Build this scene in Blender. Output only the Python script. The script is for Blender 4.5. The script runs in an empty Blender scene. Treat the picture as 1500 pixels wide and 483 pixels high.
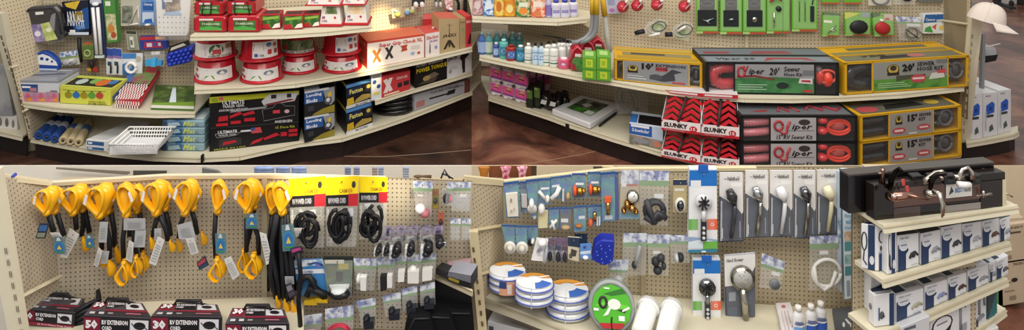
import bpy, bmesh, math, random
from mathutils import Vector as V, Matrix
random.seed(7)
sc = bpy.context.scene; COL = sc.collection
# ---------- camera ----------
F, CX, HY, CZ = 1100.0, 691.0, -250.0, 2.3      # focal length in px, principal point in px (1500x483 frame), eye height
cam = bpy.data.cameras.new('camera'); co = bpy.data.objects.new('camera', cam); COL.objects.link(co)
co.location = (0, 0, CZ); co.rotation_euler = (math.pi/2, 0, 0)
cam.sensor_width = 36; cam.sensor_fit = 'HORIZONTAL'; cam.lens = 36*F/1500
cam.shift_x = (750-CX)/1500; cam.shift_y = -(241.5-HY)/1500; cam.clip_end = 100
sc.camera = co
sc.view_settings.view_transform = 'Standard'; sc.view_settings.look = 'None'
sc.view_settings.gamma = 1; sc.view_settings.exposure = 0.0; sc.view_settings.use_curve_mapping = False
# ---------- world and lights ----------
wd = bpy.data.worlds.new('store_ambient'); sc.world = wd; wd.use_nodes = True
wd.node_tree.nodes['Background'].inputs[0].default_value = (1, 0.965, 0.92, 1)
wd.node_tree.nodes['Background'].inputs[1].default_value = 0.6
def area(name, loc, tgt, sx, sy, power, col=(1, .95, .88)):
    l = bpy.data.lights.new(name, 'AREA'); l.shape = 'RECTANGLE'; l.size = sx; l.size_y = sy; l.energy = power; l.color = col
    o = bpy.data.objects.new(name, l); COL.objects.link(o); o.location = loc
    o.rotation_euler = (V(tgt)-V(loc)).to_track_quat('-Z', 'Y').to_euler(); return o
def spot(name, loc, tgt, power, deg, col, blend=.6, size=.05):
    l = bpy.data.lights.new(name, 'SPOT'); l.energy = power; l.spot_size = math.radians(deg); l.spot_blend = blend; l.color = col; l.shadow_soft_size = size
    o = bpy.data.objects.new(name, l); COL.objects.link(o); o.location = loc
    o.rotation_euler = (V(tgt)-V(loc)).to_track_quat('-Z', 'Y').to_euler(); return o
area('ceiling_light_far', (0, 3.4, 4.4), (0, 5.6, 0.4), 6, 1.2, 135)
area('ceiling_light_near', (0, 0.3, 4.2), (0, 2.8, 0.6), 5, 1.5, 170)
spot('sun_glint_top', (0.6, 2.6, 3.6), (-.66, 5.8, .84), 3600, 3.4, (1, .74, .4))
spot('sun_glint_low', (0.6, 2.6, 3.6), (-.72, 5.36, .6), 3000, 2.6, (1, .76, .42))
spot('sun_glint_bottom', (0.3, .3, 2.9), (-.55, 2.55, 1.1), 900, 4.2, (1, .9, .66))
spot('sun_glint_board', (0.3, .3, 2.9), (-.27, 2.62, 1.04), 500, 3.4, (1, .9, .68))
# ---------- materials ----------
def lin(c): return c/12.92 if c <= .04045 else ((c+.055)/1.055)**2.4
def rgb(h): h = h.lstrip('#'); return tuple(lin(int(h[i:i+2], 16)/255) for i in (0, 2, 4))
MC = {}
def mat(c):
    """'#rrggbb' plus an optional finish: /m metal /g glossy /c clear film /f cloth /n:#rrggbb mottled print"""
    if c in MC: return MC[c]
    if not isinstance(c, str): return c
    base, *fl = c.split('/'); m = bpy.data.materials.new('paint_'+c.strip('#').replace('#', '').replace('/', '_').replace(':', '_')); m.use_nodes = True
    nt = m.node_tree; b = nt.nodes['Principled BSDF']; r = rgb(base)
    b.inputs['Roughness'].default_value = .5; b.inputs['Specular IOR Level'].default_value = .35
    k = fl[0] if fl else ''
    tc = nt.nodes.new('ShaderNodeTexCoord'); no = nt.nodes.new('ShaderNodeTexNoise'); nt.links.new(tc.outputs['Object'], no.inputs['Vector'])
    cr = nt.nodes.new('ShaderNodeValToRGB'); nt.links.new(no.outputs[0], cr.inputs[0]); nt.links.new(cr.outputs[0], b.inputs['Base Color'])
    if k.startswith('n'):
        _, c2, *s = k.split(':'); no.inputs['Scale'].default_value = float(s[0]) if s else 30
        no.inputs['Detail'].default_value = 3
        cr.color_ramp.elements[0].position = .42; cr.color_ramp.elements[1].position = .58
        cr.color_ramp.elements[0].color = (*r, 1); cr.color_ramp.elements[1].color = (*rgb(c2), 1)
    else:
        no.inputs['Scale'].default_value = 14
        cr.color_ramp.elements[0].color = (*[v*.93 for v in r], 1); cr.color_ramp.elements[1].color = (*[min(1, v*1.05) for v in r], 1)
    if k == 'm': b.inputs['Metallic'].default_value = 1; b.inputs['Roughness'].default_value = .18
    if k == 'g': b.inputs['Roughness'].default_value = .2; b.inputs['Specular IOR Level'].default_value = .5
    if k == 'f': b.inputs['Roughness'].default_value = .9; b.inputs['Specular IOR Level'].default_value = .1
    if k == 'c':
        b.inputs['Alpha'].default_value = float(fl[1]) if len(fl) > 1 else .22; b.inputs['Roughness'].default_value = .12; b.inputs['Specular IOR Level'].default_value = .45
        bp = nt.nodes.new('ShaderNodeBump'); bp.inputs['Strength'].default_value = .6; bp.inputs['Distance'].default_value = .01
        n2 = nt.nodes.new('ShaderNodeTexNoise'); n2.inputs['Scale'].default_value = 25; nt.links.new(tc.outputs['Object'], n2.inputs['Vector'])
        nt.links.new(n2.outputs[0], bp.inputs['Height']); nt.links.new(bp.outputs[0], b.inputs['Normal'])
    MC[c] = m; return m
def pegmat(name, base, hole, sp, dark=None):
    m = bpy.data.materials.new(name); m.use_nodes = True; nt = m.node_tree; b = nt.nodes['Principled BSDF']; N = nt.nodes.new; L = nt.links.new
    b.inputs['Roughness'].default_value = .55
    uv = N('ShaderNodeUVMap'); mp = N('ShaderNodeVectorMath'); mp.operation = 'SCALE'; mp.inputs['Scale'].default_value = 1/sp; L(uv.outputs[0], mp.inputs[0])
    fr = N('ShaderNodeVectorMath'); fr.operation = 'FRACTION'; L(mp.outputs[0], fr.inputs[0])
    ds = N('ShaderNodeVectorMath'); ds.operation = 'DISTANCE'; L(fr.outputs[0], ds.inputs[0]); ds.inputs[1].default_value = (.5, .5, 0)
    cr = N('ShaderNodeValToRGB'); L(ds.outputs['Value'], cr.inputs[0]); e = cr.color_ramp.elements
    e[0].position = .13; e[0].color = (*rgb(hole), 1); e[1].position = .2; e[1].color = (*rgb(base), 1); L(cr.outputs[0], b.inputs['Base Color'])
    no = N('ShaderNodeTexNoise'); no.inputs['Scale'].default_value = 160; bp = N('ShaderNodeBump'); bp.inputs['Strength'].default_value = .15; L(no.outputs[0], bp.inputs['Height']); L(bp.outputs[0], b.inputs['Normal'])
    return m
def floormat(name, a, b_, c, rough):
    m = bpy.data.materials.new(name); m.use_nodes = True; nt = m.node_tree; b = nt.nodes['Principled BSDF']; N = nt.nodes.new; L = nt.links.new
    tc = N('ShaderNodeTexCoord'); n1 = N('ShaderNodeTexNoise'); n1.inputs['Scale'].default_value = 2.2; n1.inputs['Detail'].default_value = 8; n1.inputs['Distortion'].default_value = .8; n1.inputs['Roughness'].default_value = .62
    L(tc.outputs['Object'], n1.inputs['Vector']); cr = N('ShaderNodeValToRGB'); L(n1.outputs[0], cr.inputs[0]); e = cr.color_ramp.elements
    e[0].position = .36; e[0].color = (*rgb(a), 1); e[1].position = .72; e[1].color = (*rgb(c), 1); x = e.new(.53); x.color = (*rgb(b_), 1)
    L(cr.outputs[0], b.inputs['Base Color']); n2 = N('ShaderNodeTexNoise'); n2.inputs['Scale'].default_value = 9; mr = N('ShaderNodeMapRange'); mr.inputs[3].default_value = rough; mr.inputs[4].default_value = rough+.22
    L(n2.outputs[0], mr.inputs[0]); L(mr.outputs[0], b.inputs['Roughness']); return m
PEG = pegmat('pegboard_hardboard', '#c3b59a', '#5f5342', .0262); PEGB = pegmat('pegboard_hardboard_fine', '#b9ad97', '#4d4436', .0157)
PEGC = pegmat('pegboard_warm_fine', '#bbad91', '#574a34', .0157)
CREAM = '#d3ccb4'
# ---------- projection helpers: a pixel of the photograph put on a plane of the room ----------
def rt(y): return (y-HY)/F
def hy(x, y, Y): return V((Y*(x-CX)/F, Y, CZ-rt(y)*Y))
def hz(x, y, z): return hy(x, y, (CZ-z)/rt(y))
# ---------- mesh builder ----------
class MB:
    def __init__(s): s.v = []; s.f = []; s.m = []; s.mats = []; s.uv = {}; s.sm = set()
    def mi(s, c):
        m = mat(c)
        if m not in s.mats: s.mats.append(m)
        return s.mats.index(m)
    def add(s, vs, fs, c, smooth=False):
        o = len(s.v); i = s.mi(c); s.v += [V(v) for v in vs]
        for f in fs:
            if smooth: s.sm.add(len(s.f))
            s.f.append([o+k for k in f]); s.m.append(i)
        return s
    def prism(s, q, d, c):   # quad bl,br,tr,tl + depth vector
        q = [V(p) for p in q]; d = V(d); n = len(q); vs = q+[p+d for p in q]
        fs = [list(range(n)), list(range(2*n-1, n-1, -1))]+[[i, i+n, (i+1) % n+n, (i+1) % n] for i in range(n)]
        return s.add(vs, fs, c)
    def tube(s, pts, r, c, n=6, caps=True):
        pts = [V(p) for p in pts]; rs = r if isinstance(r, (list, tuple)) else [r]*len(pts); vs = []; fs = []; pu = None
        for i, p in enumerate(pts):
            t = (pts[min(i+1, len(pts)-1)]-pts[max(i-1, 0)]); t = t.normalized() if t.length > 1e-9 else V((0, 0, 1))
            u = (pu-t*pu.dot(t)) if pu else t.cross(V((0, 0, 1)) if abs(t.z) < .9 else V((1, 0, 0)))
            if u.length < 1e-6: u = t.cross(V((0, 1, 0)))
            u.normalize(); pu = u; w = t.cross(u)
            vs += [p+(u*math.cos(k*2*math.pi/n)+w*math.sin(k*2*math.pi/n))*rs[i] for k in range(n)]
        for i in range(len(pts)-1):
            for k in range(n): a = i*n+k; b = i*n+(k+1) % n; fs.append([a, b, b+n, a+n])
        if caps: fs += [list(range(n-1, -1, -1)), list(range(len(vs)-n, len(vs)))]
        return s.add(vs, fs, c, n > 4)
    def lathe(s, o, prof, c, n=14, ax=V((0, 0, 1)), up=None, sx=1, sy=1):
        o = V(o); ax = V(ax).normalized(); u = ax.cross(V((0, 1, 0)) if abs(ax.y) < .9 else V((1, 0, 0))).normalized(); w = ax.cross(u); vs = []; fs = []
        if up: u = V(up).normalized(); w = ax.cross(u)
        for r, h in prof: vs += [o+ax*h+(u*math.cos(k*2*math.pi/n)*sx+w*math.sin(k*2*math.pi/n)*sy)*r for k in range(n)]
        for i in range(len(prof)-1):
            for k in range(n): a = i*n+k; b = i*n+(k+1) % n; fs.append([a, b, b+n, a+n])
        if prof[0][0] > 1e-6: fs.append(list(range(n-1, -1, -1)))
        if prof[-1][0] > 1e-6: fs.append(list(range(len(vs)-n, len(vs))))
        return s.add(vs, fs, c, True)
    def ell(s, o, rx, ry, rz, c, n=10, m=6, R=None):
        vs = []; fs = []; o = V(o)
        for i in range(m+1):
            a = math.pi*i/m
            for k in range(n):
                b = 2*math.pi*k/n; p = V((rx*math.sin(a)*math.cos(b), ry*math.sin(a)*math.sin(b), -rz*math.cos(a)))
                vs.append(o+(R @ p if R else p))
        for i in range(m):
            for k in range(n): a = i*n+k; b = i*n+(k+1) % n; fs.append([a, b, b+n, a+n])
        return s.add(vs, fs, c, True)
    def obj(s, name, parent=None, org=(0, 0, 0), bevel=0, merge=False):
        o = V(org); me = bpy.data.meshes.new(name); me.from_pydata([v-o for v in s.v], [], s.f)
        for m in s.mats: me.materials.append(m)
        me.polygons.foreach_set('material_index', s.m)
        if s.sm: me.polygons.foreach_set('use_smooth', [i in s.sm for i in range(len(s.f))])
        if s.uv:
            l = me.uv_layers.new(name='UVMap')
            for p in me.polygons:
                if p.index in s.uv:
                    for li, u in zip(p.loop_indices, s.uv[p.index]): l.data[li].uv = u
        me.update(); ob = bpy.data.objects.new(name, me); COL.objects.link(ob)
        if parent: ob.parent = parent
        else: ob.location = o
        if bevel: md = ob.modifiers.new('bevel', 'BEVEL'); md.width = bevel; md.segments = 1; md.limit_method = 'ANGLE'
        return ob
class Face:      # a flat (bilinear) face: P(s,t,d) with s left-right, t bottom-top, d outwards to the viewer
    seg = 1
    def __init__(s, bl, br, tr, tl):
        s.q = [V(bl), V(br), V(tr), V(tl)]; s.n = (s.q[1]-s.q[0]).cross(s.q[3]-s.q[0]).normalized()
    def P(s, a, b, d=0):
        q = s.q; return (q[0]*(1-a)+q[1]*a)*(1-b)+(q[3]*(1-a)+q[2]*a)*b+s.n*d
    def sub(s, a0, b0, a1, b1): return Face(s.P(a0, b0), s.P(a1, b0), s.P(a1, b1), s.P(a0, b1))
    @property
    def w(s): return (s.P(1, .5)-s.P(0, .5)).length
    @property
    def h(s): return (s.P(.5, 1)-s.P(.5, 0)).length
    def R(s):
        x = (s.P(1, .5)-s.P(0, .5)).normalized(); y = s.n; z = x.cross(-y).normalized() if False else (s.P(.5, 1)-s.P(.5, 0)).normalized()
        return Matrix((x, -y, z)).transposed()
class CFace(Face):   # label wrapped on a drum, angles in radians about the drum axis (0 faces the viewer)
    seg = 8
    def __init__(s, c, r0, r1, z0, z1, a0, a1): s.c = V(c); s.r0, s.r1, s.z0, s.z1, s.a0, s.a1 = r0, r1, z0, z1, a0, a1; s.n = V((0, -1, 0))
    def P(s, a, b, d=0):
        th = s.a0+(s.a1-s.a0)*a; r = s.r0+(s.r1-s.r0)*b+d; return s.c+V((math.sin(th)*r, -math.cos(th)*r, s.z0+(s.z1-s.z0)*b))
TC = {}
def textgeo(txt, bold=.02, shear=0):
    k = (txt, bold, shear)
    if k not in TC:
        cu = bpy.data.curves.new('t', 'FONT'); cu.body = txt; cu.offset = bold; cu.shear = shear; cu.resolution_u = 1; cu.align_x = 'LEFT'
        o = bpy.data.objects.new('t', cu); COL.objects.link(o); me = bpy.data.meshes.new_from_object(o)
        vs = [v.co.copy() for v in me.vertices]; fs = [list(p.vertices) for p in me.polygons]
        x0 = min(v.x for v in vs); x1 = max(v.x for v in vs); y0 = min(v.y for v in vs); y1 = max(v.y for v in vs)
        TC[k] = ([((v.x-x0)/(x1-x0), (v.y-y0)/(y1-y0)) for v in vs], fs)
        COL.objects.unlink(o); bpy.data.objects.remove(o); bpy.data.curves.remove(cu); bpy.data.meshes.remove(me)
    return TC[k]
def draw(face, ops, parent, org, first='printed_panel', d0=.0006):
    """ops: a string starts a new child part; tuples draw on / build out from the face"""
    mb = MB(); name = first; lay = 0; out = []
    def flush():
        if mb.f: out.append(mb.obj(name, parent, org))
    P = face.P
    for op in ops:
        if isinstance(op, str): flush(); mb = MB(); name = op; continue
        k = op[0]; lay += 1; d = d0+lay*.0003
        if k == 'r':
            _, a0, b0, a1, b1, c = op; n = face.seg
            vs = [P(a0+(a1-a0)*i/n, b, d) for b in (b0, b1) for i in range(n+1)]
            mb.add(vs, [[i, i+1, i+n+2, i+n+1] for i in range(n)], c)
        elif k == 'q': mb.add([P(a, b, d) for a, b in op[1]], [list(range(len(op[1])))], op[2])
        elif k == 'e':
            _, a, b, ra, rb, c = op; mb.add([P(a+ra*math.cos(i*.5236), b+rb*math.sin(i*.5236), d) for i in range(12)], [list(range(12))], c)
        elif k == 't':
            _, tx, a0, b0, a1, b1, c, *ex = op; sh = ex[0] if ex else 0
            vs, fs = textgeo(tx, .02 if len(ex) < 2 else ex[1], sh); mb.add([P(a0+(a1-a0)*x, b0+(b1-b0)*y, d+.0002) for x, y in vs], fs, c)
        elif k == 'b':
            _, a, b, ra, rb, dp, c, *ex = op; mb.ell(P(a, b, dp*.45+(ex[0] if ex else 0)), ra*face.w, dp, rb*face.h, c, R=face.R())
        elif k == 'x':
            _, a0, b0, a1, b1, dp, c, *ex = op; e = ex[0] if ex else 0
            mb.prism([P(a0, b0, dp+e), P(a1, b0, dp+e), P(a1, b1, dp+e), P(a0, b1, dp+e)], -face.n*dp, c)
        elif k == 'l': _, pts, r, c, *ex = op; mb.tube([P(*p) for p in pts], r, c, ex[0] if ex else 6)
        elif k == 'c': _, a, b, r0, r1, dp, c, *ex = op; mb.lathe(P(a, b, ex[0] if ex else 0), [(r0, 0), (r1, dp)], c, 14, face.n)
        elif k == 'o':
            _, a, b, R, r, c, dp, *ex = op; u = (P(1, .5)-P(0, .5)).normalized(); w = (P(.5, 1)-P(.5, 0)).normalized(); o = P(a, b, dp); sy = ex[0] if ex else 1
            mb.tube([o+u*R*math.cos(i*math.pi/9)+w*R*sy*math.sin(i*math.pi/9) for i in range(19)], r, c, 6)
    flush(); return out
def tag(o, label, cat, group=None, kind=None):
    if label: o['label'] = label
    if cat: o['category'] = cat
    if group: o['group'] = group
    if kind: o['kind'] = kind
    return o
def root(name, org, label, cat, group=None):
    o = bpy.data.objects.new(name, None); COL.objects.link(o); o.location = V(org); o.empty_display_size = .05; return tag(o, label, cat, group)
def struct(name, mb, bevel=0): o = mb.obj(name, bevel=bevel); o['kind'] = 'structure'; return o
# ---------- boxes that stand on a level surface ----------
def front(z, a, b, tl, tr=None):
    A = hz(*a, z); B = hz(*b, z); n = V((B.y-A.y, -(B.x-A.x), 0))
    zl = CZ-rt(tl)*A.y; zr = zl if tr is None else CZ-rt(tr)*B.y
    return Face(A, B, V((B.x, B.y, zr)), V((A.x, A.y, zl)))
def above(f, tl, tr=None):
    A, B = f.q[3], f.q[2]; zl = CZ-rt(tl)*A.y; zr = zl if tr is None else CZ-rt(tr)*B.y
    return Face(A, B, V((B.x, B.y, zr)), V((A.x, A.y, zl)))
def carton(name, label, cat, f, dep, col, ops=(), top=(), left=(), right=(), group=None, yaw=0, bevel=.002, body='carton', edge=None):
    """f: front Face; dep: depth in m (into the scene); yaw turns the depth direction sideways"""
    d = (V((-f.n.x, -f.n.y, 0)).normalized()+V((0, .9, 0))).normalized()*dep*.85
    if yaw: d = Matrix.Rotation(math.radians(yaw), 3, 'Z') @ d
    org = V(f.q[0])+d*.5+(f.q[1]-f.q[0])*.5; r = root(name, org, label, cat, group)
    mb = MB().prism(f.q, d, col); mb.obj(body, r, org, bevel=bevel)
    q = f.q
    if ops: draw(f, ops, r, org)
    if top: draw(Face(q[3], q[2], q[2]+d, q[3]+d), top, r, org, 'printed_top')
    if left: draw(Face(q[0]+d, q[0], q[3], q[3]+d), left, r, org, 'printed_side')
    if right: draw(Face(q[1], q[1]+d, q[2]+d, q[2]), right, r, org, 'printed_side')
    return r, org, d
# ---------- boards and things hanging from them ----------
class Board:
    def __init__(s, pts): s.p = pts   # plan polyline [(X,Y)]
    def face(s, x0, y0, x1, y1, off, cx=None):
        cx = (x0+x1)/2 if cx is None else cx
        u = (cx-CX)/F
        for (X0, Y0), (X1, Y1) in zip(s.p, s.p[1:]):
            if X0/Y0-1e-3 <= u <= X1/Y1+1e-3: break
        Y0 -= off; Y1 -= off; k = (Y1-Y0)/(X1-X0); b = Y0-k*X0
        def H(x, y): u = (x-CX)/F; Y = b/(1-k*u); return hy(x, y, Y)
        s.H = H; return H
def hang(B, name, label, cat, quad, off, ops=(), card='#e8e6df', thick=.004, group=None, hook=True, body='card', first='printed_panel', hooktop=None, film=None):
    """quad: (x0,y0,x1,y1) or four (x,y) bl,br,tr,tl in photo px, placed off metres in front of board B"""
    if len(quad) == 4 and not isinstance(quad[0], tuple): x0, y0, x1, y1 = quad; quad = [(x0, y1), (x1, y1), (x1, y0), (x0, y0)]
    xs = [p[0] for p in quad]; ys = [p[1] for p in quad]
    H = B.face(min(xs), min(ys), max(xs), max(ys), off); f = Face(*[H(*p) for p in quad])
    org = f.P(.5, 0); r = root(name, org, label, cat, group)
    if card: MB().prism(f.q, -f.n*thick, card).obj(body, r, org)
    if ops: draw(f, ops, r, org, first)
    if film:   # clear sleeve standing a little proud of what it holds
        a0, b0, a1, b1, dp, c = film; draw(f, [('r', a0, b0, a1, b1, c)], r, org, 'clear_sleeve', dp)
    if hook and B.hooks is not None:
        p = f.P(.5, 1)-V((0, 0, min(.014, f.h*.08))); e = p+f.n*.012; q = V((0, 0, CZ))+(p-V((0, 0, CZ)))*((p.y+off+.004)/p.y)
        MB().tube([q, p, e, e+V((0, 0, .005))], .0016, '#b9b4a8/m', 5).obj('peg_hook', B.hooks, B.hooks.location)
    return r, f, org
def shelf(parent, zs, fr, bk, lip=.034, name='shelf'):
    """fr: front edge points, bk: back edge points (world), level zs"""
    pr = parent.location
    pts = [V((p.x, p.y, zs)) for p in fr]+[V((p.x, p.y, zs)) for p in reversed(bk)]
    s = MB().prism(pts, (0, 0, -.012), CREAM).obj(name, parent, pr)
    m = MB(); 
    for a, b in zip(fr, fr[1:]):
        n = V((b.y-a.y, -(b.x-a.x), 0)).normalized(); a0 = V((a.x, a.y, zs+.002)); b0 = V((b.x, b.y, zs+.002)); dn = V((0, 0, -lip))
        m.prism([a0+dn+n*.010, b0+dn+n*.010, b0+n*.004, a0+n*.004], -n*.006, CREAM)
        m.prism([a0+dn*.3+n*.0105, b0+dn*.3+n*.0105, b0+dn*.2+n*.0095, a0+dn*.2+n*.0095], -n*.002, '#b9ae90')
    r = m.obj('price_rail', s, pr); return s
def pegpanel(parent, quads, m, name='pegboard_panel'):
    pr = parent.location
    for q in quads:
        q = [V(p) for p in q]; mb = MB(); mb.add(q, [[0, 1, 2, 3]], m)
        u = V((q[1].x-q[0].x, q[1].y-q[0].y, 0)).normalized()
        mb.uv[0] = [((p-q[0]).dot(u), p.z) for p in q]
        n = (q[1]-q[0]).cross(q[3]-q[0]).normalized(); d = -n*.006
        mb.add([p+d for p in q], [[3, 2, 1, 0]], '#8d8168'); mb.obj(name, parent, pr)
# =================== SETTING ===================
fl = MB(); fl.add([(-8, 1, 0), (0, 1, 0), (0, 14, 0), (-8, 14, 0)], [[0, 1, 2, 3]], '#000000')
fl.mats = [floormat('stained_concrete_dark', '#21120e', '#40281e', '#6b4c3b', .24)]; struct('floor', fl)
fl = MB(); fl.add([(0, 1, 0), (14, 1, 0), (14, 14, 0), (0, 14, 0)], [[0, 1, 2, 3]], '#000000')
fl.mats = [floormat('stained_concrete_rust', '#3c241d', '#75493a', '#a57a5e', .22)]; struct('floor', fl)
def jointline(pts, c):
    m = MB()
    for a, b in zip(pts, pts[1:]):
        A = hz(*a, .001); B = hz(*b, .001); A2 = hz(a[0], a[1]+.9, .001); B2 = hz(b[0], b[1]+.9, .001); m.add([A2, B2, B, A], [[0, 1, 2, 3]], c)
    struct('trim_1' if c == '#8d7a66' else 'trim_2', m)
jointline([(495, 228), (560, 229), (620, 225), (690, 219)], '#8d7a66')
jointline([(690, 263), (770, 240), (850, 226), (905, 213)], '#a8846a')
# far low white wall seen past the shelves, left of the second display
def wallq(name, x0, x1, Y, ytop, c, ybot=None, th=.004):
    A = hy(x0, 0, Y); B = hy(x1, 0, Y); zt = CZ-rt(ytop)*Y; zb = 0 if ybot is None else CZ-rt(ybot)*Y
    return struct(name, MB().prism([(A.x, Y, zb), (B.x, Y, zb), (B.x, Y, zt), (A.x, Y, zt)], (0, th, 0), c))
wallq('wall_back', 640, 800, 7.3, -40, '#d8cdb8')
wallq('baseboard_back', 691, 740, 7.27, 104, '#4e4a44')
wallq('wall_far', 1440, 1700, 11.3, -60, '#cfc9c4')
# partitions behind the two near displays
wallq('wall_left', -300, 691, 3.1, 242.4, '#ece6da')
wallq('wall_right', 691, 1235, 3.1, 242.4, '#dccdb0')
wallq('wall_right', 1225, 1800, 3.9, 242.4, '#d0c0a2')
# low counter hidden behind the near pegboards; the stacks and vases beyond stand on it
struct('trim_3', MB().prism([(-1.6, 2.82, 0), (.62, 2.82, 0), (.62, 2.82, .94), (-1.6, 2.82, .94)], (0, .12, 0), '#a89a80'))
# =================== TOP-LEFT DISPLAY ===================
def xy(p): return V((p.x, p.y, 0))
B1 = Board([(hy(50, 60, 5.57).x, 5.57), (hy(285, 60, 5.55).x, 5.55), (hy(540, 60, 5.85).x, 5.85), (hy(705, 60, 6.4).x, 6.4)])
g1 = root('gondola_shelving', (-1.6, 5.3, 0), 'long cream gondola shelving with curved dark base holding jack blocks and picnic goods', 'shelving'); B1.hooks = g1
bp = [V((x, y, 0)) for x, y in B1.p]
def vq(a, b, z0, z1): return [(a.x, a.y, z0), (b.x, b.y, z0), (b.x, b.y, z1), (a.x, a.y, z1)]
pegpanel(g1, [vq(a, b, .1, 1.62) for a, b in zip(bp, bp[1:])], PEG)
# left end panel and its slotted upright
pegpanel(g1, [[hy(43, 204, 5.16), hy(86, 178, 5.52), hy(56, -30, 5.52), hy(-12, -30, 5.16)]], PEG, 'end_panel')
MB().prism([hz(39, 222, .0), hz(51, 220, .0), hy(2, 20, 5.1), hy(-14, 20, 5.1)], (0, .05, 0), CREAM).obj('upright', g1, g1.location)
m = MB()
for i in range(15):
    t = i/15; a = hy(0+t*43, 52+t*140, 5.09); m.add([a, a+V((.012, 0, -.0)), a+V((.02, 0, -.03)), a+V((.008, 0, -.03))], [[3, 2, 1, 0]], '#57503f')
m.obj('upright_slots', g1, g1.location)['kind'] = 'stuff'
for (a, b) in (((-8, 52), (60, 43)), ((14, 100), (62, 84)), ((34, 163), (80, 143))):
    MB().tube([hy(*a, 5.13), hy(*b, 5.46)], .012, '#c9bfa3', 4).obj('cross_rail', g1, g1.location)
bk = [V((x, y-.01, 0)) for x, y in B1.p]
fB = [hz(x, y, .16) for x, y in ((46, 201), (105, 212), (163, 222), (224, 228), (290, 230), (351, 227), (438, 208), (500, 200.6), (560, 182), (597, 169.5), (645, 151), (691, 133))]
shelf(g1, .16, fB, bk)
m = MB()
for a, b in zip(fB, fB[1:]): a = V((a.x, a.y+.05, 0)); b = V((b.x, b.y+.05, 0)); m.prism(vq(a, b, 0, .13), (0, .02, 0), '#241a19/g')
m.obj('kickplate', g1, g1.location)
fM = [hz(x, y, .416) for x, y in ((33, 149), (80, 156), (165, 162.5), (230, 165), (286, 164.5))]; shelf(g1, .416, fM, [bk[0], V((fM[-1].x, bk[1].y, 0))])
fR = [hz(x, y, .59) for x, y in ((285, 130), (360, 127), (433, 121), (500, 110), (548, 101), (620, 86), (691, 69.5))]; shelf(g1, .59, fR, bk[1:])
fT = [hz(x, y, .955) for x, y in ((279, 52), (350, 51), (419, 49), (480, 45), (545, 38))]; shelf(g1, .955, fT, [V((fT[0].x, bk[1].y, 0)), bk[2]])
fL = [hz(x, y, .35) for x, y in ((549, 147), (600, 131), (650, 117), (691, 104.5))]; shelf(g1, .35, fL, bk[2:])
for x, y, yb in ((286, 52, 225), (547, 98, 140)):
    pass
MB().prism([hy(283, 232, 4.97)+V((0, .3, 0)), hy(292, 232, 4.97)+V((0, .3, 0)), hy(294, 120, 5.4), hy(285, 120, 5.4)], (0, .03, 0), '#bdb294').obj('upright', g1, g1.location)
m = MB().prism([hy(294, 228, 4.86), hy(297, 228, 4.86), hy(297, 238, 4.86), hy(294, 238, 4.86)], (0, .03, 0), '#0c0a0a'); m.obj('base_clip', g1, g1.location)
# neighbouring gondola at the far left edge
g0 = root('gondola_shelving', hz(8, 205, 0), 'sliver of neighbouring cream shelf with dark base at far left edge', 'shelving')
sf = [hz(x, y, .16) for x, y in ((-60, 185), (-5, 190), (34, 199))]; shelf(g0, .16, sf, [V((p.x, p.y+.5, 0)) for p in sf])
m = MB()
for a, b in zip(sf, sf[1:]): m.prism(vq(a+V((0, .04, 0)), b+V((0, .04, 0)), 0, .13), (0, .02, 0), '#1c1514')
m.obj('kickplate', g0, g0.location)
MB().add(vq(sf[0]+V((0, .45, 0)), sf[2]+V((0, .45, 0)), 0, 1.4), [[0, 1, 2, 3]], '#a49a84').obj('back_panel', g0, g0.location)
carton('boxed_figurine_set', 'white printed box with grey figures at far left edge, on the neighbouring shelf', 'box', front(.16, (-12, 187), (25, 190.5), 166, 171), .2, '#d7d4d0', [('b', .35, .5, .06, .3, .004, '#77726c'), ('b', .6, .5, .07, .32, .004, '#6d6862'), ('b', .85, .45, .05, .3, .004, '#807a72')])
f = front(.16, (-10, 172), (20, 176), 125, 125)
f = Face(hy(-8, 168, 5.35), hy(19, 170, 5.35), hy(8, 100, 5.35), hy(-18, 100, 5.35))
carton('grey_plush_pack', 'tall pale grey plastic-wrapped pack behind the figure box at far left', 'pack', f, .15, '#a9aaa9/n:#8b8d90:6')
# hanging goods ------------------------------------------------------
def H1(*a, **k): return hang(B1, *a, **k)
r, f, o = H1('storage_pouch', 'large rounded black zip pouch in clear wrap with purple and green insert, top left', 'pouch', [(46, 62), (97, 57), (90, 6), (38, 10)], .16, card=None)
pts = [(.08, .0), (.92, .0), (1.02, .14), (1, .84), (.86, 1), (.14, 1), (0, .86), (-.02, .16)]
MB().prism([f.P(a, b, .03) for a, b in pts], -f.n*.07, '#17171a/g').obj('pouch_shell', r, o, bevel=.012)
draw(f, [('l', [(.04, .15, .04), (.02, .8, .04), (.16, .95, .04), (.84, .95, .04), (.97, .8, .04), (.98, .2, .04)], .008, '#34343a')], r, o, 'zip', .04)
draw(f, [('q', [(.14, .02), (.5, .02), (.42, .52), (.1, .52)], '#9b8bb0/n:#6f5f92:20'), ('q', [(.5, .02), (.84, .05), (.66, .55), (.42, .52)], '#a3b456/n:#c6cf7c:25'), ('r', .32, .78, .55, .86, '#e9e9e6'), ('e', .3, .25, .09, .08, '#e7e2ee'), ('e', .62, .33, .08, .06, '#e5ebc4')], r, o, 'printed_insert', .034)
draw(f, [('q', [(.6, .35), (.78, .75), (.9, .8), (.8, .3)], '#ffffff/c/.22'), ('q', [(-.05, -.05), (1.05, -.05), (1.05, 1.05), (-.05, 1.08)], '#ffffff/c/.04')], r, o, 'clear_wrap', .04)
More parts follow.
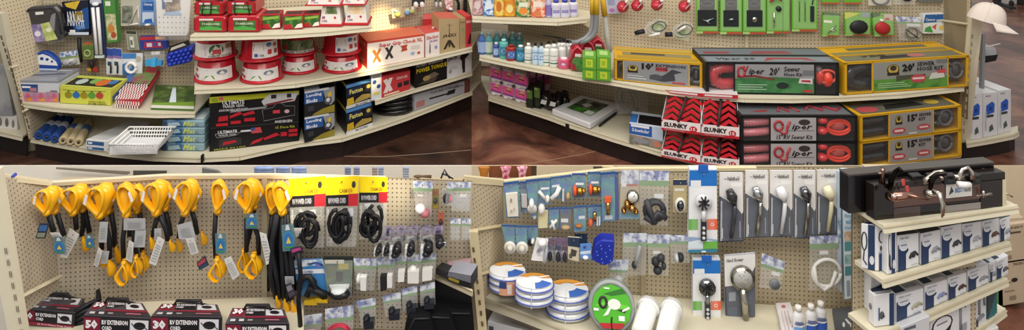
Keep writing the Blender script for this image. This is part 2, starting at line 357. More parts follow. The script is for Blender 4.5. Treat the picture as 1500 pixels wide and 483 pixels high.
H1('leather_wipes_pouch', 'glossy blue and black pouch with slanted ribbed lettering and yellow top', 'pouch', [(101, 52), (131, 52), (129, 0), (90, 3)], .13, [('q', [(.1, .95), (.7, 1.0), (.5, .75), (.15, .85)], '#d9b93a'), ('q', [(.25, .3), (.75, .75), (1, .8), (1, .2), (.4, .12)], '#24508f'), ('t', 'ARMOR', .05, .28, .78, .72, '#e2e4ea', .2), ('e', .6, .55, .2, .16, '#8d7a35'), ('t', 'ALL', .5, .4, .8, .6, '#e7e7ef'), ('r', .02, .02, .98, .1, '#cfd8e6'), ('r', .1, .08, .35, .17, '#efefec'), ('t', 'CLEAN', .42, .2, .8, .3, '#9fc0e6')], '#161a2c/g', .03, body='pouch_bag')
H1('tie_rod_pack', 'tall narrow navy pack showing two long white rods', 'pack', [(139, 84), (155, 84), (149, -6), (130, -6)], .12, [('r', .1, .03, .9, .86, '#1d2744'), ('r', .05, .88, .95, 1, '#b9bdc9'), 'rod', ('l', [(.3, .06, .012), (.3, .82, .012)], .012, '#e9e9ea'), ('l', [(.68, .06, .012), (.68, .82, .012)], .012, '#e9e9ea'), 'end_cap', ('b', .5, .87, .3, .03, .02, '#e4e4e6'), ('x', .1, 0, .9, .04, .016, '#cdd7dc')], '#2b3557', .02)
H1('awning_mat_pack', 'green display card with a picnic food picture beside the white rods', 'pack', [(157, 63), (176, 61), (172, -5), (150, -5)], .11, [('r', .08, .05, .8, .62, '#8aa56b/n:#d8c9a8:30'), ('e', .4, .3, .25, .1, '#c8853f'), ('e', .55, .16, .2, .07, '#a6522c'), ('r', .15, .8, .5, .9, '#dfe5d6'), ('r', .82, 0, 1, 1, '#3a6b34')], '#4e8a3f/g', .02)
H1('folding_stand_pack', 'clear sleeve with white triangular stand above a dark landscape card', 'pack', (177, -4, 206, 38), .1, [('r', .05, .1, .6, .7, '#5c6352/n:#8a8f80:25'), 'stand', ('l', [(.45, .05, .01), (.9, .7, .01), (.95, .05, .01)], .007, '#e5e3dd'), ('l', [(.45, .05, .012), (.95, .1, .012)], .006, '#e5e3dd')], '#b9b6a6', .004)
H1('blue_drain_card', 'small blue card with white window beside the perforated white tray', 'pack', (206, -3, 228, 37), .1, [('r', .15, .55, .85, .85, '#2c5ba0'), ('t', 'Camp', .2, .7, .8, .82, '#dfe8f5'), ('r', .12, .1, .88, .48, '#c5d4e6'), ('q', [(.2, .1), (.8, .1), (.75, .25), (.3, .22)], '#2a62ad'), 'hanger', ('b', .5, .03, .2, .04, .02, '#e1dccd')], '#5f8ccb/g', .012)
r, f, o = H1('perforated_tray', 'big white perforated plastic tray in a clear bag with a picture card on top', 'tray', [(232, 52), (277, 52), (280, -5), (229, -5)], .14, card=None)
MB().prism([f.P(a, b, .02) for a, b in ((.05, .0), (.95, .0), (1, .1), (1, 1), (0, 1), (0, .1))], -f.n*.03, '#e6e6e2/g').obj('tray_body', r, o, bevel=.006)
draw(f, [('e', .1+.13*i, .1+.13*j, .017, .016, '#7c7c78') for i in range(7) for j in range(4)], r, o, 'perforations', .0215)
draw(f, [('r', .2, .7, .72, 1, '#33568b'), ('q', [(.3, .62), (.75, .68), (.7, .95), (.28, .95)], '#b9a68b/n:#6f5a48:20'), ('r', .25, .88, .5, .97, '#d9dde3'), ('q', [(.2, .55), (.8, .55), (.7, .65), (.3, .62)], '#9dbbdc')], r, o, 'picture_card', .024)
draw(f, [('q', [(-.04, -.1), (1.02, -.08), (1.04, 1), (-.03, 1)], '#ffffff/c/.15')], r, o, 'clear_bag', .03)
# dustpan brush
r, f, o = H1('sponge_brush', 'blue and white half-round scrubbing brush hanging at the left', 'brush', [(48, 100), (88, 101), (90, 76), (50, 72)], .15, card=None)
MB().prism([f.P(a, b, .03) for a, b in ((0, 0), (1, 0), (1, .3), (.9, .6), (.72, .85), (.45, 1), (.2, .9), (.05, .6), (0, .3))], -f.n*.05, '#20479c').obj('brush_body', r, o, bevel=.006)
draw(f, [('q', [(.0, .3), (1, .28), (.93, .5), (.68, .78), (.42, .88), (.15, .72), (.04, .5)], '#e2e6ec'), ('e', .4, .62, .07, .09, '#1d3f86'), ('e', .6, .6, .06, .08, '#1d3f86'), ('e', .24, .5, .04, .07, '#1d3f86'), ('e', .78, .5, .04, .07, '#1d3f86'), ('r', .02, .0, .98, .1, '#b8c8e3')], r, o, 'printed_panel', .034)
H1('clothesline_pack', 'clear pack with blue and green header beside the blue half-round brush', 'pack', [(90, 97), (117, 94), (113, 73), (87, 77)], .13, [('q', [(0, .65), (1, .62), (1, 1), (0, 1)], '#5470a8/n:#dfe6f0:40'), ('r', 0, .5, 1, .64, '#7f9a5b'), 'contents', ('b', .3, .25, .25, .2, .015, '#a9a9ab'), ('b', .7, .22, .2, .18, .015, '#97999c'), ('x', .5, .3, .75, .42, .015, '#e7e7e4')], '#b8b6ac', .004)
H1('black_handle_tool', 'short dark handle hanging between the clear pack and the green card', 'tool', (115, 55, 121, 91), .1, ['handle', ('l', [(.3, 1, .01), (.5, .5, .012), (.8, .02, .012)], .014, '#1b1b1d')], card=None, hook=False)
H1('lamp_bulb_card', 'small green card with a round ring item beneath the green picnic card', 'pack', (121, 63, 137, 87), .1, [('r', .2, .9, .8, 1.05, '#c65a2e'), ('r', .05, .55, .95, .85, '#5d7a38'), 'ring', ('o', .5, .4, .022, .006, '#a3b37a', .01)], '#7e8c4c', .01)
H1('torch_pack', 'small dark pack with red bottom hanging below the green ring card', 'pack', [(128, 105), (145, 106), (142, 85), (126, 87)], .1, [('r', .1, .5, .9, .95, '#3c2f2a'), ('r', .5, .05, .95, .35, '#b4342c'), ('r', .0, .05, .35, .3, '#c9a03a'), 'contents', ('b', .5, .6, .2, .3, .015, '#26211f')], '#5a4336', .008)
H1('latch_card', 'small grey card with a white latch right of the white rods', 'pack', [(187, 73), (204, 73), (200, 46), (184, 45)], .09, [('r', .05, .85, .95, 1, '#3a3d35'), ('r', .1, .05, .9, .8, '#8d9481'), 'latch', ('x', .35, .15, .65, .7, .012, '#dedcd2'), ('x', .42, .3, .58, .55, .016, '#6a6f5e')], '#a7a898', .006)
H1('party_light_box', 'small red topped blue box with a red print, below the blue card', 'box', [(206, 73), (245, 71), (243, 53), (204, 54)], .1, [('r', 0, .75, 1, 1, '#b9323a'), ('r', .6, .8, .95, .95, '#e0a23c'), ('q', [(.12, .1), (.85, .1), (.8, .6), (.18, .6)], '#a32f4a'), ('r', .25, .2, .45, .5, '#d5cddc'), ('r', .5, .25, .62, .5, '#3b56ad'), ('r', .68, .25, .78, .5, '#d8d3e0')], '#2b3f93', .04)
r, f, o = H1('quilted_cooler_bag', 'bright blue quilted bag with black and white card top', 'bag', [(248, 96), (285, 88), (285, 62), (246, 72)], .13, card=None)
MB().prism([f.P(a, b, .05) for a, b in ((.05, 0), (.95, 0), (1, .2), (1, .95), (.1, .95), (0, .7), (0, .2))], -f.n*.08, '#2138ae/g').obj('bag_body', r, o, bevel=.012)
draw(f, [('b', .15+.18*i+(.09 if j % 2 else 0), .15+.2*j, .085, .11, .012, '#2a44c4/g', .05) for i in range(5) for j in range(4)], r, o, 'quilting')
draw(f, [('q', [(.1, .85), (.95, 1.0), (.9, 1.3), (.2, 1.25)], '#22221f'), ('q', [(.2, .95), (.8, 1.05), (.7, 1.2), (.25, 1.12)], '#c9c7bb')], r, o, 'header_card', .055)
for i, (x, lab) in enumerate(((156, 'left one of two blue topped cards with white tool pictures'), (166, 'right one of two blue topped cards with white tool pictures'))):
    H1('tool_card', lab, 'pack', [(x, 109), (x+13, 110), (x+12, 72), (x-1, 70)], .1+.02*i, [('r', 0, .72, 1, 1, '#3553a8'), ('r', 0, .62, 1, .72, '#8e74ad'), ('r', .15, .35, .6, .5, '#3c4b6a'), 'tool', ('l', [(.55, .08, .01), (.6, .35, .01), (.45, .45, .01)], .006, '#2a2a2c')], '#dcdde0', .008)
H1('tape_roll_card', 'blue and white card with a big white ring, left of the light blue sponge bag', 'pack', [(180, 110), (208, 109), (209, 78), (178, 78)], .11, [('r', 0, .75, .7, 1, '#4583c4'), ('q', [(0, 0), (.35, 0), (.3, .6), (0, .5)], '#3d79ba'), ('e', .8, .72, .14, .15, '#b9b2a0'), 'ring', ('o', .48, .35, .035, .012, '#f0f0ec', .012), ('c', .5, .32, .014, .01, .02, '#3b74ad')], '#d9dce0', .008)
H1('blue_sponge_bag', 'clear bag with light blue blocks under the red topped box', 'bag', [(213, 97), (240, 98), (242, 74), (211, 76)], .1, ['contents', ('x', .1, .12, .4, .5, .03, '#3fa4dc'), ('x', .42, .08, .65, .6, .035, '#4bb0e6'), ('x', .66, .15, .95, .45, .03, '#3c9cd4'), 'header', ('r', .35, .78, .75, .98, '#dcdcd6'), 'clear_bag', ('r', 0, 0, 1, 1, '#ffffff/c/.2')], card=None)
# upper mid shelf left: packs, lantern box, tablecloth, flyer
f = front(.416, (26, 149), (86, 150), 133)
carton('patterned_cup_box', 'flat box printed with pink and orange blocks under the white and blue box', 'box', f, .3, '#b78fa0', [('q', [(.04+.16*i, .1), (.14+.16*i, .55), (.2+.16*i, .1)], '#de8f33' if i % 2 else '#d06a8e') for i in range(6)]+[('q', [(.08+.16*i, .9), (.02+.16*i, .5), (.1+.16*i, .35), (.16+.16*i, .55)], '#cf5a7d' if i % 2 else '#b57c9a') for i in range(6)])
f2 = Face(hy(24, 134, f.q[0].y), hy(87, 137, f.q[1].y), hy(86, 122, f.q[1].y), hy(22, 121, f.q[0].y))
carton('foil_pan_box', 'white and blue box lying on the patterned cup box', 'box', f2, .3, '#c9ccd2', [('q', [(.0, .1), (.5, .02), (.52, .85), (.02, .85)], '#294a86'), ('r', .15, .45, .35, .65, '#e8ecf2'), ('r', .32, .1, .48, .5, '#b07d8c'), ('r', .8, .15, .95, .3, '#74767e')])
f3 = Face(f2.q[3], f2.q[2], f2.q[2]+V((0, 0, .018)), f2.q[3]+V((0, 0, .018)))
carton('grey_film_pack', 'flat grey plastic pack on top of the white and blue box', 'pack', f3, .32, '#8f9199/g', top=[('q', [(.05, .3), (.9, .5), (.85, .6), (.05, .42)], '#5d6068'), ('q', [(.1, .7), (.95, .75), (.9, .82), (.2, .8)], '#c5c7cc')])
f = front(.416, (88, 151), (162, 155), 126, 131)
glob = [('r', .0, .0, 1, .02, '#3b4020')]+[('l', [(.05, .82, .001), (.3, .78, .001), (.6, .83, .001), (.9, .86, .001)], .0012, '#4d6b3a')]
for i, c in enumerate(('#8f8a26', '#2f6dae', '#9c8a22', '#5b9a3f', '#b5463c')): glob.append(('e', .17+.155*i, .52+.02*i, .075, .2, c)); glob.append(('r', .155+.155*i, .7+.02*i, .185+.155*i, .78+.02*i, '#55603a'))
glob += ['lettering', ('t', 'GLOBE LIGHTS', .56, .04, .93, .14, '#3c4320'), ('t', 'PATIO PARTY', .58, .17, .9, .25, '#3c4320')]
carton('globe_light_box', 'open yellow box of patio globe lights with five coloured globes printed', 'box', f, .26, '#cdcf4e', glob, top=[('r', .03, .05, .97, .95, '#2d2a22'), ('e', .25, .5, .1, .25, '#b7c8c0'), ('e', .5, .6, .1, .25, '#7fae5c'), ('e', .68, .5, .13, .3, '#d2702c'), ('e', .85, .6, .08, .22, '#3f78a8'), ('r', .0, .78, 1, 1, '#c8cf58'), ('r', 0, 0, 1, .12, '#c8cf58')], right=[('q', [(.1, .1), (.9, .5), (.9, .9), (.1, .5)], '#4c6fa0')])
# tablecloth, slanted pack
q = [hz(168, 157, .42), hz(205, 160, .42), hz(226, 130, .42)+V((0, .12, .06)), hz(187, 124, .42)+V((0, .12, .06))]
f = Face(*q); r = root('tablecloth_pack', q[0], 'folded red and white checked tablecloth in a clear pack with picture card', 'tablecloth')
m = MB(); m.prism([p+V((0, 0, .05)) for p in q], (0, 0, -.05), '#b9343c'); m.obj('folded_cloth', r, q[0], bevel=.02)
f = Face(*[p+V((0, 0, .053)) for p in q])
draw(f, [('r', .1*i+(.05 if j % 2 else 0), .09*j, .1*i+.05+(.05 if j % 2 else 0), .09*j+.09, '#eadfdc') for i in range(10) for j in range(5)]+[('q', [(.1, .42), (1, .42), (1, 1), (0, 1)], '#6f8a4c/n:#8f4a50:15'), ('q', [(.0, .4), (.3, .45), (.2, 1), (-.02, 1)], '#3f67a0'), ('r', .55, .75, .95, .98, '#b8484e')], r, q[0], 'printed_card', .001)
fb = Face(q[0], q[1], q[1]+V((0, 0, .05)), q[0]+V((0, 0, .05)))
draw(fb, [('r', .1*i+(.05 if j else 0), .5*j, .1*i+.05+(.05 if j else 0), .5*j+.5, '#eadfdc') for i in range(10) for j in range(2)], r, q[0], 'cloth_edge', .002)
f = front(.416, (220, 160.5), (285, 162), 157)
q = [hz(221, 158, .43), hz(284, 160, .43), hz(286, 130, .43)+V((0, 0, .02)), hz(228, 128, .43)+V((0, 0, .02))]; f = Face(*q)
r = root('landscape_mat_pack', q[0], 'flat pack printed with a waterfall and green grass picture near the shelf middle', 'pack'); MB().prism(q, (0, 0, -.014), '#4f6d3a').obj('pack_body', r, q[0])
draw(f, [('r', 0, .12, 1, 1, '#41552c/n:#5f7a3a:14'), ('r', 0, 0, 1, .12, '#dfe0cc'), ('q', [(.4, .15), (.58, .15), (.52, .9), (.44, .9)], '#dfeef5'), ('q', [(.0, .12), (1, .12), (1, .3), (0, .2)], '#7da238'), 'lettering', ('t', 'Grass Mat', .3, .84, .75, .92, '#a9ad7a')], r, q[0])
# base shelf: rolls
def roll(name, label, cat, grp, a, b, r_, c, band, z=.16):
    A = hz(*a, z)+V((0, 0, r_)); B_ = hz(*b, z)+V((0, 0, r_)); d = (B_-A).normalized(); L = (B_-A).length
    o = root(name, A, label, cat, grp); MB().lathe(A, [(r_*.5, .002), (r_*.55, 0), (r_*.96, 0), (r_, .01), (r_, L-.01), (r_*.9, L)], c, 14, d).obj('rolled_mat', o, A)
    MB().lathe(A, [(r_*1.015, L*.45), (r_*1.02, L*.46), (r_*1.02, L*.66), (r_*1.015, L*.67)], band, 14, d).obj('paper_band', o, A)
    MB().lathe(A, [(r_*.32, -.001), (r_*.3, .03)], '#3a3530', 8, d).obj('roll_core', o, A)
ord3 = ('left', 'middle', 'right')
for i in range(3): roll('blue_mat_roll', ord3[i]+' one of the three rolled dark blue mats on the bottom shelf', 'mat', 'rolled blue mats', (56+12*i, 205+2.4*i), (84+9*i, 180+.5*i), .031, '#2c4a8a/f', '#c6ccd8')
for i in range(3): roll('tan_mat_roll', ord3[i]+' one of the three rolled tan mats beside the blue rolls', 'mat', 'rolled tan mats', (92+11.5*i, 212+1.5*i), (116+8*i, 183+.3*i), .029, '#b9a985/f', '#3d5d8e' if i != 1 else '#cfcabb')
fprev = None
for i in range(2):
    f = front(.16, (126, 219), (157, 222), 213) if i == 0 else above(fprev, 204)
    fprev = f
    carton('plastic_tray', ('lower' if i == 0 else 'upper')+' one of two stacked white plastic trays with blue labels', 'tray', f, .42, '#dfe1e0', [('r', .05, .2, .85, .8, '#345f99'), ('r', .1, .35, .3, .65, '#e9edf2')], top=[('r', .08+.14*k, .05, .14+.14*k, .95, '#c3c6c6') for k in range(6)] if i else (), group='stacked white trays', yaw=-18)
def basket(x, y, w, h, z, lab, wire=True):
    A = hz(x, y, z); B_ = hz(x+w, y+2, z); wd_ = (B_-A).length; dp = wd_*.85; H_ = h
    r = root('wire_basket', A, lab, 'basket', 'stacked white baskets'); m = MB(); c = '#ececea/g'
    def ring(zz, e):
        p = [A+V((-e, -e, zz)), A+V((wd_+e, -e, zz)), A+V((wd_+e, dp+e, zz)), A+V((-e, dp+e, zz))]; m.tube(p+[p[0]], .006, c, 5)
    for k in range(4): ring(H_*k/3, .035*k/3)
    m.obj('rim_wires', r, A); m = MB()
    for k in range(15):
        u = k/14
        for (p0, p1) in ((V((wd_*u, 0, 0)), V((wd_*u*1.1-.035, -.035, H_))), (V((0, dp*u, 0)), V((-.035, dp*u, H_))), (V((wd_, dp*u, 0)), V((wd_+.035, dp*u, H_))), (V((wd_*u, dp, 0)), V((wd_*u, dp+.035, H_)))): m.tube([A+p0, A+p1], .0028, c, 4)
    m.obj('side_wires', r, A); MB().prism([A, A+V((wd_, 0, 0)), A+V((wd_, dp, 0)), A+V((0, dp, 0))], (0, 0, .008), '#dedfe0').obj('basket_floor', r, A)
    return r, A, wd_, dp
for k, (dx, hh) in enumerate(((0, .0), (.0, .055), (.0, .11))):
    r, A, w_, d_ = basket(172, 222, 54, .06, .165+hh, ('bottom', 'middle', 'top')[k]+' basket of the white basket stack wrapped in clear plastic')
    draw(Face(A+V((-.03, -.045, 0)), A+V((w_+.03, -.045, 0)), A+V((w_+.03, -.045, .055)), A+V((-.03, -.045, .055))), [('q', [(0, 0), (1, .1), (1, .9), (.02, 1)], '#f4f6f8/c/.5')], r, A, 'clear_wrap', 0)
prev = None
for i in range(4):
    f = front(.16, (237, 221), (299, 222), 209) if i == 0 else above(prev, (209, 197, 186, 176)[i])
    prev = f
    carton('folded_mat_pack', ('bottom', 'second lowest', 'second highest', 'topmost')[i]+' blue folded mat pack in the stack left of the trailer gear boxes', 'pack', f, .3, '#31608d/n:#86a3ad:9', [('r', .02, .1, .12, .9, '#31405a'), ('t', 'Mat', .5, .2, .8, .85, '#c9d56e', .3), ('q', [(.15, .1), (.45, .3), (.4, .8), (.15, .6)], '#9fb8c4')], top=[('r', .05, .05, .3, .5, '#4c6b3a'), ('q', [(.3, .1), (.95, .1), (.9, .9), (.35, .7)], '#8fb0c0/n:#dfe9ee:12')], group='folded blue mat packs', bevel=.008)
# trailer gear boxes
f = front(.16, (307, 222.5), (438, 206.5), 187.5, 178)
RED = '#b01f2c'
carton('trailer_gear_box', 'lower large black trailer gear box with a small flag print, on the bottom shelf', 'box', f, .4, '#111012', [('l', [(.06, .72, .001), (.26, .78, .001), (.34, .7, .001), (.28, .6, .001), (.08, .56, .001), (.06, .72, .001)], .0018, '#8f8f92'), ('r', .34, .72, .48, .8, '#c9c9cc'), ('q', [(.46, .62), (.58, .62), (.56, .88), (.45, .86)], '#b8444c'), ('r', .45, .74, .5, .88, '#3c4a80'), ('q', [(.1, .12), (.35, .18), (.35, .46), (.27, .54), (.1, .48)], '#2c2c30'), ('q', [(.14, .22), (.3, .3), (.28, .4), (.15, .36)], RED), ('q', [(.44, .1), (.56, .22), (.6, .4), (.48, .28)], RED), ('q', [(.6, .25), (.78, .42), (.74, .56), (.6, .36)], RED), ('r', .79, .35, .86, .55, RED), ('r', .88, .5, .98, .66, RED), ('r', .88, .3, .98, .44, RED), 'lettering', ('t', 'ULTIMATE', .09, .72, .3, .86, '#d9dade'), ('t', 'TRAILER GEAR', .09, .62, .29, .7, '#b9babf'), ('t', '15 Piece Kit', .73, .74, .95, .86, '#a3a43a'), ('t', 'MADE IN USA', .05, .04, .4, .12, '#8c8f34')], left=[('r', 0, 0, 1, 1, '#0e0d0e')], bevel=.003)
g = above(f, 141, 131)
carton('trailer_gear_box', 'upper large black trailer gear box with yellow band and white camper picture', 'box', g, .4, '#121113', [('q', [(0, .78), (1, .84), (1, .97), (0, .97)], '#b5bb28'), ('r', .02, .8, .09, .93, '#8f9a2c'), ('r', .1, .85, .15, .95, '#c9606a'), ('e', .26, .71, .17, .11, '#08080a'), ('q', [(.6, .58), (.95, .66), (.99, .92), (.66, .93), (.57, .72)], '#c8c8ca'), ('r', .68, .78, .74, .9, '#2a2a2e'), ('r', .86, .78, .91, .9, '#2a2a2e'), ('q', [(.6, .62), (.9, .74), (.95, .7), (.66, .58)], '#7e2a36'), ('q', [(.22, .44), (.62, .5), (.64, .56), (.24, .52)], '#8f8f93'), ('q', [(.09, .18), (.2, .2), (.2, .36), (.1, .34)], RED), ('q', [(.22, .26), (.36, .38), (.33, .46), (.22, .34)], RED), ('q', [(.37, .3), (.5, .36), (.48, .46), (.36, .38)], RED), ('r', .07, .04, .2, .13, RED), ('r', .23, .08, .34, .18, RED), ('r', .38, .13, .5, .24, RED), ('l', [(.58, .45, .001), (.7, .5, .001), (.74, .62, .001), (.8, .62, .001), (.84, .52, .001), (.95, .5, .001), (.95, .22, .001), (.6, .1, .001), (.58, .45, .001)], .002, '#77777b'), ('r', .7, .32, .78, .42, '#c23a46'), ('e', .86, .36, .03, .06, '#c8a0a4'), 'lettering', ('t', 'ULTIMATE', .14, .7, .38, .82, '#e3e4e8'), ('t', 'TRAILER GEAR', .14, .61, .38, .69, '#d5d6da'), ('t', 'ANDERSEN HITCHES', .1, .5, .42, .57, '#b9babf'), ('t', 'ANDERSEN', .72, .02, .92, .1, '#d0d1d5')], top=[('r', .05, .15, .95, .9, '#2b2125'), ('q', [(.1, .3), (.8, .3), (.75, .7), (.15, .6)], '#5b2b30'), ('t', 'ULTIMATE', .2, .35, .6, .6, '#7b3a40')], bevel=.003)
# leveling blocks
def lev(x0, x1, yb0, yb1, prev, lab, tops):
    f = front(.16, (x0, yb0), (x1, yb1), *tops) if prev is None else above(prev, *tops)
    carton('leveling_block_box', lab, 'box', f, .34, '#1a1b1f', [('r', .0, .5, .62, .92, '#2a5694'), ('q', [(.6, .98), (1, .98), (1, .45), (.86, .3), (.7, .55)], '#8d9096'), ('e', .78, .5, .13, .16, '#4a4c52'), ('e', .78, .52, .07, .08, '#c6c8cc'), ('q', [(.25, .02), (1, .02), (1, .3), (.6, .22), (.3, .08)], '#8b7d2c'), ('r', 0, .92, .8, 1, '#c8cbd2'), ('q', [(.8, .6), (.9, .7), (.86, .85), (.76, .75)], '#c9b232'), ('r', .1, .2, .3, .4, '#33353b'), 'lettering', ('t', 'Leveling', .06, .72, .56, .88, '#e8ecf3'), ('t', 'Blocks', .06, .53, .42, .68, '#e8ecf3')], top=[('r', 0, 0, .5, 1, '#b9bec7'), ('r', .5, .2, 1, 1, '#55585f')], left=[('r', .1, .1, .9, .9, '#24262b')], group='boxed leveling blocks')
    return f
p = lev(446, 490, 209, 199, None, 'lower box of leveling blocks with blue title and tyre picture, next to the trailer gear', (172, 164))
lev(0, 0, 0, 0, p, 'upper box of leveling blocks with blue title and tyre picture, next to the trailer gear', (134, 126))
def fast(prev, lab, tops):
    f = front(.16, (507, 197.5), (546, 183.5), *tops) if prev is None else above(prev, *tops)
    carton('fastener_box', lab, 'box', f, .32, '#15161a', [('r', .0, .84, .95, .97, '#4f86c0'), ('q', [(.05, .5), (.55, .52), (.55, .82), (.05, .78)], '#1c2a4f'), ('q', [(.0, .0), (1, .0), (1, .13), (0, .12)], '#cfcfd2'), ('q', [(.02, .12), (.3, .15), (.26, .42), (.04, .4)], '#c6a52a'), ('q', [(.3, .14), (.95, .2), (.95, .34), (.6, .42), (.35, .28)], '#a9924a'), ('q', [(.7, .5), (.95, .5), (.95, .82), (.72, .8)], '#2c2d33'), ('e', .83, .68, .08, .08, '#c8b34a'), 'lettering', ('t', 'Fasten', .12, .56, .6, .75, '#e2da70'), ('t', 'BLOCKS', .35, .02, .8, .09, '#3c3d45')], top=[('r', .1, .1, .9, .9, '#1b1c20')], left=[('r', 0, .88, 1, 1, '#b8a53a'), ('r', .05, .05, .95, .85, '#17181b')], group='boxed fastening blocks')
    return f
p = fast(None, 'lower black box of fastening blocks with pale blue strip and yellow block print', (160, 148)); fast(p, 'upper black box of fastening blocks with pale blue strip and yellow block print', (124, 113))
# coiled black hoses, long boxes on the low right
A = hz(570, 181, .16); r = root('hose_coil', A, 'dark coil of black hose lying on the bottom shelf at the right', 'hose')
for k in range(5):
    MB().tube([A+V((.15*math.cos(t*.4488)*(1-.05*(k % 2)), .27+.13*math.sin(t*.4488), .025+.033*k)) for t in range(15)], .018, '#141416/g', 8).obj('hose_loop', r, A)
f = front(.16, (604, 164), (688, 134.5), 138, 116)
carton('jack_stand_box', 'long grey box with a black tow bar picture on the bottom shelf far right', 'box', f, .3, '#77787c', [('r', .03, .06, .97, .94, '#a3a4aa'), ('q', [(.28, .4), (.62, .36), (.62, .46), (.28, .5)], '#1b1b1e'), ('q', [(.58, .3), (.72, .3), (.74, .6), (.6, .58)], '#1b1b1e'), ('r', .9, .0, 1, 1, '#6a3a32'), ('r', .06, .15, .2, .5, '#a9746b'), ('r', .7, .65, .88, .75, '#6f7076'), 'lettering', ('t', 'TOW BAR STABILIZER', .3, .7, .8, .84, '#44454a')], left=[('r', .1, .1, .9, .9, '#4a4b4f')])
f = front(.35, (544, 148), (559, 144), 110, 106)
carton('chock_pack', 'small white box with blue prints left of the red chock box', 'box', f, .2, '#d9dce0', [('e', .3, .7, .2, .08, '#2f4f8f'), ('e', .7, .5, .2, .08, '#2f4f8f'), ('r', .2, .2, .8, .3, '#d7c95a'), ('r', .1, .85, .9, .95, '#9a9ea6')])
f = front(.35, (559, 144), (601, 131), 112, 103)
carton('wheel_chock_box', 'red box with white cross shape and black chock picture, low shelf right', 'box', f, .25, '#c23a3e', [('q', [(.05, .2), (.2, .2), (.38, .85), (.25, .85)], '#e8d9d8'), ('q', [(.05, .8), (.18, .85), (.38, .25), (.26, .2)], '#e8d9d8'), ('r', .55, .28, .7, .5, '#2a2426'), ('r', .76, .3, .95, .52, '#2a2426'), ('r', .08, .05, .6, .14, '#e8c9a8'), 'lettering', ('t', 'CHOCK', .5, .68, .9, .82, '#f0d9d5')], top=[('r', 0, 0, 1, 1, '#b73538')])
f = front(.35, (608, 129.5), (655, 115.5), 92, 81)
carton('tongue_jack_box', 'black power tongue jack box with bold yellow and white lettering', 'box', f, .28, '#121214', [('q', [(.05, .1), (.5, .3), (.7, .25), (.6, .05)], '#4a4034'), ('q', [(.25, .35), (.6, .45), (.75, .3), (.5, .22)], '#6f6350'), ('e', .35, .28, .12, .1, '#a08a5a'), 'lettering', ('t', 'POWER TONGUE', .04, .56, .98, .74, '#f0d91e'), ('t', 'PS2 NEXT GENERATION', .04, .8, .85, .93, '#dfdfe2')], top=[('r', 0, 0, 1, 1, '#6b6c6a')], left=[('r', 0, 0, 1, 1, '#2a2b2e')])
f = front(.35, (655, 115.5), (691, 104), 79, 70)
carton('tongue_jack_box', 'white end of the power tongue jack box with a black jack picture', 'box', f, .28, '#d6d6d8', [('q', [(.5, .7), (.62, .95), (.85, .93), (.88, .75), (.74, .62), (.56, .58)], '#17171a'), ('q', [(.6, .2), (.72, .2), (.72, .62), (.58, .62)], '#1b1b1e'), ('r', .62, .05, .72, .2, '#2c2c30'), ('e', .12, .25, .06, .08, '#9a9a9e'), ('r', .08, .4, .35, .43, '#a9a9ad'), ('r', .08, .33, .4, .36, '#a9a9ad'), 'lettering', ('t', 'JACK', .02, .66, .42, .84, '#1b1b1e')], top=[('r', 0, 0, 1, 1, '#9d9d9d')])
# right: shelf z .59
f = front(.59, (538, 101), (621, 84.5), 61, 50)
carton('grip_chock_box', 'long white and red wheel chock box in the warm light', 'box', f, .28, '#d4422f', [('r', .0, .02, 1, .98, '#efe4da'), ('r', 0, .93, 1, 1, '#c94836'), ('q', [(.08, .2), (.12, .18), (.24, .65), (.2, .7)], '#c9773c'), ('q', [(.08, .62), (.12, .68), (.24, .2), (.2, .16)], '#c9773c'), ('q', [(.3, .25), (.34, .22), (.45, .7), (.41, .74)], '#3a3334'), ('q', [(.3, .66), (.34, .7), (.45, .25), (.41, .22)], '#3a3334'), ('q', [(.58, .42), (.7, .45), (.68, .55), (.7, .68), (.57, .66), (.6, .55)], '#b34a35'), ('r', .76, .45, .92, .6, '#d9cfc8'), ('e', .79, .28, .04, .07, '#9fb0d0'), ('e', .9, .26, .03, .06, '#c05a58'), 'lettering', ('t', 'Super Grip Chock XL', .2, .68, .97, .88, '#c23a30')], left=[('r', 0, 0, 1, 1, '#d5473a'), ('t', 'Chock XL', .15, .75, .85, .85, '#f0d5c0'), ('t', 'USA', .3, .15, .7, .28, '#f0d5c0')], top=[('r', 0, 0, 1, 1, '#cf6a4c')], yaw=6)
f = front(.59, (622, 84.5), (644, 79.5), 50, 46)
carton('stabilizer_jack_box', 'white stacker jack box with red lettering beside the tan jacks box', 'box', f, .25, '#e7ddd9', [('r', .0, 0, .04, 1, '#b9403a'), ('q', [(.3, .15), (.4, .15), (.38, .55), (.32, .55)], '#6b6468'), ('e', .75, .35, .1, .08, '#8a95b8'), 'lettering', ('t', 'Stacker', .12, .74, .92, .9, '#c0453f'), ('t', 'Jacks', .3, .58, .85, .71, '#8a5a9a')], top=[('r', 0, 0, 1, 1, '#c9524a')])
f = Face(hy(586, 66, 5.95), hy(641, 58, 5.95), hy(641, 41, 5.95), hy(584, 46, 5.95)); f = Face(V((f.q[0].x, 5.75, .59)), V((f.q[1].x, 5.75, .59)), hy(641, 43, 5.75), hy(584, 48, 5.75))
carton('flat_red_box', 'low red box standing behind the chock box with a small white print', 'box', f, .18, '#b23433', [('r', .5, .4, .9, .95, '#d0453f'), ('r', .5, .85, .6, .97, '#e8dcd5')], top=[('r', .5, .2, .9, .6, '#dcd0c8')])
f = front(.59, (619, 62), (645, 58), 27); f = Face(V((hy(619, 0, 5.9).x, 5.9, .59)), V((hy(646, 0, 5.9).x, 5.9, .59)), hy(646, 28, 5.9), hy(619, 28, 5.9))
carton('red_jacks_box', 'dark red box lettered jacks behind the tan jacks box', 'box', f, .2, '#a82a2c', ['lettering', ('t', 'JACKS', .1, .62, .8, .76, '#d98a84')], top=[('r', 0, 0, 1, 1, '#d35a58')])
f = front(.59, (643, 79), (673, 72.5), 27, 27)
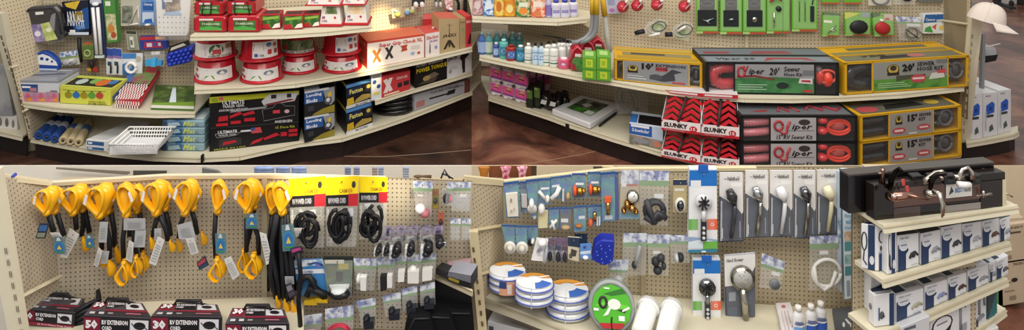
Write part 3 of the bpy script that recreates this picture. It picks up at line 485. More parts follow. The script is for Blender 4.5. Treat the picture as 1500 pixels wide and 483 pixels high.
carton('tan_jacks_box', 'upright tan cardboard box with a black tripod jack picture', 'box', f, .25, '#b39d76', [('l', [(.5, .85, .001), (.5, .45, .001)], .004, '#6f6048'), ('l', [(.38, .8, .001), (.62, .8, .001)], .002, '#6f6048'), ('q', [(.2, .1), (.32, .1), (.5, .28), (.48, .36), (.42, .34)], '#3a3026'), ('q', [(.8, .1), (.68, .1), (.5, .28), (.5, .36), (.58, .34)], '#3a3026'), ('r', .46, .14, .54, .35, '#3a3026'), 'lettering', ('t', 'JACKS', .15, .42, .85, .54, '#3a3026', .2)], top=[('r', 0, 0, 1, 1, '#c8604f')])
f = front(.59, (673.5, 72), (682, 70), 27, 26)
carton('tan_jacks_box', 'narrow tan cardboard box between the tripod jack box and the red end box', 'box', f, .25, '#ab946c', [('e', .5, .62, .3, .05, '#7f9a6a'), ('r', .1, .85, .9, .88, '#6b5a40')])
f = front(.59, (682, 70), (690.5, 68), 24, 23)
carton('red_jacks_box', 'bright red box with dark jack print at the right end of the shelf', 'box', f, .25, '#cf3c42', [('r', .1, .78, .95, .86, '#e7a9a5'), ('q', [(.3, .1), (.9, .1), (.95, .45), (.7, .42)], '#4a1d22')])
# red cases on the top shelf
def case(x0, x1, yb, yt, z, lab, prev=None, dep=.22):
    f = front(z, (x0, yb), (x1, yb), yt) if prev is None else Face(V((hy(x0, 0, prev).x, prev, z)), V((hy(x1, 0, prev).x, prev, z)), hy(x1, yt, prev), hy(x0, yt, prev))
    w = .08; o = f.P(.5, 0); r = root('wheel_chock_case', o, lab, 'case', 'red moulded chock cases'); d = V((0, dep, 0))
    MB().prism([f.P(a, b) for a, b in ((.03, 0), (.97, 0), (1, .12), (.98, .85), (.9, 1), (.1, 1), (.02, .85), (0, .12))], d, '#b3202c/g').obj('case_shell', r, o, bevel=.008)
    draw(f, [('r', .02, .1, .06, .85, '#8e1822'), ('r', .94, .1, .98, .85, '#8e1822'), ('r', .2, .12, .86, .7, '#4d7a3a/n:#2d4d22:25'), ('q', [(.2, .12), (.86, .12), (.86, .25), (.5, .4), (.2, .28)], '#4fa04a'), ('r', .18, .74, .6, .86, '#e4d5d5'), 'lettering', ('t', 'STABILIZER', .26, .46, .8, .58, '#d8e0c8')], r, o)
    return f, r, o
fl_, _, _ = case(283, 332, 47, 24, .96, 'lower left of the four red chock cases on the top shelf'); fr_, _, _ = case(333, 381, 47, 23, .96, 'lower right of the four red chock cases on the top shelf')
for f_, lab in ((fl_, 'left'), (fr_, 'right')):
    x0 = 284 if lab == 'left' else 332; f, r, o = case(x0, x0+43, 24, 1, f_.q[3].z+.002, 'upper '+lab+' of the four red chock cases, black cord looped over it', f_.q[0].y+.02)
    draw(f, [('l', [(.3, .95, .01), (.28, .3, .012), (.4, -.3, .012), (.6, -.65, .012), (.8, -.3, .012), (.78, .4, .012), (.7, .95, .01)] if lab == 'right' else [(.35, .95, .01), (.3, .2, .012), (.45, -.1, .012), (.6, .2, .012), (.6, .95, .01)], .004, '#141416'), ('l', [(.05, 1.0, .0), (.3, 1.08, .0), (.7, 1.08, .0), (1.0, 1.0, 0)], .004, '#1b1b1e')], r, o, 'carry_cord')
for i, (x0, x1, yb, yt) in enumerate(((382, 411, 43, 21), (415, 444, 43, 22), (444, 468, 40, 21))):
    f = front(.96, (x0, yb), (x1, yb-1), yt, yt-1); r, o, d = carton('chock_carton', ord3[i]+' one of three small red open cartons with green printed fronts', 'box', f, .14, '#a81f2a', [('r', .04, .1, .97, .9, '#4f8a38/n:#2f5a26:22'), ('q', [(.04, .1), (.45, .1), (.4, .35), (.04, .3)], RED), ('q', [(.55, .05), (.98, .1), (.95, .4), (.7, .32)], '#e2dcd4'), ('q', [(.1, .6), (.9, .7), (.9, .85), (.1, .8)], '#8db54a')], top=[('r', .1, .1, .9, .8, '#3c1216')], group='small red and green cartons')
def trap(x0, x1, yb, yt, z, lab, Yp=None, warm=False):
    f = front(z, (x0, yb), (x1, yb), yt) if Yp is None else Face(V((hy(x0, 0, Yp).x, Yp, z)), V((hy(x1, 0, Yp).x, Yp, z)), hy(x1, yt, Yp), hy(x0, yt, Yp))
    o = f.P(.5, 0); r = root('stacker_jack_pack', o, lab, 'pack', 'white tapered jack packs')
    bx = lambda d_, in_: [f.P(in_, .08, -d_), f.P(1-in_*.3, .08, -d_), f.P(.88, 1, -d_-.02), f.P(.12, 1, -d_-.02)]
    fb = Face(*bx(0, .0)); MB().prism(fb.q, (0, .16, 0), '#ded9d2').obj('sleeve', r, o)
    MB().prism([f.P(-.06, 0, .015), f.P(1.06, 0, .015), f.P(1.06, .1, .015), f.P(-.06, .1, .015)], (0, .2, 0), '#b8232c').obj('red_tray', r, o)
    draw(fb, [('q', [(.2, .55), (.85, .55), (.8, .92), (.25, .92)], '#56683c/n:#8c9a70:20') if not warm else ('r', .15, .5, .9, .92, '#d9b06a/n:#e8d8b8:10'), ('r', .08, .3, .22, .42, '#4058a0'), ('r', .08, .3, .22, .36, '#b84048'), ('e', .72, .35, .06, .07, '#b8343c'), 'lettering', ('t', 'USA', .1, .12, .35, .24, '#4a4f78')], r, o)
    return f
a_ = trap(468, 500, 38, 9, .96, 'lower left white tapered jack pack on a red tray with green picture'); b_ = trap(505, 538, 36, 8, .96, 'lower right white tapered jack pack on a red tray, sunlit', warm=True)
trap(450, 497, 10, -8, a_.q[3].z+.004, 'upper left white tapered jack pack, cut by the top of the photo', a_.q[0].y); trap(502, 534, 9, -10, b_.q[3].z+.004, 'upper right white tapered jack pack, cut by the top of the photo', b_.q[0].y, True)
# jack block tubs
def tub(cx, hw, yb, yt, z, Y, lab, style, single=0):
    """upside down tub: rim at the bottom, narrower top"""
    c = V((hy(cx, 0, Y).x, Y, z)); R = hw*Y/F; h = (CZ-rt(yt)*(Y-R*.8))-z
    r = root('jack_block_tub', c, lab, 'tub', 'red tubs of jack blocks'); 
    MB().lathe(c, [(R*1.0, 0), (R*1.04, .004), (R*1.04, .014), (R*.95, .02), (R*.86, h*.97), (R*.84, h), (R*.8, h+.002), (R*.2, h)], '#b01626/g', 24).obj('tub_body', r, c)
    MB().lathe(c, [(R*1.045, .001), (R*1.07, .006), (R*1.045, .016)], '#c01c2c/g', 24).obj('rim', r, c)
    top = .72 if not style == 'plain' else .78; lo = .14
    rr = lambda t: R*(.95-(.09)*t)+.002
    f = CFace(c, rr(lo), rr(top), h*lo, h*top, *((-1.15, 1.2) if style != 'half' else (-.15, 1.25)))
    if style == 'jack': ops = [('r', 0, 0, 1, 1, '#e6e1dd'), ('q', [(.1, .15), (.42, .15), (.38, .85), (.12, .85)], '#b8242e'), ('e', .64, .55, .16, .42, '#3c7040'), ('r', .56, .25, .74, .6, '#c2424a'), ('r', .84, .6, 1, .95, '#a08a60'), 'lettering', ('t', 'JACK', .14, .52, .4, .78, '#f0ebe7'), ('t', 'BLOCK', .1, .2, .42, .46, '#f0ebe7'), ('t', 'STABILIZE YOUR RIG', .48, .02, .98, .18, '#3a3336')]
    elif style == 'photo': ops = [('r', 0, 0, 1, 1, '#4a5440/n:#7d8a5c:18'), ('e', .22, .6, .14, .38, '#3c7a3c'), ('r', .14, .3, .3, .6, '#b83a42'), ('r', .02, .0, 1, .2, '#e2ddd8'), ('q', [(.55, .3), (.9, .4), (.98, .8), (.6, .75)], '#c8ced4'), 'lettering', ('t', 'STABILIZE YOUR RIG', .05, .03, .95, .17, '#3a3336')]
    elif style == 'half': ops = [('r', 0, 0, 1, 1, '#e6e1dd'), ('q', [(.03, .45), (.42, .45), (.38, .9), (.06, .9)], '#b8242e'), ('e', .6, .8, .1, .14, '#4a6aa0'), ('e', .85, .75, .08, .13, '#b05a60'), ('r', .55, .2, .7, .5, '#b8343c'), ('r', .8, .2, .95, .48, '#a84a58'), ('r', .08, .1, .2, .3, '#4a5aa0'), 'lettering', ('t', 'JACK', .08, .68, .36, .85, '#f0ebe7'), ('t', 'BLOCK', .08, .5, .36, .64, '#f0ebe7'), ('t', 'USA', .25, .1, .42, .25, '#45486a')]
    else: ops = [('r', 0, 0, 1, 1, '#e3dfdc'), ('q', [(.28, 0), (.42, .9), (1, 1), (1, 0)], '#39423a/n:#5b6658:20'), ('q', [(.45, .55), (.75, .95), (1, .9), (.95, .5)], '#bcc2ca'), ('e', .75, .65, .12, .2, '#74808c'), ('q', [(.35, .1), (.6, .15), (.55, .45), (.4, .4)], '#4fa02e'), ('e', .07, .35, .05, .12, '#8a4a66'), ('r', .13, .15, .2, .4, '#b8343c'), ('r', .05, .65, .15, .9, '#b8343c')]
    draw(f, ops, r, c, 'wrap_label', .001)
cols = ((316, 30, 4.98+.19), (383, 30, 4.95+.22), (438, 26.5, 5.35), (500, 27.5, 5.38))
ordn = ('first', 'second', 'third', 'fourth')
z0 = .592
for i, (cx, hw, Y) in enumerate(cols):
    bt = (91, 93, 84, 84)[i]; R = hw*Y/F; zm = CZ-rt(bt-1)*(Y-R)
    tub(cx+1, hw, 0, bt, z0, Y, 'lower red tub with camper photo label, '+ordn[i]+' stack from the left', 'camper')
    zt_ = zm+.0; tub(cx-(1 if i == 1 else 0), hw, 0, (55, 50, 50, 44)[i], zt_, Y, 'upper red tub with '+('red block shaped label', 'white corner label', 'green photo label', 'white icon label')[i]+', '+ordn[i]+' stack from the left', ('jack', 'half', 'photo', 'half')[i])
# small hanging goods over the sunlit board
H1('chrome_coupler_pack', 'blurred pack with yellow and green parts on the sunlit board', 'pack', [(575, 27), (590, 25), (588, 10), (573, 13)], .1, [('b', .5, .4, .3, .3, .02, '#b9c46a'), ('b', .4, .7, .2, .15, .02, '#8fb0c0')], '#b9ad95', .004)
H1('chrome_coupler_pack', 'middle blurred pack with a white tab on the sunlit board', 'pack', [(590, 25), (603, 22), (600, 11), (588, 13)], .1, [('b', .5, .4, .3, .3, .02, '#6f9fc4'), ('r', .4, .6, .9, .95, '#ded6c2')], '#bfae84', .004)
H1('chrome_coupler_pack', 'right blurred pack with a silver part on the sunlit board', 'pack', [(597, 22), (610, 20), (607, 8), (596, 12)], .1, [('b', .5, .4, .35, .3, .02, '#a8b070'), ('r', .5, .6, 1.1, .95, '#e3dccb')], '#a8a08c', .004)
for i in range(2): H1('hitch_ball_pack', ('left', 'right')[i]+' one of two dark packs with round white caps at the top edge', 'pack', (604+9*i, -6, 613+9*i, 10), .1, [('b', .5, .2, .38, .3, .02, '#dfdcd6')], '#2f3036', .008)
for i in range(2): H1('pin_pack', ('left', 'right')[i]+' one of two narrow dark and white packs near the striped red item', 'pack', (636+6*i, -4, 641+6*i, 11), .1, [('r', .1, .5, .9, 1, '#4f5248'), ('b', .5, .3, .3, .3, .015, '#cfcfca')], '#8e8f86', .006)
H1('red_dice_pack', 'red and white blotched pack with a black base near the top right of the shelf', 'pack', [(655, 21), (663, 21), (663, -5), (650, -5)], .1, [('r', 0, .3, 1, 1, '#c8505a/n:#e6d8d8:30'), ('b', .5, .12, .4, .12, .02, '#1f1f22'), ('b', .6, .3, .3, .1, .02, '#e4dfdc')], '#b8444c', .01)
r = root('black_hand_rail', hy(672, 24, 6.2), 'black bent metal rail standing beyond the jacks boxes', 'rail')
MB().tube([hy(671, 40, 6.2), hy(672, 6, 6.2), hy(670, 0, 6.2), hy(666, -2, 6.2), hy(650, -4, 6.2)], .012, '#131314', 8).obj('rail_tube', r, r.location)
MB().prism([hy(677, 60, 6.25), hy(683, 60, 6.25), hy(685, -10, 6.25), hy(679, -10, 6.25)], (0, .03, 0), '#141213').obj('rail_post', r, r.location)
MB().prism([hy(667, 60, 6.7), hy(691, 60, 6.7), hy(691, -20, 6.7), hy(667, -20, 6.7)], (0, .03, 0), '#bdb3a5').obj('backing_panel', r, r.location)
# =================== TOP-RIGHT DISPLAY ===================
B2 = Board([(hy(744, 60, 6.45).x, 6.45), (hy(873, 60, 5.95).x, 5.95), (hy(1080, 60, 5.55).x, 5.55), (hy(1378, 60, 5.5).x, 5.5)])
g2 = root('gondola_shelving', (1.8, 5.4, 0), 'curved cream gondola shelving with dark base holding boxed sewer hoses and cleaners', 'shelving'); B2.hooks = g2
bp = [V((x, y, 0)) for x, y in B2.p]
pegpanel(g2, [vq(a, b, .1, 1.75) for a, b in zip(bp, bp[1:])], PEG)
pegpanel(g2, [[hy(1378, 150, 5.48), hy(1416, 175, 5.12), hy(1424, -60, 5.12), hy(1376, -60, 5.48)]], PEG, 'end_panel')
MB().prism([hz(1402, 231, 0), hz(1418, 233, 0), hy(1441, 20, 5.05), hy(1425, 20, 5.05)], (0, .04, 0), CREAM).obj('upright', g2, g2.location)
m = MB()
for i in range(13):
    t = i/13; a = hy(1423-t*14, 50+t*150, 5.045); m.add([a, a+V((.012, 0, 0)), a+V((.012, 0, -.03)), a+V((0, 0, -.03))], [[3, 2, 1, 0]], '#8d836a')
m.obj('upright_slots', g2, g2.location)['kind'] = 'stuff'
m = MB().prism([hy(1092, 74, 5.53), hy(1096, 74, 5.53), hy(1096, -30, 5.53), hy(1092, -30, 5.53)], (0, .01, 0), '#cbbf9f'); m.obj('seam_strip', g2, g2.location)
MB().tube([hy(1378, 30, 5.46), hy(1420, 36, 5.1)], .01, '#c9bfa3', 4).obj('cross_rail', g2, g2.location)
bk = [V((x, y-.01, 0)) for x, y in B2.p]
fB2 = [hz(x, y, .16) for x, y in ((716, 141), (760, 155), (804, 169), (834, 180), (900, 201), (969, 221.5), (1030, 236), (1090, 246), (1160, 249), (1260, 246), (1340, 236), (1406, 222))]
shelf(g2, .16, fB2, [V((bk[0].x-.25, bk[0].y+.1, 0))]+bk)
m = MB()
for a, b in zip(fB2, fB2[1:]): a = V((a.x, a.y+.05, 0)); b = V((b.x, b.y+.05, 0)); m.prism(vq(a, b, 0, .13), (0, .02, 0), '#241c1a/g')
m.obj('kickplate', g2, g2.location)
fM2 = [hz(x, y, .57) for x, y in ((703, 82), (740, 90), (781, 98), (818, 105), (854, 112), (892, 117), (962, 129), (1030, 137.5), (1090, 142), (1160, 143), (1231, 141), (1320, 136), (1411, 126))]
shelf(g2, .57, fM2, [V((bk[0].x-.3, bk[0].y+.1, 0))]+bk)
fU = [hz(x, y, .856) for x, y in ((692, 26), (750, 28.5), (817, 31), (866, 26))]; shelf(g2, .856, fU, [V((bk[0].x-.35, bk[0].y+.1, 0)), bk[0], bk[1]])
MB().prism([hy(728, 29, 6.0), hy(745, 30, 6.0), hy(752, 36, 6.0), hy(738, 36, 6.0)], (0, .02, 0), '#b5ab92').obj('shelf_bracket', g2, g2.location)
MB().prism([hy(868, 27, 5.72), hy(870, 28, 5.72), hy(869, 44, 5.74), hy(851, 34, 5.74)], (0, .01, 0), '#cdc3a7').obj('shelf_bracket', g2, g2.location)
m = MB().prism([hy(829, 183, 5.28), hy(834, 184, 5.28), hy(834, 191, 5.28), hy(829, 190, 5.28)], (0, .03, 0), '#0e0c0b'); m.obj('base_clip', g2, g2.location)
# ---- things on the upper shelf
def bag(name, lab, cat, x0, x1, yb, yt, z, c, ops, th=.08, grp=None):
    f = front(z, (x0, yb), (x1, yb+.3), yt); w = f.P(.5, 0); r = root(name, w, lab, cat, grp)
    pr = [(.0, 0), (1, 0), (1.03, .3), (.98, .85), (.9, 1.02), (.1, 1), (.03, .85), (-.03, .3)]
    MB().prism([f.P(a, b) for a, b in pr], (0, th, 0), c).obj('bag_body', r, w, bevel=.012); draw(f, ops, r, w); return f
U = .858
bag('detergent_bag', 'pink and white speckled bag at the left end of the upper shelf', 'bag', 692, 707, 23, -8, U, '#cdb4b4/n:#a8707a:40', [('e', .5, .5, .3, .2, '#d9c6c6')])
bag('detergent_bag', 'bright blue bag between the speckled bag and the yellow bags', 'bag', 708, 724, 24, -6, U, '#3a78c0/n:#dce6f0:30', [('q', [(.1, .3), (.8, .4), (.7, .8), (.2, .7)], '#d8e4ee')])
bag('holding_tank_bag', 'yellow and orange bag right of the blue bag', 'bag', 724, 738, 25, -6, U, '#d9a52a/n:#e8d27a:25', [('e', .5, .5, .3, .25, '#c8702c')])
bag('holding_tank_bag', 'wider yellow bag with orange patches next to the green bag', 'bag', 738, 755, 25, -6, U, '#dba92e/n:#d07a30:20', [('e', .5, .4, .3, .2, '#e8d890')])
bag('holding_tank_bag', 'green and orange bag left of the red orange bags', 'bag', 756, 777, 25.5, -6, U, '#3f7a3c/n:#d8c49a:25', [('e', .5, .3, .3, .15, '#e08a3a'), ('r', .2, .5, .8, .7, '#dfe6d0')])
bag('holding_tank_bag', 'pale orange bag with red print, left of the purple topped bottle', 'bag', 778, 799, 26, -6, U, '#d96a3c/n:#e8cdbb:25', [('r', .15, .5, .8, .75, '#e8ded2'), ('r', .2, .1, .7, .3, '#d07a50')])
def bottle(name, lab, cx, hw, yb, yt, z, body, cap, lab_c=None, grp=None, sh=.7, capw=.4, ops=None, flat=.75, Yp=None, cat='bottle', caph=.12):
    """round shouldered bottle: yb on level z, yt top of the cap"""
    P0 = hz(cx, yb, z); P0 = V((P0.x, P0.y+hw*P0.y/F*flat, z)); R = hw*P0.y/F; h = (CZ-rt(yt)*P0.y)-z
    r = root(name, P0, lab, 'bottle' if cat is None else cat, grp); c1 = h*(1-caph)
    MB().lathe(P0, [(R*.9, 0), (R, h*.03), (R, h*sh*.92), (R*.93, h*sh), (R*capw*1.05, c1*.97), (R*capw, c1)], body, 12, V((0, 0, 1)), (1, 0, 0), 1, flat).obj('bottle_body', r, P0)
    MB().lathe(P0, [(R*capw*1.15, c1), (R*capw*1.15, h*.985), (R*capw*.9, h)], cap, 10, V((0, 0, 1)), (1, 0, 0), 1, flat if capw > .5 else 1).obj('cap', r, P0)
    f = CFace(P0, R*flat+.002, R*flat+.002, h*.12, h*sh*.82, -1, 1)
    # label on the oval front
    class OF(Face):
        seg = 6; n = V((0, -1, 0))
        def __init__(s): s.q = [P0]*4
        def P(s, a, b, d=0): th = -1.1+2.2*a; return P0+V((math.sin(th)*(R+d+.001), -math.cos(th)*(R*flat+d+.001), h*(.1+(sh*.85-.1)*b)))
    if lab_c or ops: draw(OF(), ops if ops else [('r', 0, 0, 1, 1, lab_c)], r, P0, 'label_band', .001)
    return r
bottle('cleaner_bottle', 'purple and white bottle right of the pale orange bag', 804, 4.5, 26, -6, U, '#b9b2d6/g', '#3b3a90', '#7d6fb4')
for i, x in enumerate((815, 828, 840)): bottle('tank_treatment_jug', ('left', 'middle', 'right')[i]+' one of three white jugs with blue caps on the upper shelf', x, 7.5, 26.5-(1.5 if i == 2 else 0), 0-.5*i, U, '#dcdbe2/g', '#3a44a8', None, 'white jugs with blue caps', .82, .5, [('r', 0, 0, 1, 1, '#c9c6dc'), ('r', .2, .3, .8, .6, '#8f88bf'), ('r', 0, 0, .1, .8, '#3b6a4a')])
# ---- cleaners on the middle shelf
M_ = .572
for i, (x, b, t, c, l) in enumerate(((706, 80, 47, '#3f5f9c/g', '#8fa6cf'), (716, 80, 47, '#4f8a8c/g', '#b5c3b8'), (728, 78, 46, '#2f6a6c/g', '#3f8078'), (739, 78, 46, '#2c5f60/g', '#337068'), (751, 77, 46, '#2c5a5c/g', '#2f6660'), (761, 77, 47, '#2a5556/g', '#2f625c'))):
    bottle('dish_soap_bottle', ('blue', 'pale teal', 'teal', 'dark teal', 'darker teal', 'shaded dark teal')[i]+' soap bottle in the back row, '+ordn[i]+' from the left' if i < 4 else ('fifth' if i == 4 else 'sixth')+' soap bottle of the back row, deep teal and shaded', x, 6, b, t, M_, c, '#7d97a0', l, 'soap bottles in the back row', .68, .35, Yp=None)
for i, (x, w, b, t, c, cp, l, lab) in enumerate(((727, 5, 84, 62, '#39569a/g', '#dfe3ea', '#8fa8d8', 'small blue bottle with white cap in front of the teal bottles'), (738, 6.5, 86.5, 57, '#5fb6ae/g', '#a8d2cc', '#3b7f9c', 'light teal jug with pale cap'), (749, 7.5, 89.5, 65, '#9c2b28/g', '#8f2724', '#4f6fae', 'dark red jug with blue label'), (763, 7, 91, 66, '#2f6f86/g', '#e0e4e6', '#3f8fb4', 'teal blue jug with white cap and blue label'))):
    bottle('cleaner_jug', lab, x, w, b, t, M_, c, cp, None, None, .85, .45, [('r', .1, .1, .9, .85, l), ('e', .5, .5, .25, .2, '#c8d8e8')])
for i, (x, w, b, t) in enumerate(((774.5, 6, 93.5, 63), (801, 5.5, 97, 66), (812, 6.5, 99, 65.5))):
    bottle('sanitizer_bottle', ('leftmost white bottle with white cap on the middle shelf', 'narrower white bottle right of the pale blue pair', 'widest white bottle, with green band, left of the pink jug')[i], x, w, b, t, M_, '#e3e4dd/g', '#eeeeea', None, 'white capped bottles', .8, .38, [('r', 0, 0, 1, 1, '#dfe2dc'), ('r', 0, .1, 1, .2, '#3f6a58'), ('r', 0, .7, 1, .75, '#8fa094'), ('r', .15, .35, .8, .42, '#aab4ae')])
for i, x in enumerate((784.5, 793.5)):
    bottle('tank_wash_bottle', ('left', 'right')[i]+' one of two pale blue bottles with black pointed caps', x, 4.8, 95.5+i, 62.5, M_, '#c3d6e4/g', '#18181b', None, 'pale blue bottles with black caps', .75, .35, [('r', 0, 0, 1, 1, '#bcd3e6'), ('e', .5, .55, .22, .1, '#3a6fb0'), ('e', .5, .55, .1, .05, '#dde8f2'), ('r', .1, .3, .9, .36, '#4b79b0'), ('r', 0, .86, 1, .92, '#5a90bf')])
for i, (x, b, t) in enumerate(((804, 88, 60.5), (812, 88, 59.5), (820, 87, 58), (826, 87, 58), (832, 86, 59))):
    bottle('black_cap_bottle', (ordn+('fifth',))[i]+' of five white bottles with black caps in the back row', x, 4.6, b, t, M_, '#d9dbd8/g', '#17171a', '#c2c8c8', 'back row bottles with black caps', .78, .42)
for i, (x, b, t, w) in enumerate(((824, 97, 63.5, 6), (837, 95, 64, 5.5), (845, 93, 62, 5.5))):
    bottle('white_spray_bottle', ('white bottle behind the pink jug', 'white bottle between the pink jug and the red cases', 'white bottle half hidden by the red domed cases')[i], x, w, b, t, M_, '#dfe0dc/g', '#e9e9e6', '#c9d2ce', None, .8, .4)
bottle('pink_jug', 'squat pink jug with blue picture label in front of the red cases', 827, 9, 101.5, 84, M_, '#d76a86/g', '#e7dfe2', None, None, .93, .5, [('r', .05, .05, .95, .95, '#cf5b7c'), ('e', .42, .5, .3, .3, '#4a6fb0'), ('e', .4, .55, .14, .14, '#d8dfe8'), ('r', .65, .2, .95, .4, '#b04668')], caph=.2)
def dome(x0, x1, yb, yt, z, lab, dy=0):
    f = front(z, (x0, yb), (x1, yb+1.5), yt); f = Face(*[p+V((0, dy, 0)) for p in f.q]); w = f.P(.5, 0); r = root('sewer_kit_case', w, lab, 'case', 'domed red cases')
    pr = [(math.cos(math.pi*k/10)*.5+.5, .45+.55*math.sin(math.pi*k/10)) for k in range(11)]
    MB().prism([f.P(a, b) for a, b in [(0, 0), (1, 0)]+pr], (0, .13, 0), '#b01f32/g').obj('case_shell', r, w, bevel=.01)
    draw(f, [('q', [(.08, .02), (.92, .02), (.9, .5), (.5, .66), (.12, .5)], '#33522f/n:#5c8a4a:25'), ('r', .3, .6, .75, .72, '#e0d3d4'), ('q', [(.1, .05), (.4, .02), (.35, .25), (.1, .3)], '#8f2a32'), ('e', .5, .35, .2, .12, '#4f8a44')], r, w)
    draw(f, [('l', [(.05, .5, .012), (.2, .86, .012), (.5, 1.02, .012), (.8, .86, .012), (.95, .5, .012)], .007, '#c94456/g')], r, w, 'rim'); return f
dome(836, 857, 104, 68, M_, 'front domed red case with green label, left of the green boxes'); dome(852, 874, 96, 63, M_, 'middle domed red case of the row of three', .06); dome(870, 891, 90, 63, M_, 'rear domed red case, beside the white tube', .12)
pf = None
for i in range(2):
    for j in range(2):
        f = front(M_, (853+21*j, 115.5+2*j), (873.5+21*j, 117.5+2*j), 101+1.2*j) if i == 0 else above(row0[j], 83-1.0*j)
        if i == 0: row0 = (row0 if j else [])+[f]
        carton('gel_carton', ('bottom', 'top')[i]+' '+('left', 'right')[j]+' one of the four bright green cartons with yellow squares', 'box', f, .2, '#5ea033', [('r', .25, .2, .75, .85, '#b9c93a'), ('r', .35, .35, .62, .7, '#8db52f'), ('r', 0, .0, 1, .06, '#3f7a24')], top=[('r', .2, .2, .8, .8, '#a8cf7a')], right=[('r', 0, 0, 1, 1, '#4b8a2c'), ('r', .2, .3, .7, .6, '#b04a3a')], group='green cartons in a two by two block')
# ---- tubes hanging from the upper board
def tubeobj(name, lab, parts, cat='hose', grp=None):
    o = parts[0][1][0]; r = root(name, o, lab, cat, grp)
    for nm, pts, rad, c in parts: MB().tube(pts, rad, c, 8).obj(nm, r, o)
    return r
def sm(pts, Y, dY=0): return [hy(x, y, Y+dY*i/len(pts)) for i, (x, y) in enumerate(pts)]
tubeobj('grey_hose', 'grey curved hose with yellow tape hanging beside the shelf, leftmost of two', [('hose_tube', sm([(868, -8), (868, 22), (868, 38), (865, 48), (858, 56), (848, 61), (838, 63)], 5.45), .018, '#85888c/g'), ('yellow_band', sm([(868, -8), (868, 21)], 5.45), .0195, '#c9a52a')])
tubeobj('grey_hose', 'grey curved hose with yellow tape, nearer the white tube', [('hose_tube', sm([(874, -8), (874, 24), (873, 42), (869, 52), (860, 59), (850, 63)], 5.42), .018, '#7b7e83/g'), ('yellow_band', sm([(874, -8), (874, 21)], 5.42), .0195, '#c29c26')])
tubeobj('drain_tube', 'translucent white tube with yellow upper half hanging left of the red packs', [('tube_body', sm([(883, -5), (886, 25), (889, 50), (893, 76)], 5.5), .02, '#c9cac8/c/.75'), ('yellow_half', sm([(882, -8), (886, 23)], 5.49), .021, '#c79f2b')], 'tube')
MB().tube([hy(797, 51, 5.9), hy(840, 60, 5.6)], .008, '#5d6064/m', 6).obj('support_arm', g2, g2.location)
# ---- base shelf: paper packs
def paper(x0, x1, yb0, yb1, yt, prev, lab, dep=.25):
    f = front(.16, (x0, yb0), (x1, yb1), yt) if prev is None else above(prev, yt)
    w = f.P(.5, 0); r = root('paper_roll_pack', w, lab, 'pack', 'pink wrapped paper roll packs')
    MB().prism(f.q, (0, dep, 0), '#ece2e8/g').obj('wrap', r, w, bevel=.02)
    draw(f, [('r', .04, .3, .96, .95, '#ee5aa4'), ('r', .04, .3, .96, .42, '#8a4a9c'), ('q', [(.2, .62), (.55, .55), (.8, .75), (.5, .9)], '#e8a7b8'), ('r', .3, .62, .75, .72, '#b52f2f'), ('e', .6, .85, .12, .08, '#e0c45a'), ('e', .3, .15, .18, .09, '#efe8ea')], r, w)
    q = f.q; tf = Face(q[3], q[2], q[2]+V((0, dep, 0)), q[3]+V((0, dep, 0))); draw(tf, [('e', .25+.5*i, .2+.3*j, .2, .13, '#efeeec') for i in range(2) for j in range(3)]+[('e', .25+.5*i, .2+.3*j, .06, .04, '#a89a9c') for i in range(2) for j in range(3)], r, w, 'roll_ends', .002); return f
lows = []
for i, (x0, x1, a, b, t) in enumerate(((718, 735, 138.5, 143.5, 119), (735.5, 753, 144, 149, 124), (753.5, 773, 149, 154.5, 129))): lows.append(paper(x0, x1, a, b, t, None, 'lower pink paper roll pack, '+('left', 'middle', 'right')[i]+' of the front row'))
for i, t in enumerate((98, 102, 107)): paper(0, 0, 0, 0, t, lows[i], 'upper pink paper roll pack, '+('left', 'middle', 'right')[i]+' of the front row')
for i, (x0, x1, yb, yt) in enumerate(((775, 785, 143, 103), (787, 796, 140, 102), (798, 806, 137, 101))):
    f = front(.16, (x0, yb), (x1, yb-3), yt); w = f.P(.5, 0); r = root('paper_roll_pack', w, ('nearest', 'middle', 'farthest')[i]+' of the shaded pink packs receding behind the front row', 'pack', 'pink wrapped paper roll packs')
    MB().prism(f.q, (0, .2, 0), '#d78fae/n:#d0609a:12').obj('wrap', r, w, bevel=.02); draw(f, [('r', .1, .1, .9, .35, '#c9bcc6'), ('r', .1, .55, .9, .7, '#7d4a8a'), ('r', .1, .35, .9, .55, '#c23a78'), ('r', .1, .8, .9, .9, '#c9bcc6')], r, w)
for i, (x0, x1, yb, yt) in enumerate(((771, 781, 157, 130), (782, 792, 158, 126))):
    f = front(.16, (x0, yb), (x1, yb+2), yt); carton('work_glove_pack', ('left', 'right')[i]+' one of two olive green and black packs beside the pink rolls', 'pack', f, .18, '#1c1f19', [('r', .05, .5, .85, .95, '#5d7a3a'), ('e', .5, .3, .3, .2, '#2b3122'), ('r', .1, .85, .5, .93, '#9cb37a')], group='olive and black packs')
def blackpile(name, lab, cx, cy, w, h, n, z, seed, c='#101012/g', grp=None):
    random.seed(seed); o = hz(cx, cy, z); r = root(name, o, lab, 'pouch', grp); s = o.y/F; m = MB()
    for k in range(n):
        rx = w*s*.5*random.uniform(.5, .8); rz = h*s*.5*random.uniform(.5, .85)
        m.ell(o+V((random.uniform(-.35, .35)*w*s, random.uniform(0, .15), rz*random.uniform(.85, 1.1)+.0)), rx, .06, rz, c, 8, 5, Matrix.Rotation(random.uniform(-.5, .5), 3, 'Y'))
    m.obj('folds', r, o); return r, o, s
for i, (cx, cy, w, h) in enumerate(((800, 160, 22, 34), (813, 163, 18, 30), (826, 158, 24, 26))):
    r, o, s = blackpile('black_stool_bag', ('left', 'middle', 'right')[i]+' one of three crumpled black bags left of the white framed panel', cx, cy, w, h, 5, .162, 10+i, grp='crumpled black bags')
    if i != 2: MB().prism([o+V((-.05, -.07, .07)), o+V((-.01, -.07, .06)), o+V((0, -.07, .09)), o+V((-.04, -.07, .1))], (0, .003, 0), '#c9cbc8').obj('white_tag', r, o)
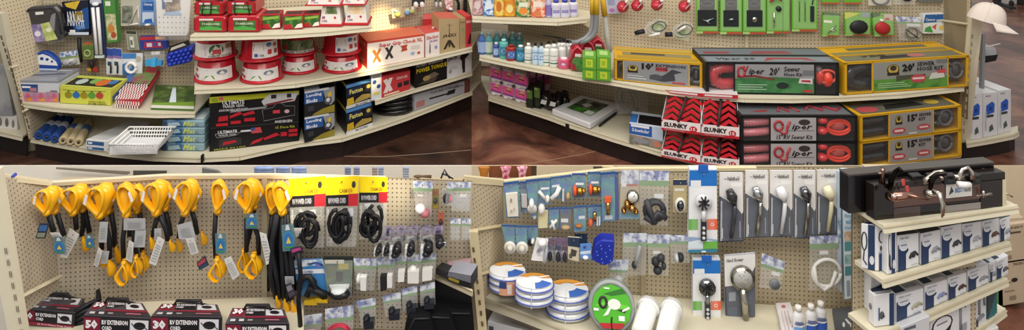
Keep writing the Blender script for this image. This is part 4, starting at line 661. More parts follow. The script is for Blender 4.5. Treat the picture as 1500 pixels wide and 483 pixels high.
# white framed solar panel box lying flat
q = [hz(864, 190, .165), hz(910, 161, .165), hz(851, 147, .165), hz(808, 168, .165)]
up = V((0, 0, .045)); r = root('vent_lid', q[0], 'flat white square framed lid with green and black picture label lying on the base shelf', 'lid')
m = MB(); m.prism([q[3]+up, q[0]+up, q[1]+up, q[2]+up], -up, '#dfe0e2/g'); m.obj('frame_body', r, q[0], bevel=.008)
f = Face(q[3]+up, q[0]+up, q[1]+up, q[2]+up)
draw(f, [('r', .17, .2, .84, .86, '#c6c8c8'), ('q', [(.2, .24), (.82, .24), (.82, .5), (.2, .44)], '#4a8a34/n:#2f5a28:20'), ('q', [(.2, .44), (.82, .5), (.82, .84), (.2, .84)], '#22261f/n:#5a6450:16'), ('r', .62, .26, .8, .42, '#d3d9d0'), ('q', [(.35, .55), (.5, .5), (.55, .65), (.4, .7)], '#b9bdb5'), ('q', [(.3, .72), (.45, .7), (.48, .8), (.32, .82)], '#8b9c84')], r, q[0], 'picture_label')
r = root('black_rod', hz(878, 183, .17), 'thin black rod lying right of the white framed lid', 'rod'); MB().tube([hz(878, 184, .172), hz(902, 166, .172)], .008, '#19191b', 6).obj('rod', r, r.location)
# clear bag with hose
H2 = lambda *a, **k: hang(B2, *a, **k)
o = hz(925, 170, .165); r = root('clear_hose_bag', o, 'slack clear bag with a coil of clear hose slumped on the base shelf', 'bag')
f = Face(hz(908, 172, .17), hz(950, 168, .17), hz(940, 165, .17)+V((0, .1, .16)), hz(903, 163, .17)+V((0, .1, .17)))
draw(f, [('l', [(.3+.3*math.cos(t*.5), .5+.42*math.sin(t*.5), .012) for t in range(14)], .006, '#8f9594/c/.6'), ('l', [(.45+.3*math.cos(t*.5), .45+.38*math.sin(t*.5), .022) for t in range(12)], .006, '#9da3a2/c/.6')], r, o, 'clear_hose', .0)
draw(f, [('q', [(-.1, .05), (.9, -.05), (1.15, .5), (1, .95), (.3, 1.1), (-.15, .9)], '#d7dbdc/c/.3'), ('q', [(.2, .7), (.9, .75), (.8, .9), (.3, .92)], '#ffffff/c/.35')], r, o, 'bag_film', .03)
f = front(.16, (922, 209), (971, 220), 180, 187)
carton('drain_fitting_box', 'white and blue open box with a black fitting showing, left of the red chocks', 'box', f, .26, '#c9d2de', [('r', 0, .48, .68, .98, '#2a5ca8'), ('q', [(.0, .0), (1, .0), (1, .4), (0, .46)], '#6d7568/n:#a08a80:20'), ('e', .35, .22, .25, .12, '#8d8f96'), ('r', .7, .45, 1, 1, '#b9c9dd'), ('e', .85, .2, .1, .12, '#c87a62'), ('r', .05, .85, .6, .97, '#dfe6ef'), 'lettering', ('t', 'Sidewinder', .08, .62, .6, .8, '#dfe6ef')], top=[('r', .25, .1, 1, .8, '#0f1013'), ('r', 0, .1, .22, .9, '#3a72b8'), ('r', 0, .8, .9, 1, '#cfd9e6')], left=[('r', 0, 0, 1, 1, '#8fa6c8')])
# red chock display trays
def slunky(f, lab):
    w = f.P(.5, 0); r = root('chock_display_tray', w, lab, 'display tray', 'red support trays in two stacked rows'); nb = -f.n*.24
    MB().prism([f.P(0, 0), f.P(1, 0), f.P(1, .3), f.P(0, .3)], -f.n*.004, '#e7dede').obj('front_lip', r, w)
    MB().prism([f.P(0, 0), f.P(1, 0), f.P(1, 0)+nb, f.P(0, 0)+nb], (0, 0, .004), '#8f1a22').obj('tray_floor', r, w)
    for a in (0, 1): MB().prism([f.P(a, 0, -.005), f.P(a, .3, -.005), f.P(a, .98, -.2), f.P(a, 0, -.24)], (f.q[1]-f.q[0])*(.012 if a == 0 else -.012), '#d7d0d0').obj('side_wall', r, w)
    MB().prism([f.P(0, .88, -.1), f.P(1, .88, -.1), f.P(1, 1.0, -.1), f.P(0, 1.0, -.1)], -f.n*.13, '#d5cfd0').obj('top_flap', r, w)
    draw(f, [('r', 0, 0, 1, .07, '#b8232c'), ('e', .82, .13, .1, .08, '#b8232c'), ('r', .08, .03, .6, .05, '#9a8f90'), ('q', [(0, .22), (.05, .3), (0, .3)], '#b8232c'), 'lettering', ('t', 'SLUNKY', .06, .11, .68, .24, '#1d181a', 0, .05), ('t', '15', .76, .09, .88, .17, '#f0e6e6')], r, w)
    draw(f, [('r', 0, .9, 1, 1, '#b8232c'), ('r', .1, .93, .85, .98, '#d9cdcd')], r, w, 'printed_flap', -.098)
    for k in range(5):   # red ribbed hose supports, one behind the other
        t = .34+.12*k; d = .0-.035*k; m = MB()
        for (p, q_) in (((.05, t-.09), (.26, t+.05)), ((.26, t+.05), (.5, t-.12)), ((.5, t-.12), (.74, t+.05)), ((.74, t+.05), (.95, t-.09))):
            m.prism([f.P(p[0], p[1], d), f.P(q_[0], q_[1], d), f.P(q_[0], q_[1]+.09, d-.004), f.P(p[0], p[1]+.09, d-.004)], -f.n*.012, '#c0202e/g')
        m.obj('red_support', r, w)
    draw(f, [('l', [(.44, .3, .008), (.5, .6, -.06), (.56, .86, -.12)], .009, '#35282c')], r, w, 'strap', 0)
s0 = front(.16, (969, 229.5), (1026, 241), 190, 197.5); s1 = front(.16, (1027.5, 241), (1083, 247), 198, 204)
slunky(s0, 'lower left red chock tray of the block of four'); slunky(s1, 'lower right red chock tray of the block of four')
slunky(above(s0, 138, 144), 'upper left red chock tray, top of the block of four'); slunky(above(s1, 144, 147), 'upper right red chock tray, beside the grey hose boxes')
# hose kit cartons with open windows
def ribhose(f, pts, R, c, n=26, rr=.2):
    """corrugated hose along a path of (s,t,d)"""
    P = [f.P(*p) for p in pts]; L = [0]
    for a, b in zip(P, P[1:]): L.append(L[-1]+(b-a).length)
    out = []; rad = []
    for k in range(n*2+1):
        u = L[-1]*k/(n*2); j = max(i for i in range(len(L)) if L[i] <= u+1e-9); j = min(j, len(P)-2); t = (u-L[j])/(L[j+1]-L[j]); out.append(P[j].lerp(P[j+1], t)); rad.append(R*(1 if k % 2 else 1-rr))
    return out, rad
def kit(lab, f, dep, c, trim, win, card, hosec, fit, topops, name='sewer_hose_kit', grp=None, twin=False):
    """open-fronted carton: frame, hose behind the left opening, printed centre panel, fitting behind the right one"""
    d = (V((-f.n.x, -f.n.y, 0)).normalized()+V((0, .9, 0))).normalized()*dep; w = f.P(.5, 0); r = root(name, w, lab, 'box', grp)
    a0, a1, b0, b1 = win   # left opening a0..a1, right opening b0..b1
    m = MB(); q = f.q
    m.prism([q[0]+d, q[1]+d, q[2]+d, q[3]+d], -d.normalized()*.004, c); m.prism([q[0], q[1], q[1]+d, q[0]+d], (0, 0, .004), c); m.prism([q[3], q[2], q[2]+d, q[3]+d], (0, 0, -.004), c)
    e = (q[1]-q[0]).normalized()*.004
    m.prism([q[0], q[0]+d, q[3]+d, q[3]], e, c); m.prism([q[1], q[1]+d, q[2]+d, q[2]], -e, c)
    def bar(s0, t0, s1, t1): m.prism([f.P(s0, t0), f.P(s1, t0), f.P(s1, t1), f.P(s0, t1)], -f.n*.006, trim)
    bar(0, 0, 1, .06); bar(0, .94, 1, 1); bar(0, 0, a0, 1); bar(a1, 0, a1+.012, 1); bar(b0-.012, 0, b0, 1); bar(b1, 0, 1, 1)
    m.obj('carton', r, w)
    MB().prism([f.P(a1+.012, .06), f.P(b0-.012, .06), f.P(b0-.012, .94), f.P(a1+.012, .94)], -f.n*.006, '#8f9294').obj('centre_panel', r, w)
    draw(f.sub(a1+.012, .06, b0-.012, .94), card, r, w)
    am = (a0+a1)/2; hw = (a1-a0)/2; fw = f.w; fh = f.h
    if twin:
        for t in (.3, .7):
            R = fh*.17; p, rd = ribhose(f, [(a0+.012, t-.04, -R-.015), (am, t, -R-.005), (a1+.03, t+.02, -R-.02)], R, hosec, 9); MB().tube(p, rd, hosec, 10).obj('hose', r, w)
    else:
        R = min(hw*fw*.5, fh*.2); pts = [(a1+.06, .76, -R-.03), (am+hw*.2, .76, -R-.01), (a0+hw*.55, .66, -R-.008), (a0+hw*.45, .5, -R-.006), (a0+hw*.55, .34, -R-.008), (am+hw*.2, .24, -R-.01), (a1+.06, .24, -R-.03)]
        p, rd = ribhose(f, pts, R, hosec, 16); MB().tube(p, rd, hosec, 10).obj('hose', r, w)
    draw(f, fit, r, w, 'fitting', -.0)
    if topops: draw(Face(q[3], q[2], q[2]+d, q[3]+d), topops, r, w, 'printed_top')
    draw(f, ['clear_window', ('r', a0, .06, a1, .94, '#ffffff/c/.035'), 'clear_window', ('r', b0, .06, b1, .94, '#ffffff/c/.035')], r, w, 'clear_window', -.002)
    return r, w
YEL = '#d0a01c'; BLK = '#17181b'; DK = '#2b2c30/g'
def bear(x, y): return [('e', x, y, .085, .2, '#3a2f22'), ('e', x, y+.02, .07, .16, '#b9a24a'), ('e', x, y+.06, .045, .1, '#3b3328'), ('r', x-.08, y-.2, x+.08, y-.1, '#2b2620')]
def fitdark(a0, a1, twin=False):
    w = (a1-a0); L = [('b', a0+w*.25, .7, w*.2, .14, .05, DK, -.08), ('b', a0+w*.25, .3, w*.2, .14, .05, DK, -.08), ('b', a0+w*.62, .5, w*.3, .3, .05, '#3a3b40/g', -.09), ('o', a0+w*.62, .5, .05, .01, '#5d5e62', -.03, 1)]
    return L
f = front(.572, (900, 117), (1029, 131), 86, 93.5)
kit('yellow framed 10 foot extension hose box at the left of the hose row', f, .3, YEL, YEL, (.03, .1, .86, .97), [('r', 0, 0, 1, 1, '#85888c')]+bear(.14, .62)+[('q', [(.4, .18), (.62, .1), (.8, .2), (.78, .5), (.9, .62), (.75, .72), (.66, .5), (.6, .38), (.42, .34)], '#3a3c44'), ('e', .5, .3, .1, .13, '#4a4c55'), ('r', .5, .6, .68, .78, '#b8464c'), ('r', .75, .06, .95, .14, '#a8444a'), ('r', .05, .12, .35, .18, '#b5b8bb'), ('r', .05, .24, .3, .29, '#b5b8bb'), 'lettering', ('t', "10'", .28, .62, .46, .96, '#17171a', 0, .05), ('t', 'EXTENSION', .5, .8, .95, .94, '#17171a'), ('t', 'HOSE', .5, .64, .68, .76, '#17171a')], DK, fitdark(.86, .97), [('r', .03, .08, .96, .3, '#a98a2c'), ('r', .1, .35, .9, .6, '#8d8258'), ('r', .2, .42, .6, .55, '#4b4433'), ('r', .03, .72, .95, .9, '#b9a04a')])
VIP = lambda s, y0, y1, x0: ('t', 'iper', x0, y0, x0+s, y1, '#1c1a1e', .25)
TRANS = '#b0353c/g'
f = front(.572, (1034, 137), (1229, 140), 91, 92)
kit("long black framed 20' sewer hose kit with red hose and green centre band", f, .33, BLK, BLK, (.025, .21, .825, .975), [('r', 0, 0, 1, 1, '#8f9094'), ('r', 0, 0, 1, .42, '#2f6a3c/n:#4a8050:12'), ('q', [(0, .42), (1, .42), (1, .5), (.5, .56), (0, .5)], '#3b6d42'), ('q', [(.02, .52), (.25, .55), (.5, .44), (.5, .5), (.25, .62), (.02, .6)], '#7a2c30'), ('o', .075, .74, .022, .0065, '#a8343a', .004, 1.4), ('r', .86, .62, 1, .8, '#6f7076'), ('e', .6, .26, .08, .12, '#23302a'), ('q', [(.8, .35), (.98, .32), (.98, .52), (.82, .52)], '#c9c5c5'), ('q', [(.84, .4), (.96, .38), (.95, .46), (.84, .46)], '#a8343c'), ('r', .86, .04, .98, .12, '#b03a40'), ('r', .03, .1, .4, .14, '#8fb095'), ('r', .03, .18, .35, .22, '#8fb095'), ('r', .03, .26, .4, .3, '#8fb095'), 'lettering', ('t', 'V', .1, .62, .17, .95, '#a02c34', .3, .05), VIP(.2, .6, .86, .17), ('t', "20'", .43, .62, .56, .9, '#1c1a1e', .2, .03), ('t', 'Sewer', .62, .76, .82, .94, '#1c1a1e'), ('t', 'Hose Kit', .62, .6, .85, .72, '#1c1a1e')], TRANS, [('b', .87, .55, .035, .3, .05, '#c93a30/g', -.07), ('b', .93, .45, .045, .28, .06, '#d9402c/g', -.08), ('o', .92, .55, .06, .008, '#e05a48', -.02, .7), ('b', .86, .75, .03, .12, .03, '#6a5a60', -.05)], [('r', 0, .02, 1, .4, '#5a6068'), ('r', .02, .06, .98, .36, '#7d858d'), ('q', [(.45, .08), (.55, .2), (.75, .2), (.85, .08), (.8, .3), (.5, .3)], '#9a3a40'), ('r', 0, .5, 1, .92, '#6a7077'), ('q', [(.4, .55), (.75, .58), (.7, .75), (.45, .72)], '#8a4046'), ('r', .05, .56, .25, .7, '#8a4046'), 'lettering', ('t', 'Viper 20', .1, .12, .4, .28, '#3a3034', .2)])
f = front(.572, (1236, 139.5), (1420, 126.5), 92, 81)
kit("yellow framed 20' sewer hose kit with ribbed black hose and green band", f, .33, YEL, YEL, (.025, .22, .83, .975), [('r', 0, 0, 1, 1, '#8a8c88')]+[('r', 0, 0, 1, .4, '#3c7434/n:#5c9040:12'), ('q', [(.3, .3), (.7, .42), (.7, .5), (.3, .5)], '#4a4d3c')]+bear(.26, .72)+[('e', .6, .36, .11, .15, '#b84a50'), ('r', .52, .33, .68, .4, '#e0c8c8'), ('q', [(.74, .3), (.96, .34), (.94, .56), (.78, .52)], '#c9c9c2'), ('q', [(.86, .5), (.98, .5), (.97, .66), (.85, .62)], '#c24c52'), ('r', .85, .88, 1, 1, '#6f726f'), ('r', .05, .1, .5, .13, '#9cc08a'), ('r', .05, .17, .45, .2, '#9cc08a'), ('r', .05, .24, .4, .27, '#9cc08a'), 'lettering', ('t', "20'", .38, .62, .54, .92, '#17171a', 0, .05), ('t', 'SEWER', .58, .8, .82, .95, '#17171a'), ('t', 'HOSE KIT', .58, .63, .94, .77, '#17171a')], '#25272a/g', fitdark(.83, .975), [('r', .03, .05, .96, .36, '#75725c'), ('r', .03, .42, .96, .62, '#8d7f45'), ('q', [(.3, .08), (.6, .12), (.65, .28), (.35, .26)], '#2c2c2c'), ('e', .62, .2, .07, .1, '#b06a6a'), ('r', .2, .7, .85, .85, '#6a6650'), ('t', "20' SEWER", .2, .22, .4, .34, '#2a2620'), 'yellow_edge', ('r', 0, .37, 1, .41, YEL), ('r', 0, .93, 1, 1, YEL)])
vcard = [('r', 0, 0, 1, 1, '#a9a8ac'), ('o', .17, .66, .026, .008, '#a03a40', .003, 1.1), ('l', [(.2, .45, .004), (.26, .3, .004), (.34, .35, .004), (.36, .6, .004), (.42, .85, .004)], .008, '#a83c42'), ('e', .74, .8, .13, .13, '#3a383a'), ('r', .35, .42, .95, .45, '#7a787c'), 'lettering', ('t', 'iper', .46, .42, .92, .72, '#1c1a1e', .25), ('t', "15' RV Sewer Kit", .12, .06, .92, .26, '#2a282c', .2)]
vfit = [('b', .72, .78, .05, .16, .04, '#d93a3c/g', -.06), ('b', .72, .35, .05, .16, .04, '#c93438/g', -.06), ('b', .86, .55, .085, .3, .06, '#b5504e/g', -.1), ('o', .86, .45, .07, .009, '#e0402c', -.03, .55), ('o', .86, .55, .07, .009, '#e0402c', -.03, .55)]
vtop = [('r', .03, .08, .97, .92, '#64676c'), ('q', [(.12, .2), (.25, .2), (.3, .32), (.2, .3)], '#8a3a40'), ('l', [(.36, .2, .004), (.4, .45, .004), (.45, .2, .004), (.5, .45, .004), (.54, .2, .004)], .009, '#8f3038'), ('l', [(.62, .3, .004), (.68, .5, .004), (.75, .25, .004), (.8, .45, .004), (.87, .25, .004), (.93, .4, .004)], .011, '#8f3038'), ('t', "Viper 15'", .25, .6, .6, .85, '#35272b', .2)]
p0_ = front(.16, (1084, 247.5), (1256, 248), 208, 208)
kit("lower grey 15' sewer kit in a black frame, with pink ribbed hose", p0_, .33, BLK, BLK, (.03, .25, .66, .975), vcard, '#b8666e/g', vfit, None, twin=True, grp="15' kits in black frames")
p1_ = above(p0_, 170, 170)
kit("upper grey 15' sewer kit in a black frame, its hose picture top showing", p1_, .33, BLK, BLK, (.03, .25, .66, .975), vcard, '#bd6f78/g', vfit, vtop, twin=True, grp="15' kits in black frames")
ycard = [('r', 0, 0, 1, 1, '#8e8c8a')]+bear(.2, .72)+[('e', .2, .25, .16, .14, '#b04a50'), ('r', .1, .2, .3, .3, '#d8c4c0'), ('e', .78, .3, .16, .13, '#b04a50'), ('r', .68, .26, .88, .33, '#d8c4c0'), ('r', .42, .04, .62, .12, '#c4c2bc'), 'lettering', ('t', "15'", .4, .6, .62, .92, '#17171a', 0, .05), ('t', 'SEWER', .66, .78, .96, .92, '#17171a'), ('t', 'KIT', .66, .6, .82, .73, '#17171a')]
p0_ = front(.16, (1259, 246), (1409, 229), 209, 190)
kit("lower yellow framed 15' sewer kit with ribbed black hose", p0_, .33, YEL, YEL, (.03, .28, .72, .965), ycard, '#1f2124/g', fitdark(.72, .965), None, twin=True, grp="15' kits in yellow frames")
p1_ = above(p0_, 170, 154)
kit("upper yellow framed 15' sewer kit, its dark printed top showing", p1_, .33, YEL, YEL, (.03, .28, .72, .965), ycard, '#1f2124/g', fitdark(.72, .965), [('r', .04, .06, .96, .94, '#605d52'), ('e', .14, .7, .09, .18, '#8f7f3a'), ('e', .15, .25, .1, .14, '#b04a50'), ('q', [(.3, .15), (.7, .2), (.65, .4), (.35, .38)], '#22231f'), ('e', .8, .7, .06, .12, '#b39a3a'), ('e', .8, .3, .07, .12, '#b39a3a'), ('t', "15' SEWER", .3, .6, .65, .8, '#2a2620')], twin=True, grp="15' kits in yellow frames")
# ---- hanging goods
H2('floral_insert_card', 'small lilac and teal card at the left of the red hanging packs', 'pack', (888, -5, 909, 20), .08, [('r', .1, .5, .6, .9, '#6f9ca8/n:#b48ab8:60'), ('e', .4, .2, .2, .12, '#a87ab0')], '#b8b4c8', .008)
for i, (x0, x1, y1) in enumerate(((904, 924, 17), (926, 944, 14), (952, 976, 12), (993, 1015, 16))):
    H2('red_cap_pack', ('leftmost', 'second from the left', 'third from the left', 'rightmost')[i]+' of the red round fittings along the top edge', 'fitting', (x0, -6, x1, y1), .12, ['red_fitting', ('c', .45, .35, .045, .04, .05, '#a82230/g'), ('b', .45, .35, .32, .3, .03, '#b8283a/g', .05), 'strap', ('l', [(.7, .9, .06), (.9, .6, .06), (.6, .3, .09)], .004, '#b8b4b4'), ('b', .8, .75, .12, .12, .012, '#d6d2d0', .06)], card=None, group='red fittings at the top edge')
for i, (q, lab) in enumerate((([(932, 50), (975, 54), (980, 27), (945, 28)], 'left clear bag with a black and white ended cable and green insert'), ([(975, 54), (1012, 60), (1016, 31), (985, 33)], 'right clear bag with a black plug and green insert'))):
    H2('clear_cable_bag', lab, 'bag', q, .12, ['green_insert', ('e', .62, .62 if i == 0 else .3, .28, .3, '#7fa84a/n:#b9cc8a:30'), 'cable', ('o', .6, .5, .06, .005, '#b8b9b4', .02, .7), ('o', .7, .6, .05, .004, '#4c4e4c', .025, .8), 'black_plug', ('l', [(-.05, .12+.1*i, .03), (.22, .3, .03)], .018, '#1c1e2c'), 'white_end', ('l', [(.45, .02, .03), (.8, .22, .03)] if i == 0 else [(.4, .5, .03), (.7, .8, .03)], .01, '#e4e4e0'), 'clear_bag', ('q', [(.1, .1), (.9, -.05), (1, .8), (.6, 1.05), (.2, .8)], '#e8ecea/c/.3')], card=None)
GR = '#64a834'
def gcard(quad, off, lab, insert, extra=()):
    return H2('green_blister_card', lab, 'pack', quad, off, [('r', .04, .06, .96, 1, '#6fb03c'), ('r', 0, 0, 1, .05, '#b0503c'), ('r', .0, 0, .3, .05, '#a9c77a')]+list(insert)+['clear_blister', ('r', .05, .08, .95, .99, '#ffffff/c/.12')]+list(extra), GR, .012, group=None)
def tool3(w=.5): return [('r', .5-w*.55, .3, .5+w*.55, 1, '#26292c'), ('x', .5-w*.7, .18, .5+w*.7, .55, .008, '#202327'), ('e', .5, .85, w*.45, .06, '#4c5056'), ('e', .5, .85, w*.36, .035, '#26292c'), ('e', .5, .7, w*.5, .07, '#4c5056'), ('e', .5, .7, w*.4, .045, '#26292c'), ('r', .5-w*.5, .5, .5+w*.5, .53, '#3c4046')]
gcard((1020, -14, 1052, 49), .06, 'green card with a wide black insert and silver key shape, first of its row', tool3(.62)+['key', ('l', [(.3, .33, .012), (.5, .3, .014), (.8, .36, .012)], .006, '#9fb0b4/m'), ('l', [(.5, .3, .014), (.62, .24, .012)], .006, '#9fb0b4/m')])
gcard((1055, -14, 1087, 50), .06, 'green card with a narrow black insert and small silver tube, second of the green row', tool3(.5)+['silver_part', ('l', [(.4, .34, .012), (.62, .35, .012)], .009, '#9fb8bc/m'), ('l', [(.5, .9, .01), (.5, 1.05, .01)], .003, '#c2c4c0/m')])
gcard((1088, -14, 1122, 50), .06, 'green card with black insert, silver loop and round dial, third of the green row', tool3(.48)+['silver_part', ('c', .5, .34, .02, .018, .014, '#b9bcae/m'), ('l', [(.35, .85, .01), (.5, .98, .01), (.65, .85, .01)], .004, '#c8cac8/m')])
gcard((1123, -14, 1157, 49), .06, 'green card with a red handled valve and black knob, fourth of the green row', [('r', .68, .0, .72, 1, '#4f8a2c'), 'valve', ('c', .5, .58, .02, .02, .015, '#26292a'), ('l', [(.1, .75, .02), (.4, .86, .02), (.6, .78, .02)], .008, '#a8343a'), ('l', [(.3, .16, .01), (.3, .5, .01)], .006, '#c9c9c4/m')])
gcard((1160, -14, 1197, 46), .06, 'wide green card with thin silver rods and a black grip', ['rods', ('l', [(.28, .25, .01), (.28, 1, .01)], .003, '#7f9a7a/m'), ('l', [(.5, .25, .01), (.5, 1, .01)], .003, '#7f9a7a/m'), 'grip', ('x', .72, .25, .86, .62, .012, '#22262a'), ('l', [(.78, .66, .01), (.86, .9, .01)], .004, '#33383c')])
H2('green_blister_card', 'bottom of a green card cut by the top edge, left one', 'pack', (1204, -15, 1230, 6), .06, [('r', 0, 0, 1, .12, '#a9543c'), ('e', .5, .7, .25, .15, '#8fc06a')], GR, .01)
H2('green_blister_card', 'bottom of a green card cut by the top edge, right one', 'pack', (1236, -15, 1262, 6), .06, [('r', 0, 0, 1, .12, '#a9543c'), ('e', .5, .7, .3, .1, '#5a9a38')], GR, .01)
gcard([(1204, 53), (1229, 54), (1231, 20), (1205, 18)], .07, 'small green card with thin silver fork and white sticker', [('r', .08, .58, .55, .68, '#e6ead8'), ('q', [(0, .9), (1, .92), (1, 1), (0, 1)], '#3c5a34'), 'fork', ('l', [(.3, .15, .01), (.75, .5, .01)], .004, '#c2cac0/m'), ('l', [(.5, .25, .01), (.8, .3, .01)], .003, '#c2cac0/m')])
gcard([(1238, 52), (1275, 52), (1276, 18), (1237, 18)], .07, 'green card with a black oval disc', [('q', [(0, .7), (.6, .95), (.2, 1), (0, 1)], '#c4c84a'), ('r', .65, .78, .98, 1, '#8a9a9c'), 'black_disc', ('b', .52, .38, .36, .3, .02, '#1f2226'), ('e', .52, .38, .3, .24, '#2b2f34')], [])
gcard([(1281, 53), (1310, 53), (1309, 20), (1276, 19)], .08, 'green card with a red oval disc', [('r', .55, .7, .98, .98, '#c9b4ac'), ('r', .6, .72, .8, .8, '#a8343c'), ('q', [(0, .8), (.4, .9), (.4, 1), (0, 1)], '#3c5a34'), 'red_disc', ('b', .42, .36, .38, .28, .02, '#a8282c'), ('b', .42, .7, .1, .07, .015, '#d9d6cc')])
def header(c2='#dfe5ee', b=.78): return [('r', 0, b, 1, 1, '#4a5ca8/n:%s:38' % c2), ('r', 0, b-.1, 1, b, '#5f8f3c')]
def clearpack(B, quad, off, lab, contents, hook=True, name='clear_part_bag', b=.78, cat='bag', grp=None):
    return hang(B, name, lab, cat, quad, off, header(b=b)+list(contents)+['clear_bag', ('r', 0, 0, 1, 1, '#eef2f2/c/.22')], card=None, hook=hook, group=grp)
clearpack(B2, [(1317, 59), (1350, 60), (1350, 25), (1312, 24)], .08, 'clear bag with blue and green header and a wound grey cord, under the top cards', [('r', .4, .6, .95, .72, '#d6d8d6'), 'cord', ('o', .6, .32, .055, .005, '#8e9290', .01, .8), ('o', .55, .35, .04, .004, '#55585a', .014, .9), ('l', [(.3, .5, .015), (.8, .15, .015)], .004, '#3c3e40')])
H2('toilet_seal_box', 'white and blue box printed with green and orange leaves at the end of the row', 'box', [(1352, 49), (1389, 49), (1387, 20), (1352, 21)], .06, [('q', [(.02, .55), (.9, .6), (.95, .98), (.1, .98)], '#2c5f9c'), ('r', .55, .6, .95, .72, '#b9c4cf'), ('q', [(.05, .1), (.4, .05), (.3, .4), (.1, .3)], '#4a9a4c'), ('q', [(.35, .35), (.55, .5), (.5, .2)], '#d0603a'), ('r', .65, .2, .95, .4, '#d9c85a'), 'lettering', ('t', 'Camco', .1, .65, .5, .8, '#d9e4f0')], '#dfe2e0', .05)
H2('ring_bag', 'bottom of a pale card with a grey ring, cut by the top edge', 'bag', (1272, -15, 1306, 8), .06, ['ring', ('o', .5, .5, .06, .006, '#6a6f7a', .012, .8)], '#c9c4b4', .003)
H2('knob_bag', 'bottom of a clear bag with a dark knob, cut by the top edge', 'bag', (1308, -15, 1340, 7), .06, ['knob', ('b', .6, .5, .25, .25, .03, '#2c2f44'), 'film', ('r', 0, 0, 1, 1, '#dfe4e6/c/.3')], card=None)
H2('tray_pack', 'bottom of a dark grey tray pack, cut by the top edge at the right', 'pack', (1345, -15, 1392, 3), .06, [('r', .1, .2, .5, .9, '#8fb5ac')], '#6c6e68', .02)
# cap hanging on the upright
c = hy(1444, 31, 4.93); r = root('baseball_cap', c, 'white baseball cap with small dark front lettering hung on the end upright', 'cap')
Rm = Matrix.Rotation(math.radians(14), 3, 'Y') @ Matrix.Rotation(math.radians(-38), 3, 'Z')
m = MB(); vs = []; fs = []; R_ = .1; n_ = 20
for i in range(9):
    a = i/8*math.pi/2
    for k in range(n_):
        b = k/n_*2*math.pi; rr_ = R_*math.cos(a)**.75; p = V((math.cos(b)*rr_*1.08+.012*math.sin(a), math.sin(b)*rr_*.92, .125*math.sin(a))); vs.append(c+Rm @ p)
for i in range(8):
    for k in range(n_): fs.append([i*n_+k, i*n_+(k+1) % n_, (i+1)*n_+(k+1) % n_, (i+1)*n_+k])
m.add(vs, fs, '#ded3c9/f', True); m.obj('crown', r, c)
vs = []; fs = []
for j in range(5):
    for k in range(13):
        b = -1.2+2.4*k/12; t = j/4; p = V((math.cos(b)*.098+.085*t*math.cos(b*.95), math.sin(b)*(.088), .012-.035*t-.012*b*b*t)); vs.append(c+Rm @ p)
for j in range(4):
    for k in range(12): a = j*13+k; fs.append([a, a+1, a+14, a+13])
bo = MB().add(vs, fs, '#e3d8cf/f', True).obj('brim', r, c); md = bo.modifiers.new('t', 'SOLIDIFY'); md.thickness = .004
f = Face(*[c+Rm @ V(p) for p in ((.103, -.045, .03), (.103, .045, .03), (.085, .045, .08), (.085, -.045, .08))])
draw(f, [('t', 'RV', .3, .5, .7, .9, '#3a3630'), ('t', 'SUPPLY', .1, .1, .95, .4, '#3a3630')], r, c, 'lettering', .012)
MB().ell(c+Rm @ V((.012, 0, .126)), .007, .007, .004, '#cfc4ba', 8, 4).obj('button', r, c)
for k in range(6):
    b = k*math.pi/3+.5; MB().tube([c+Rm @ V((math.cos(b)*R_*1.085*math.cos(t)**.75+.012*math.sin(t), math.sin(b)*R_*.925*math.cos(t)**.75, .1255*math.sin(t))) for t in (0, .3, .6, .9, 1.2, 1.45)], .0012, '#c4b8ad', 4).obj('seam', r, c)
# white boxes on the neighbouring low shelf at far right
g3 = root('gondola_shelving', hz(1460, 200, 0), 'end of a low cream shelf with dark base at the far right, holding white boxes', 'shelving')
sf = [hz(x, y, .14) for x, y in ((1415, 209), (1450, 203), (1483, 196.5), (1491, 192))]; shelf(g3, .14, sf, [hz(1415, 190, .14), hz(1450, 188, .14), hz(1482, 186, .14), hz(1491, 184, .14)])
m = MB()
for a, b in zip(sf, sf[1:]): m.prism(vq(a+V((0, .03, 0)), b+V((0, .03, 0)), 0, .12), (0, .02, 0), '#201a19')
m.obj('kickplate', g3, g3.location)
for i, (x0, x1, yb0, yb1, t) in enumerate(((1420, 1439.5, 205, 202.5, 139), (1440.5, 1461.5, 201.5, 197, 137), (1462.5, 1481, 196.5, 191.5, 133))):
    f = front(.142, (x0, yb0), (x1, yb1), t, t-2)
    carton('portable_heater_box', ('leftmost', 'middle', 'rightmost')[i]+' of three tall white boxes with a blue machine picture', 'box', f, .42, '#d9dade', [('q', [(.15, .5), (.75, .54), (.78, .74), (.6, .8), (.2, .72)], '#2b5cc0'), ('r', .2, .44, .7, .5, '#3c3f48'), ('e', .5, .64, .12, .05, '#1f3f8f'), ('q', [(.4, .1), (.7, .15), (.6, .28), (.4, .22)], '#4a5a52'), ('r', .15, .92, .5, .95, '#9aa0a8'), ('r', .12, .15, .2, .6, '#b9c4cf')], top=[('r', 0, 0, 1, 1, '#e3e3e6')], group='white boxes with blue machine picture')
r = root('display_tray', hy(1453, 82, 5.6), 'small black tray with clear goods behind the end upright at the right', 'tray')
MB().prism([hy(1443, 92, 5.6), hy(1459, 89, 5.6), hy(1462, 80, 5.6), hy(1442, 82, 5.6)], (0, .2, 0), '#16161a').obj('tray_body', r, r.location)
MB().prism([hy(1444, 82, 5.6), hy(1460, 80, 5.6), hy(1458, 70, 5.65), hy(1444, 72, 5.65)], (0, .15, 0), '#aeb4b8/c/.5').obj('clear_goods', r, r.location)
MB().tube([hy(1440, 70, 5.5), hy(1465, 64, 5.5)], .005, '#d0ccc8', 6).obj('wire_arm', r, r.location)
MB().prism([hy(1438, 130, 5.3), hy(1442, 130, 5.3), hy(1444, 50, 5.3), hy(1440, 50, 5.3)], (0, .03, 0), '#8e9298').obj('strut', r, r.location)
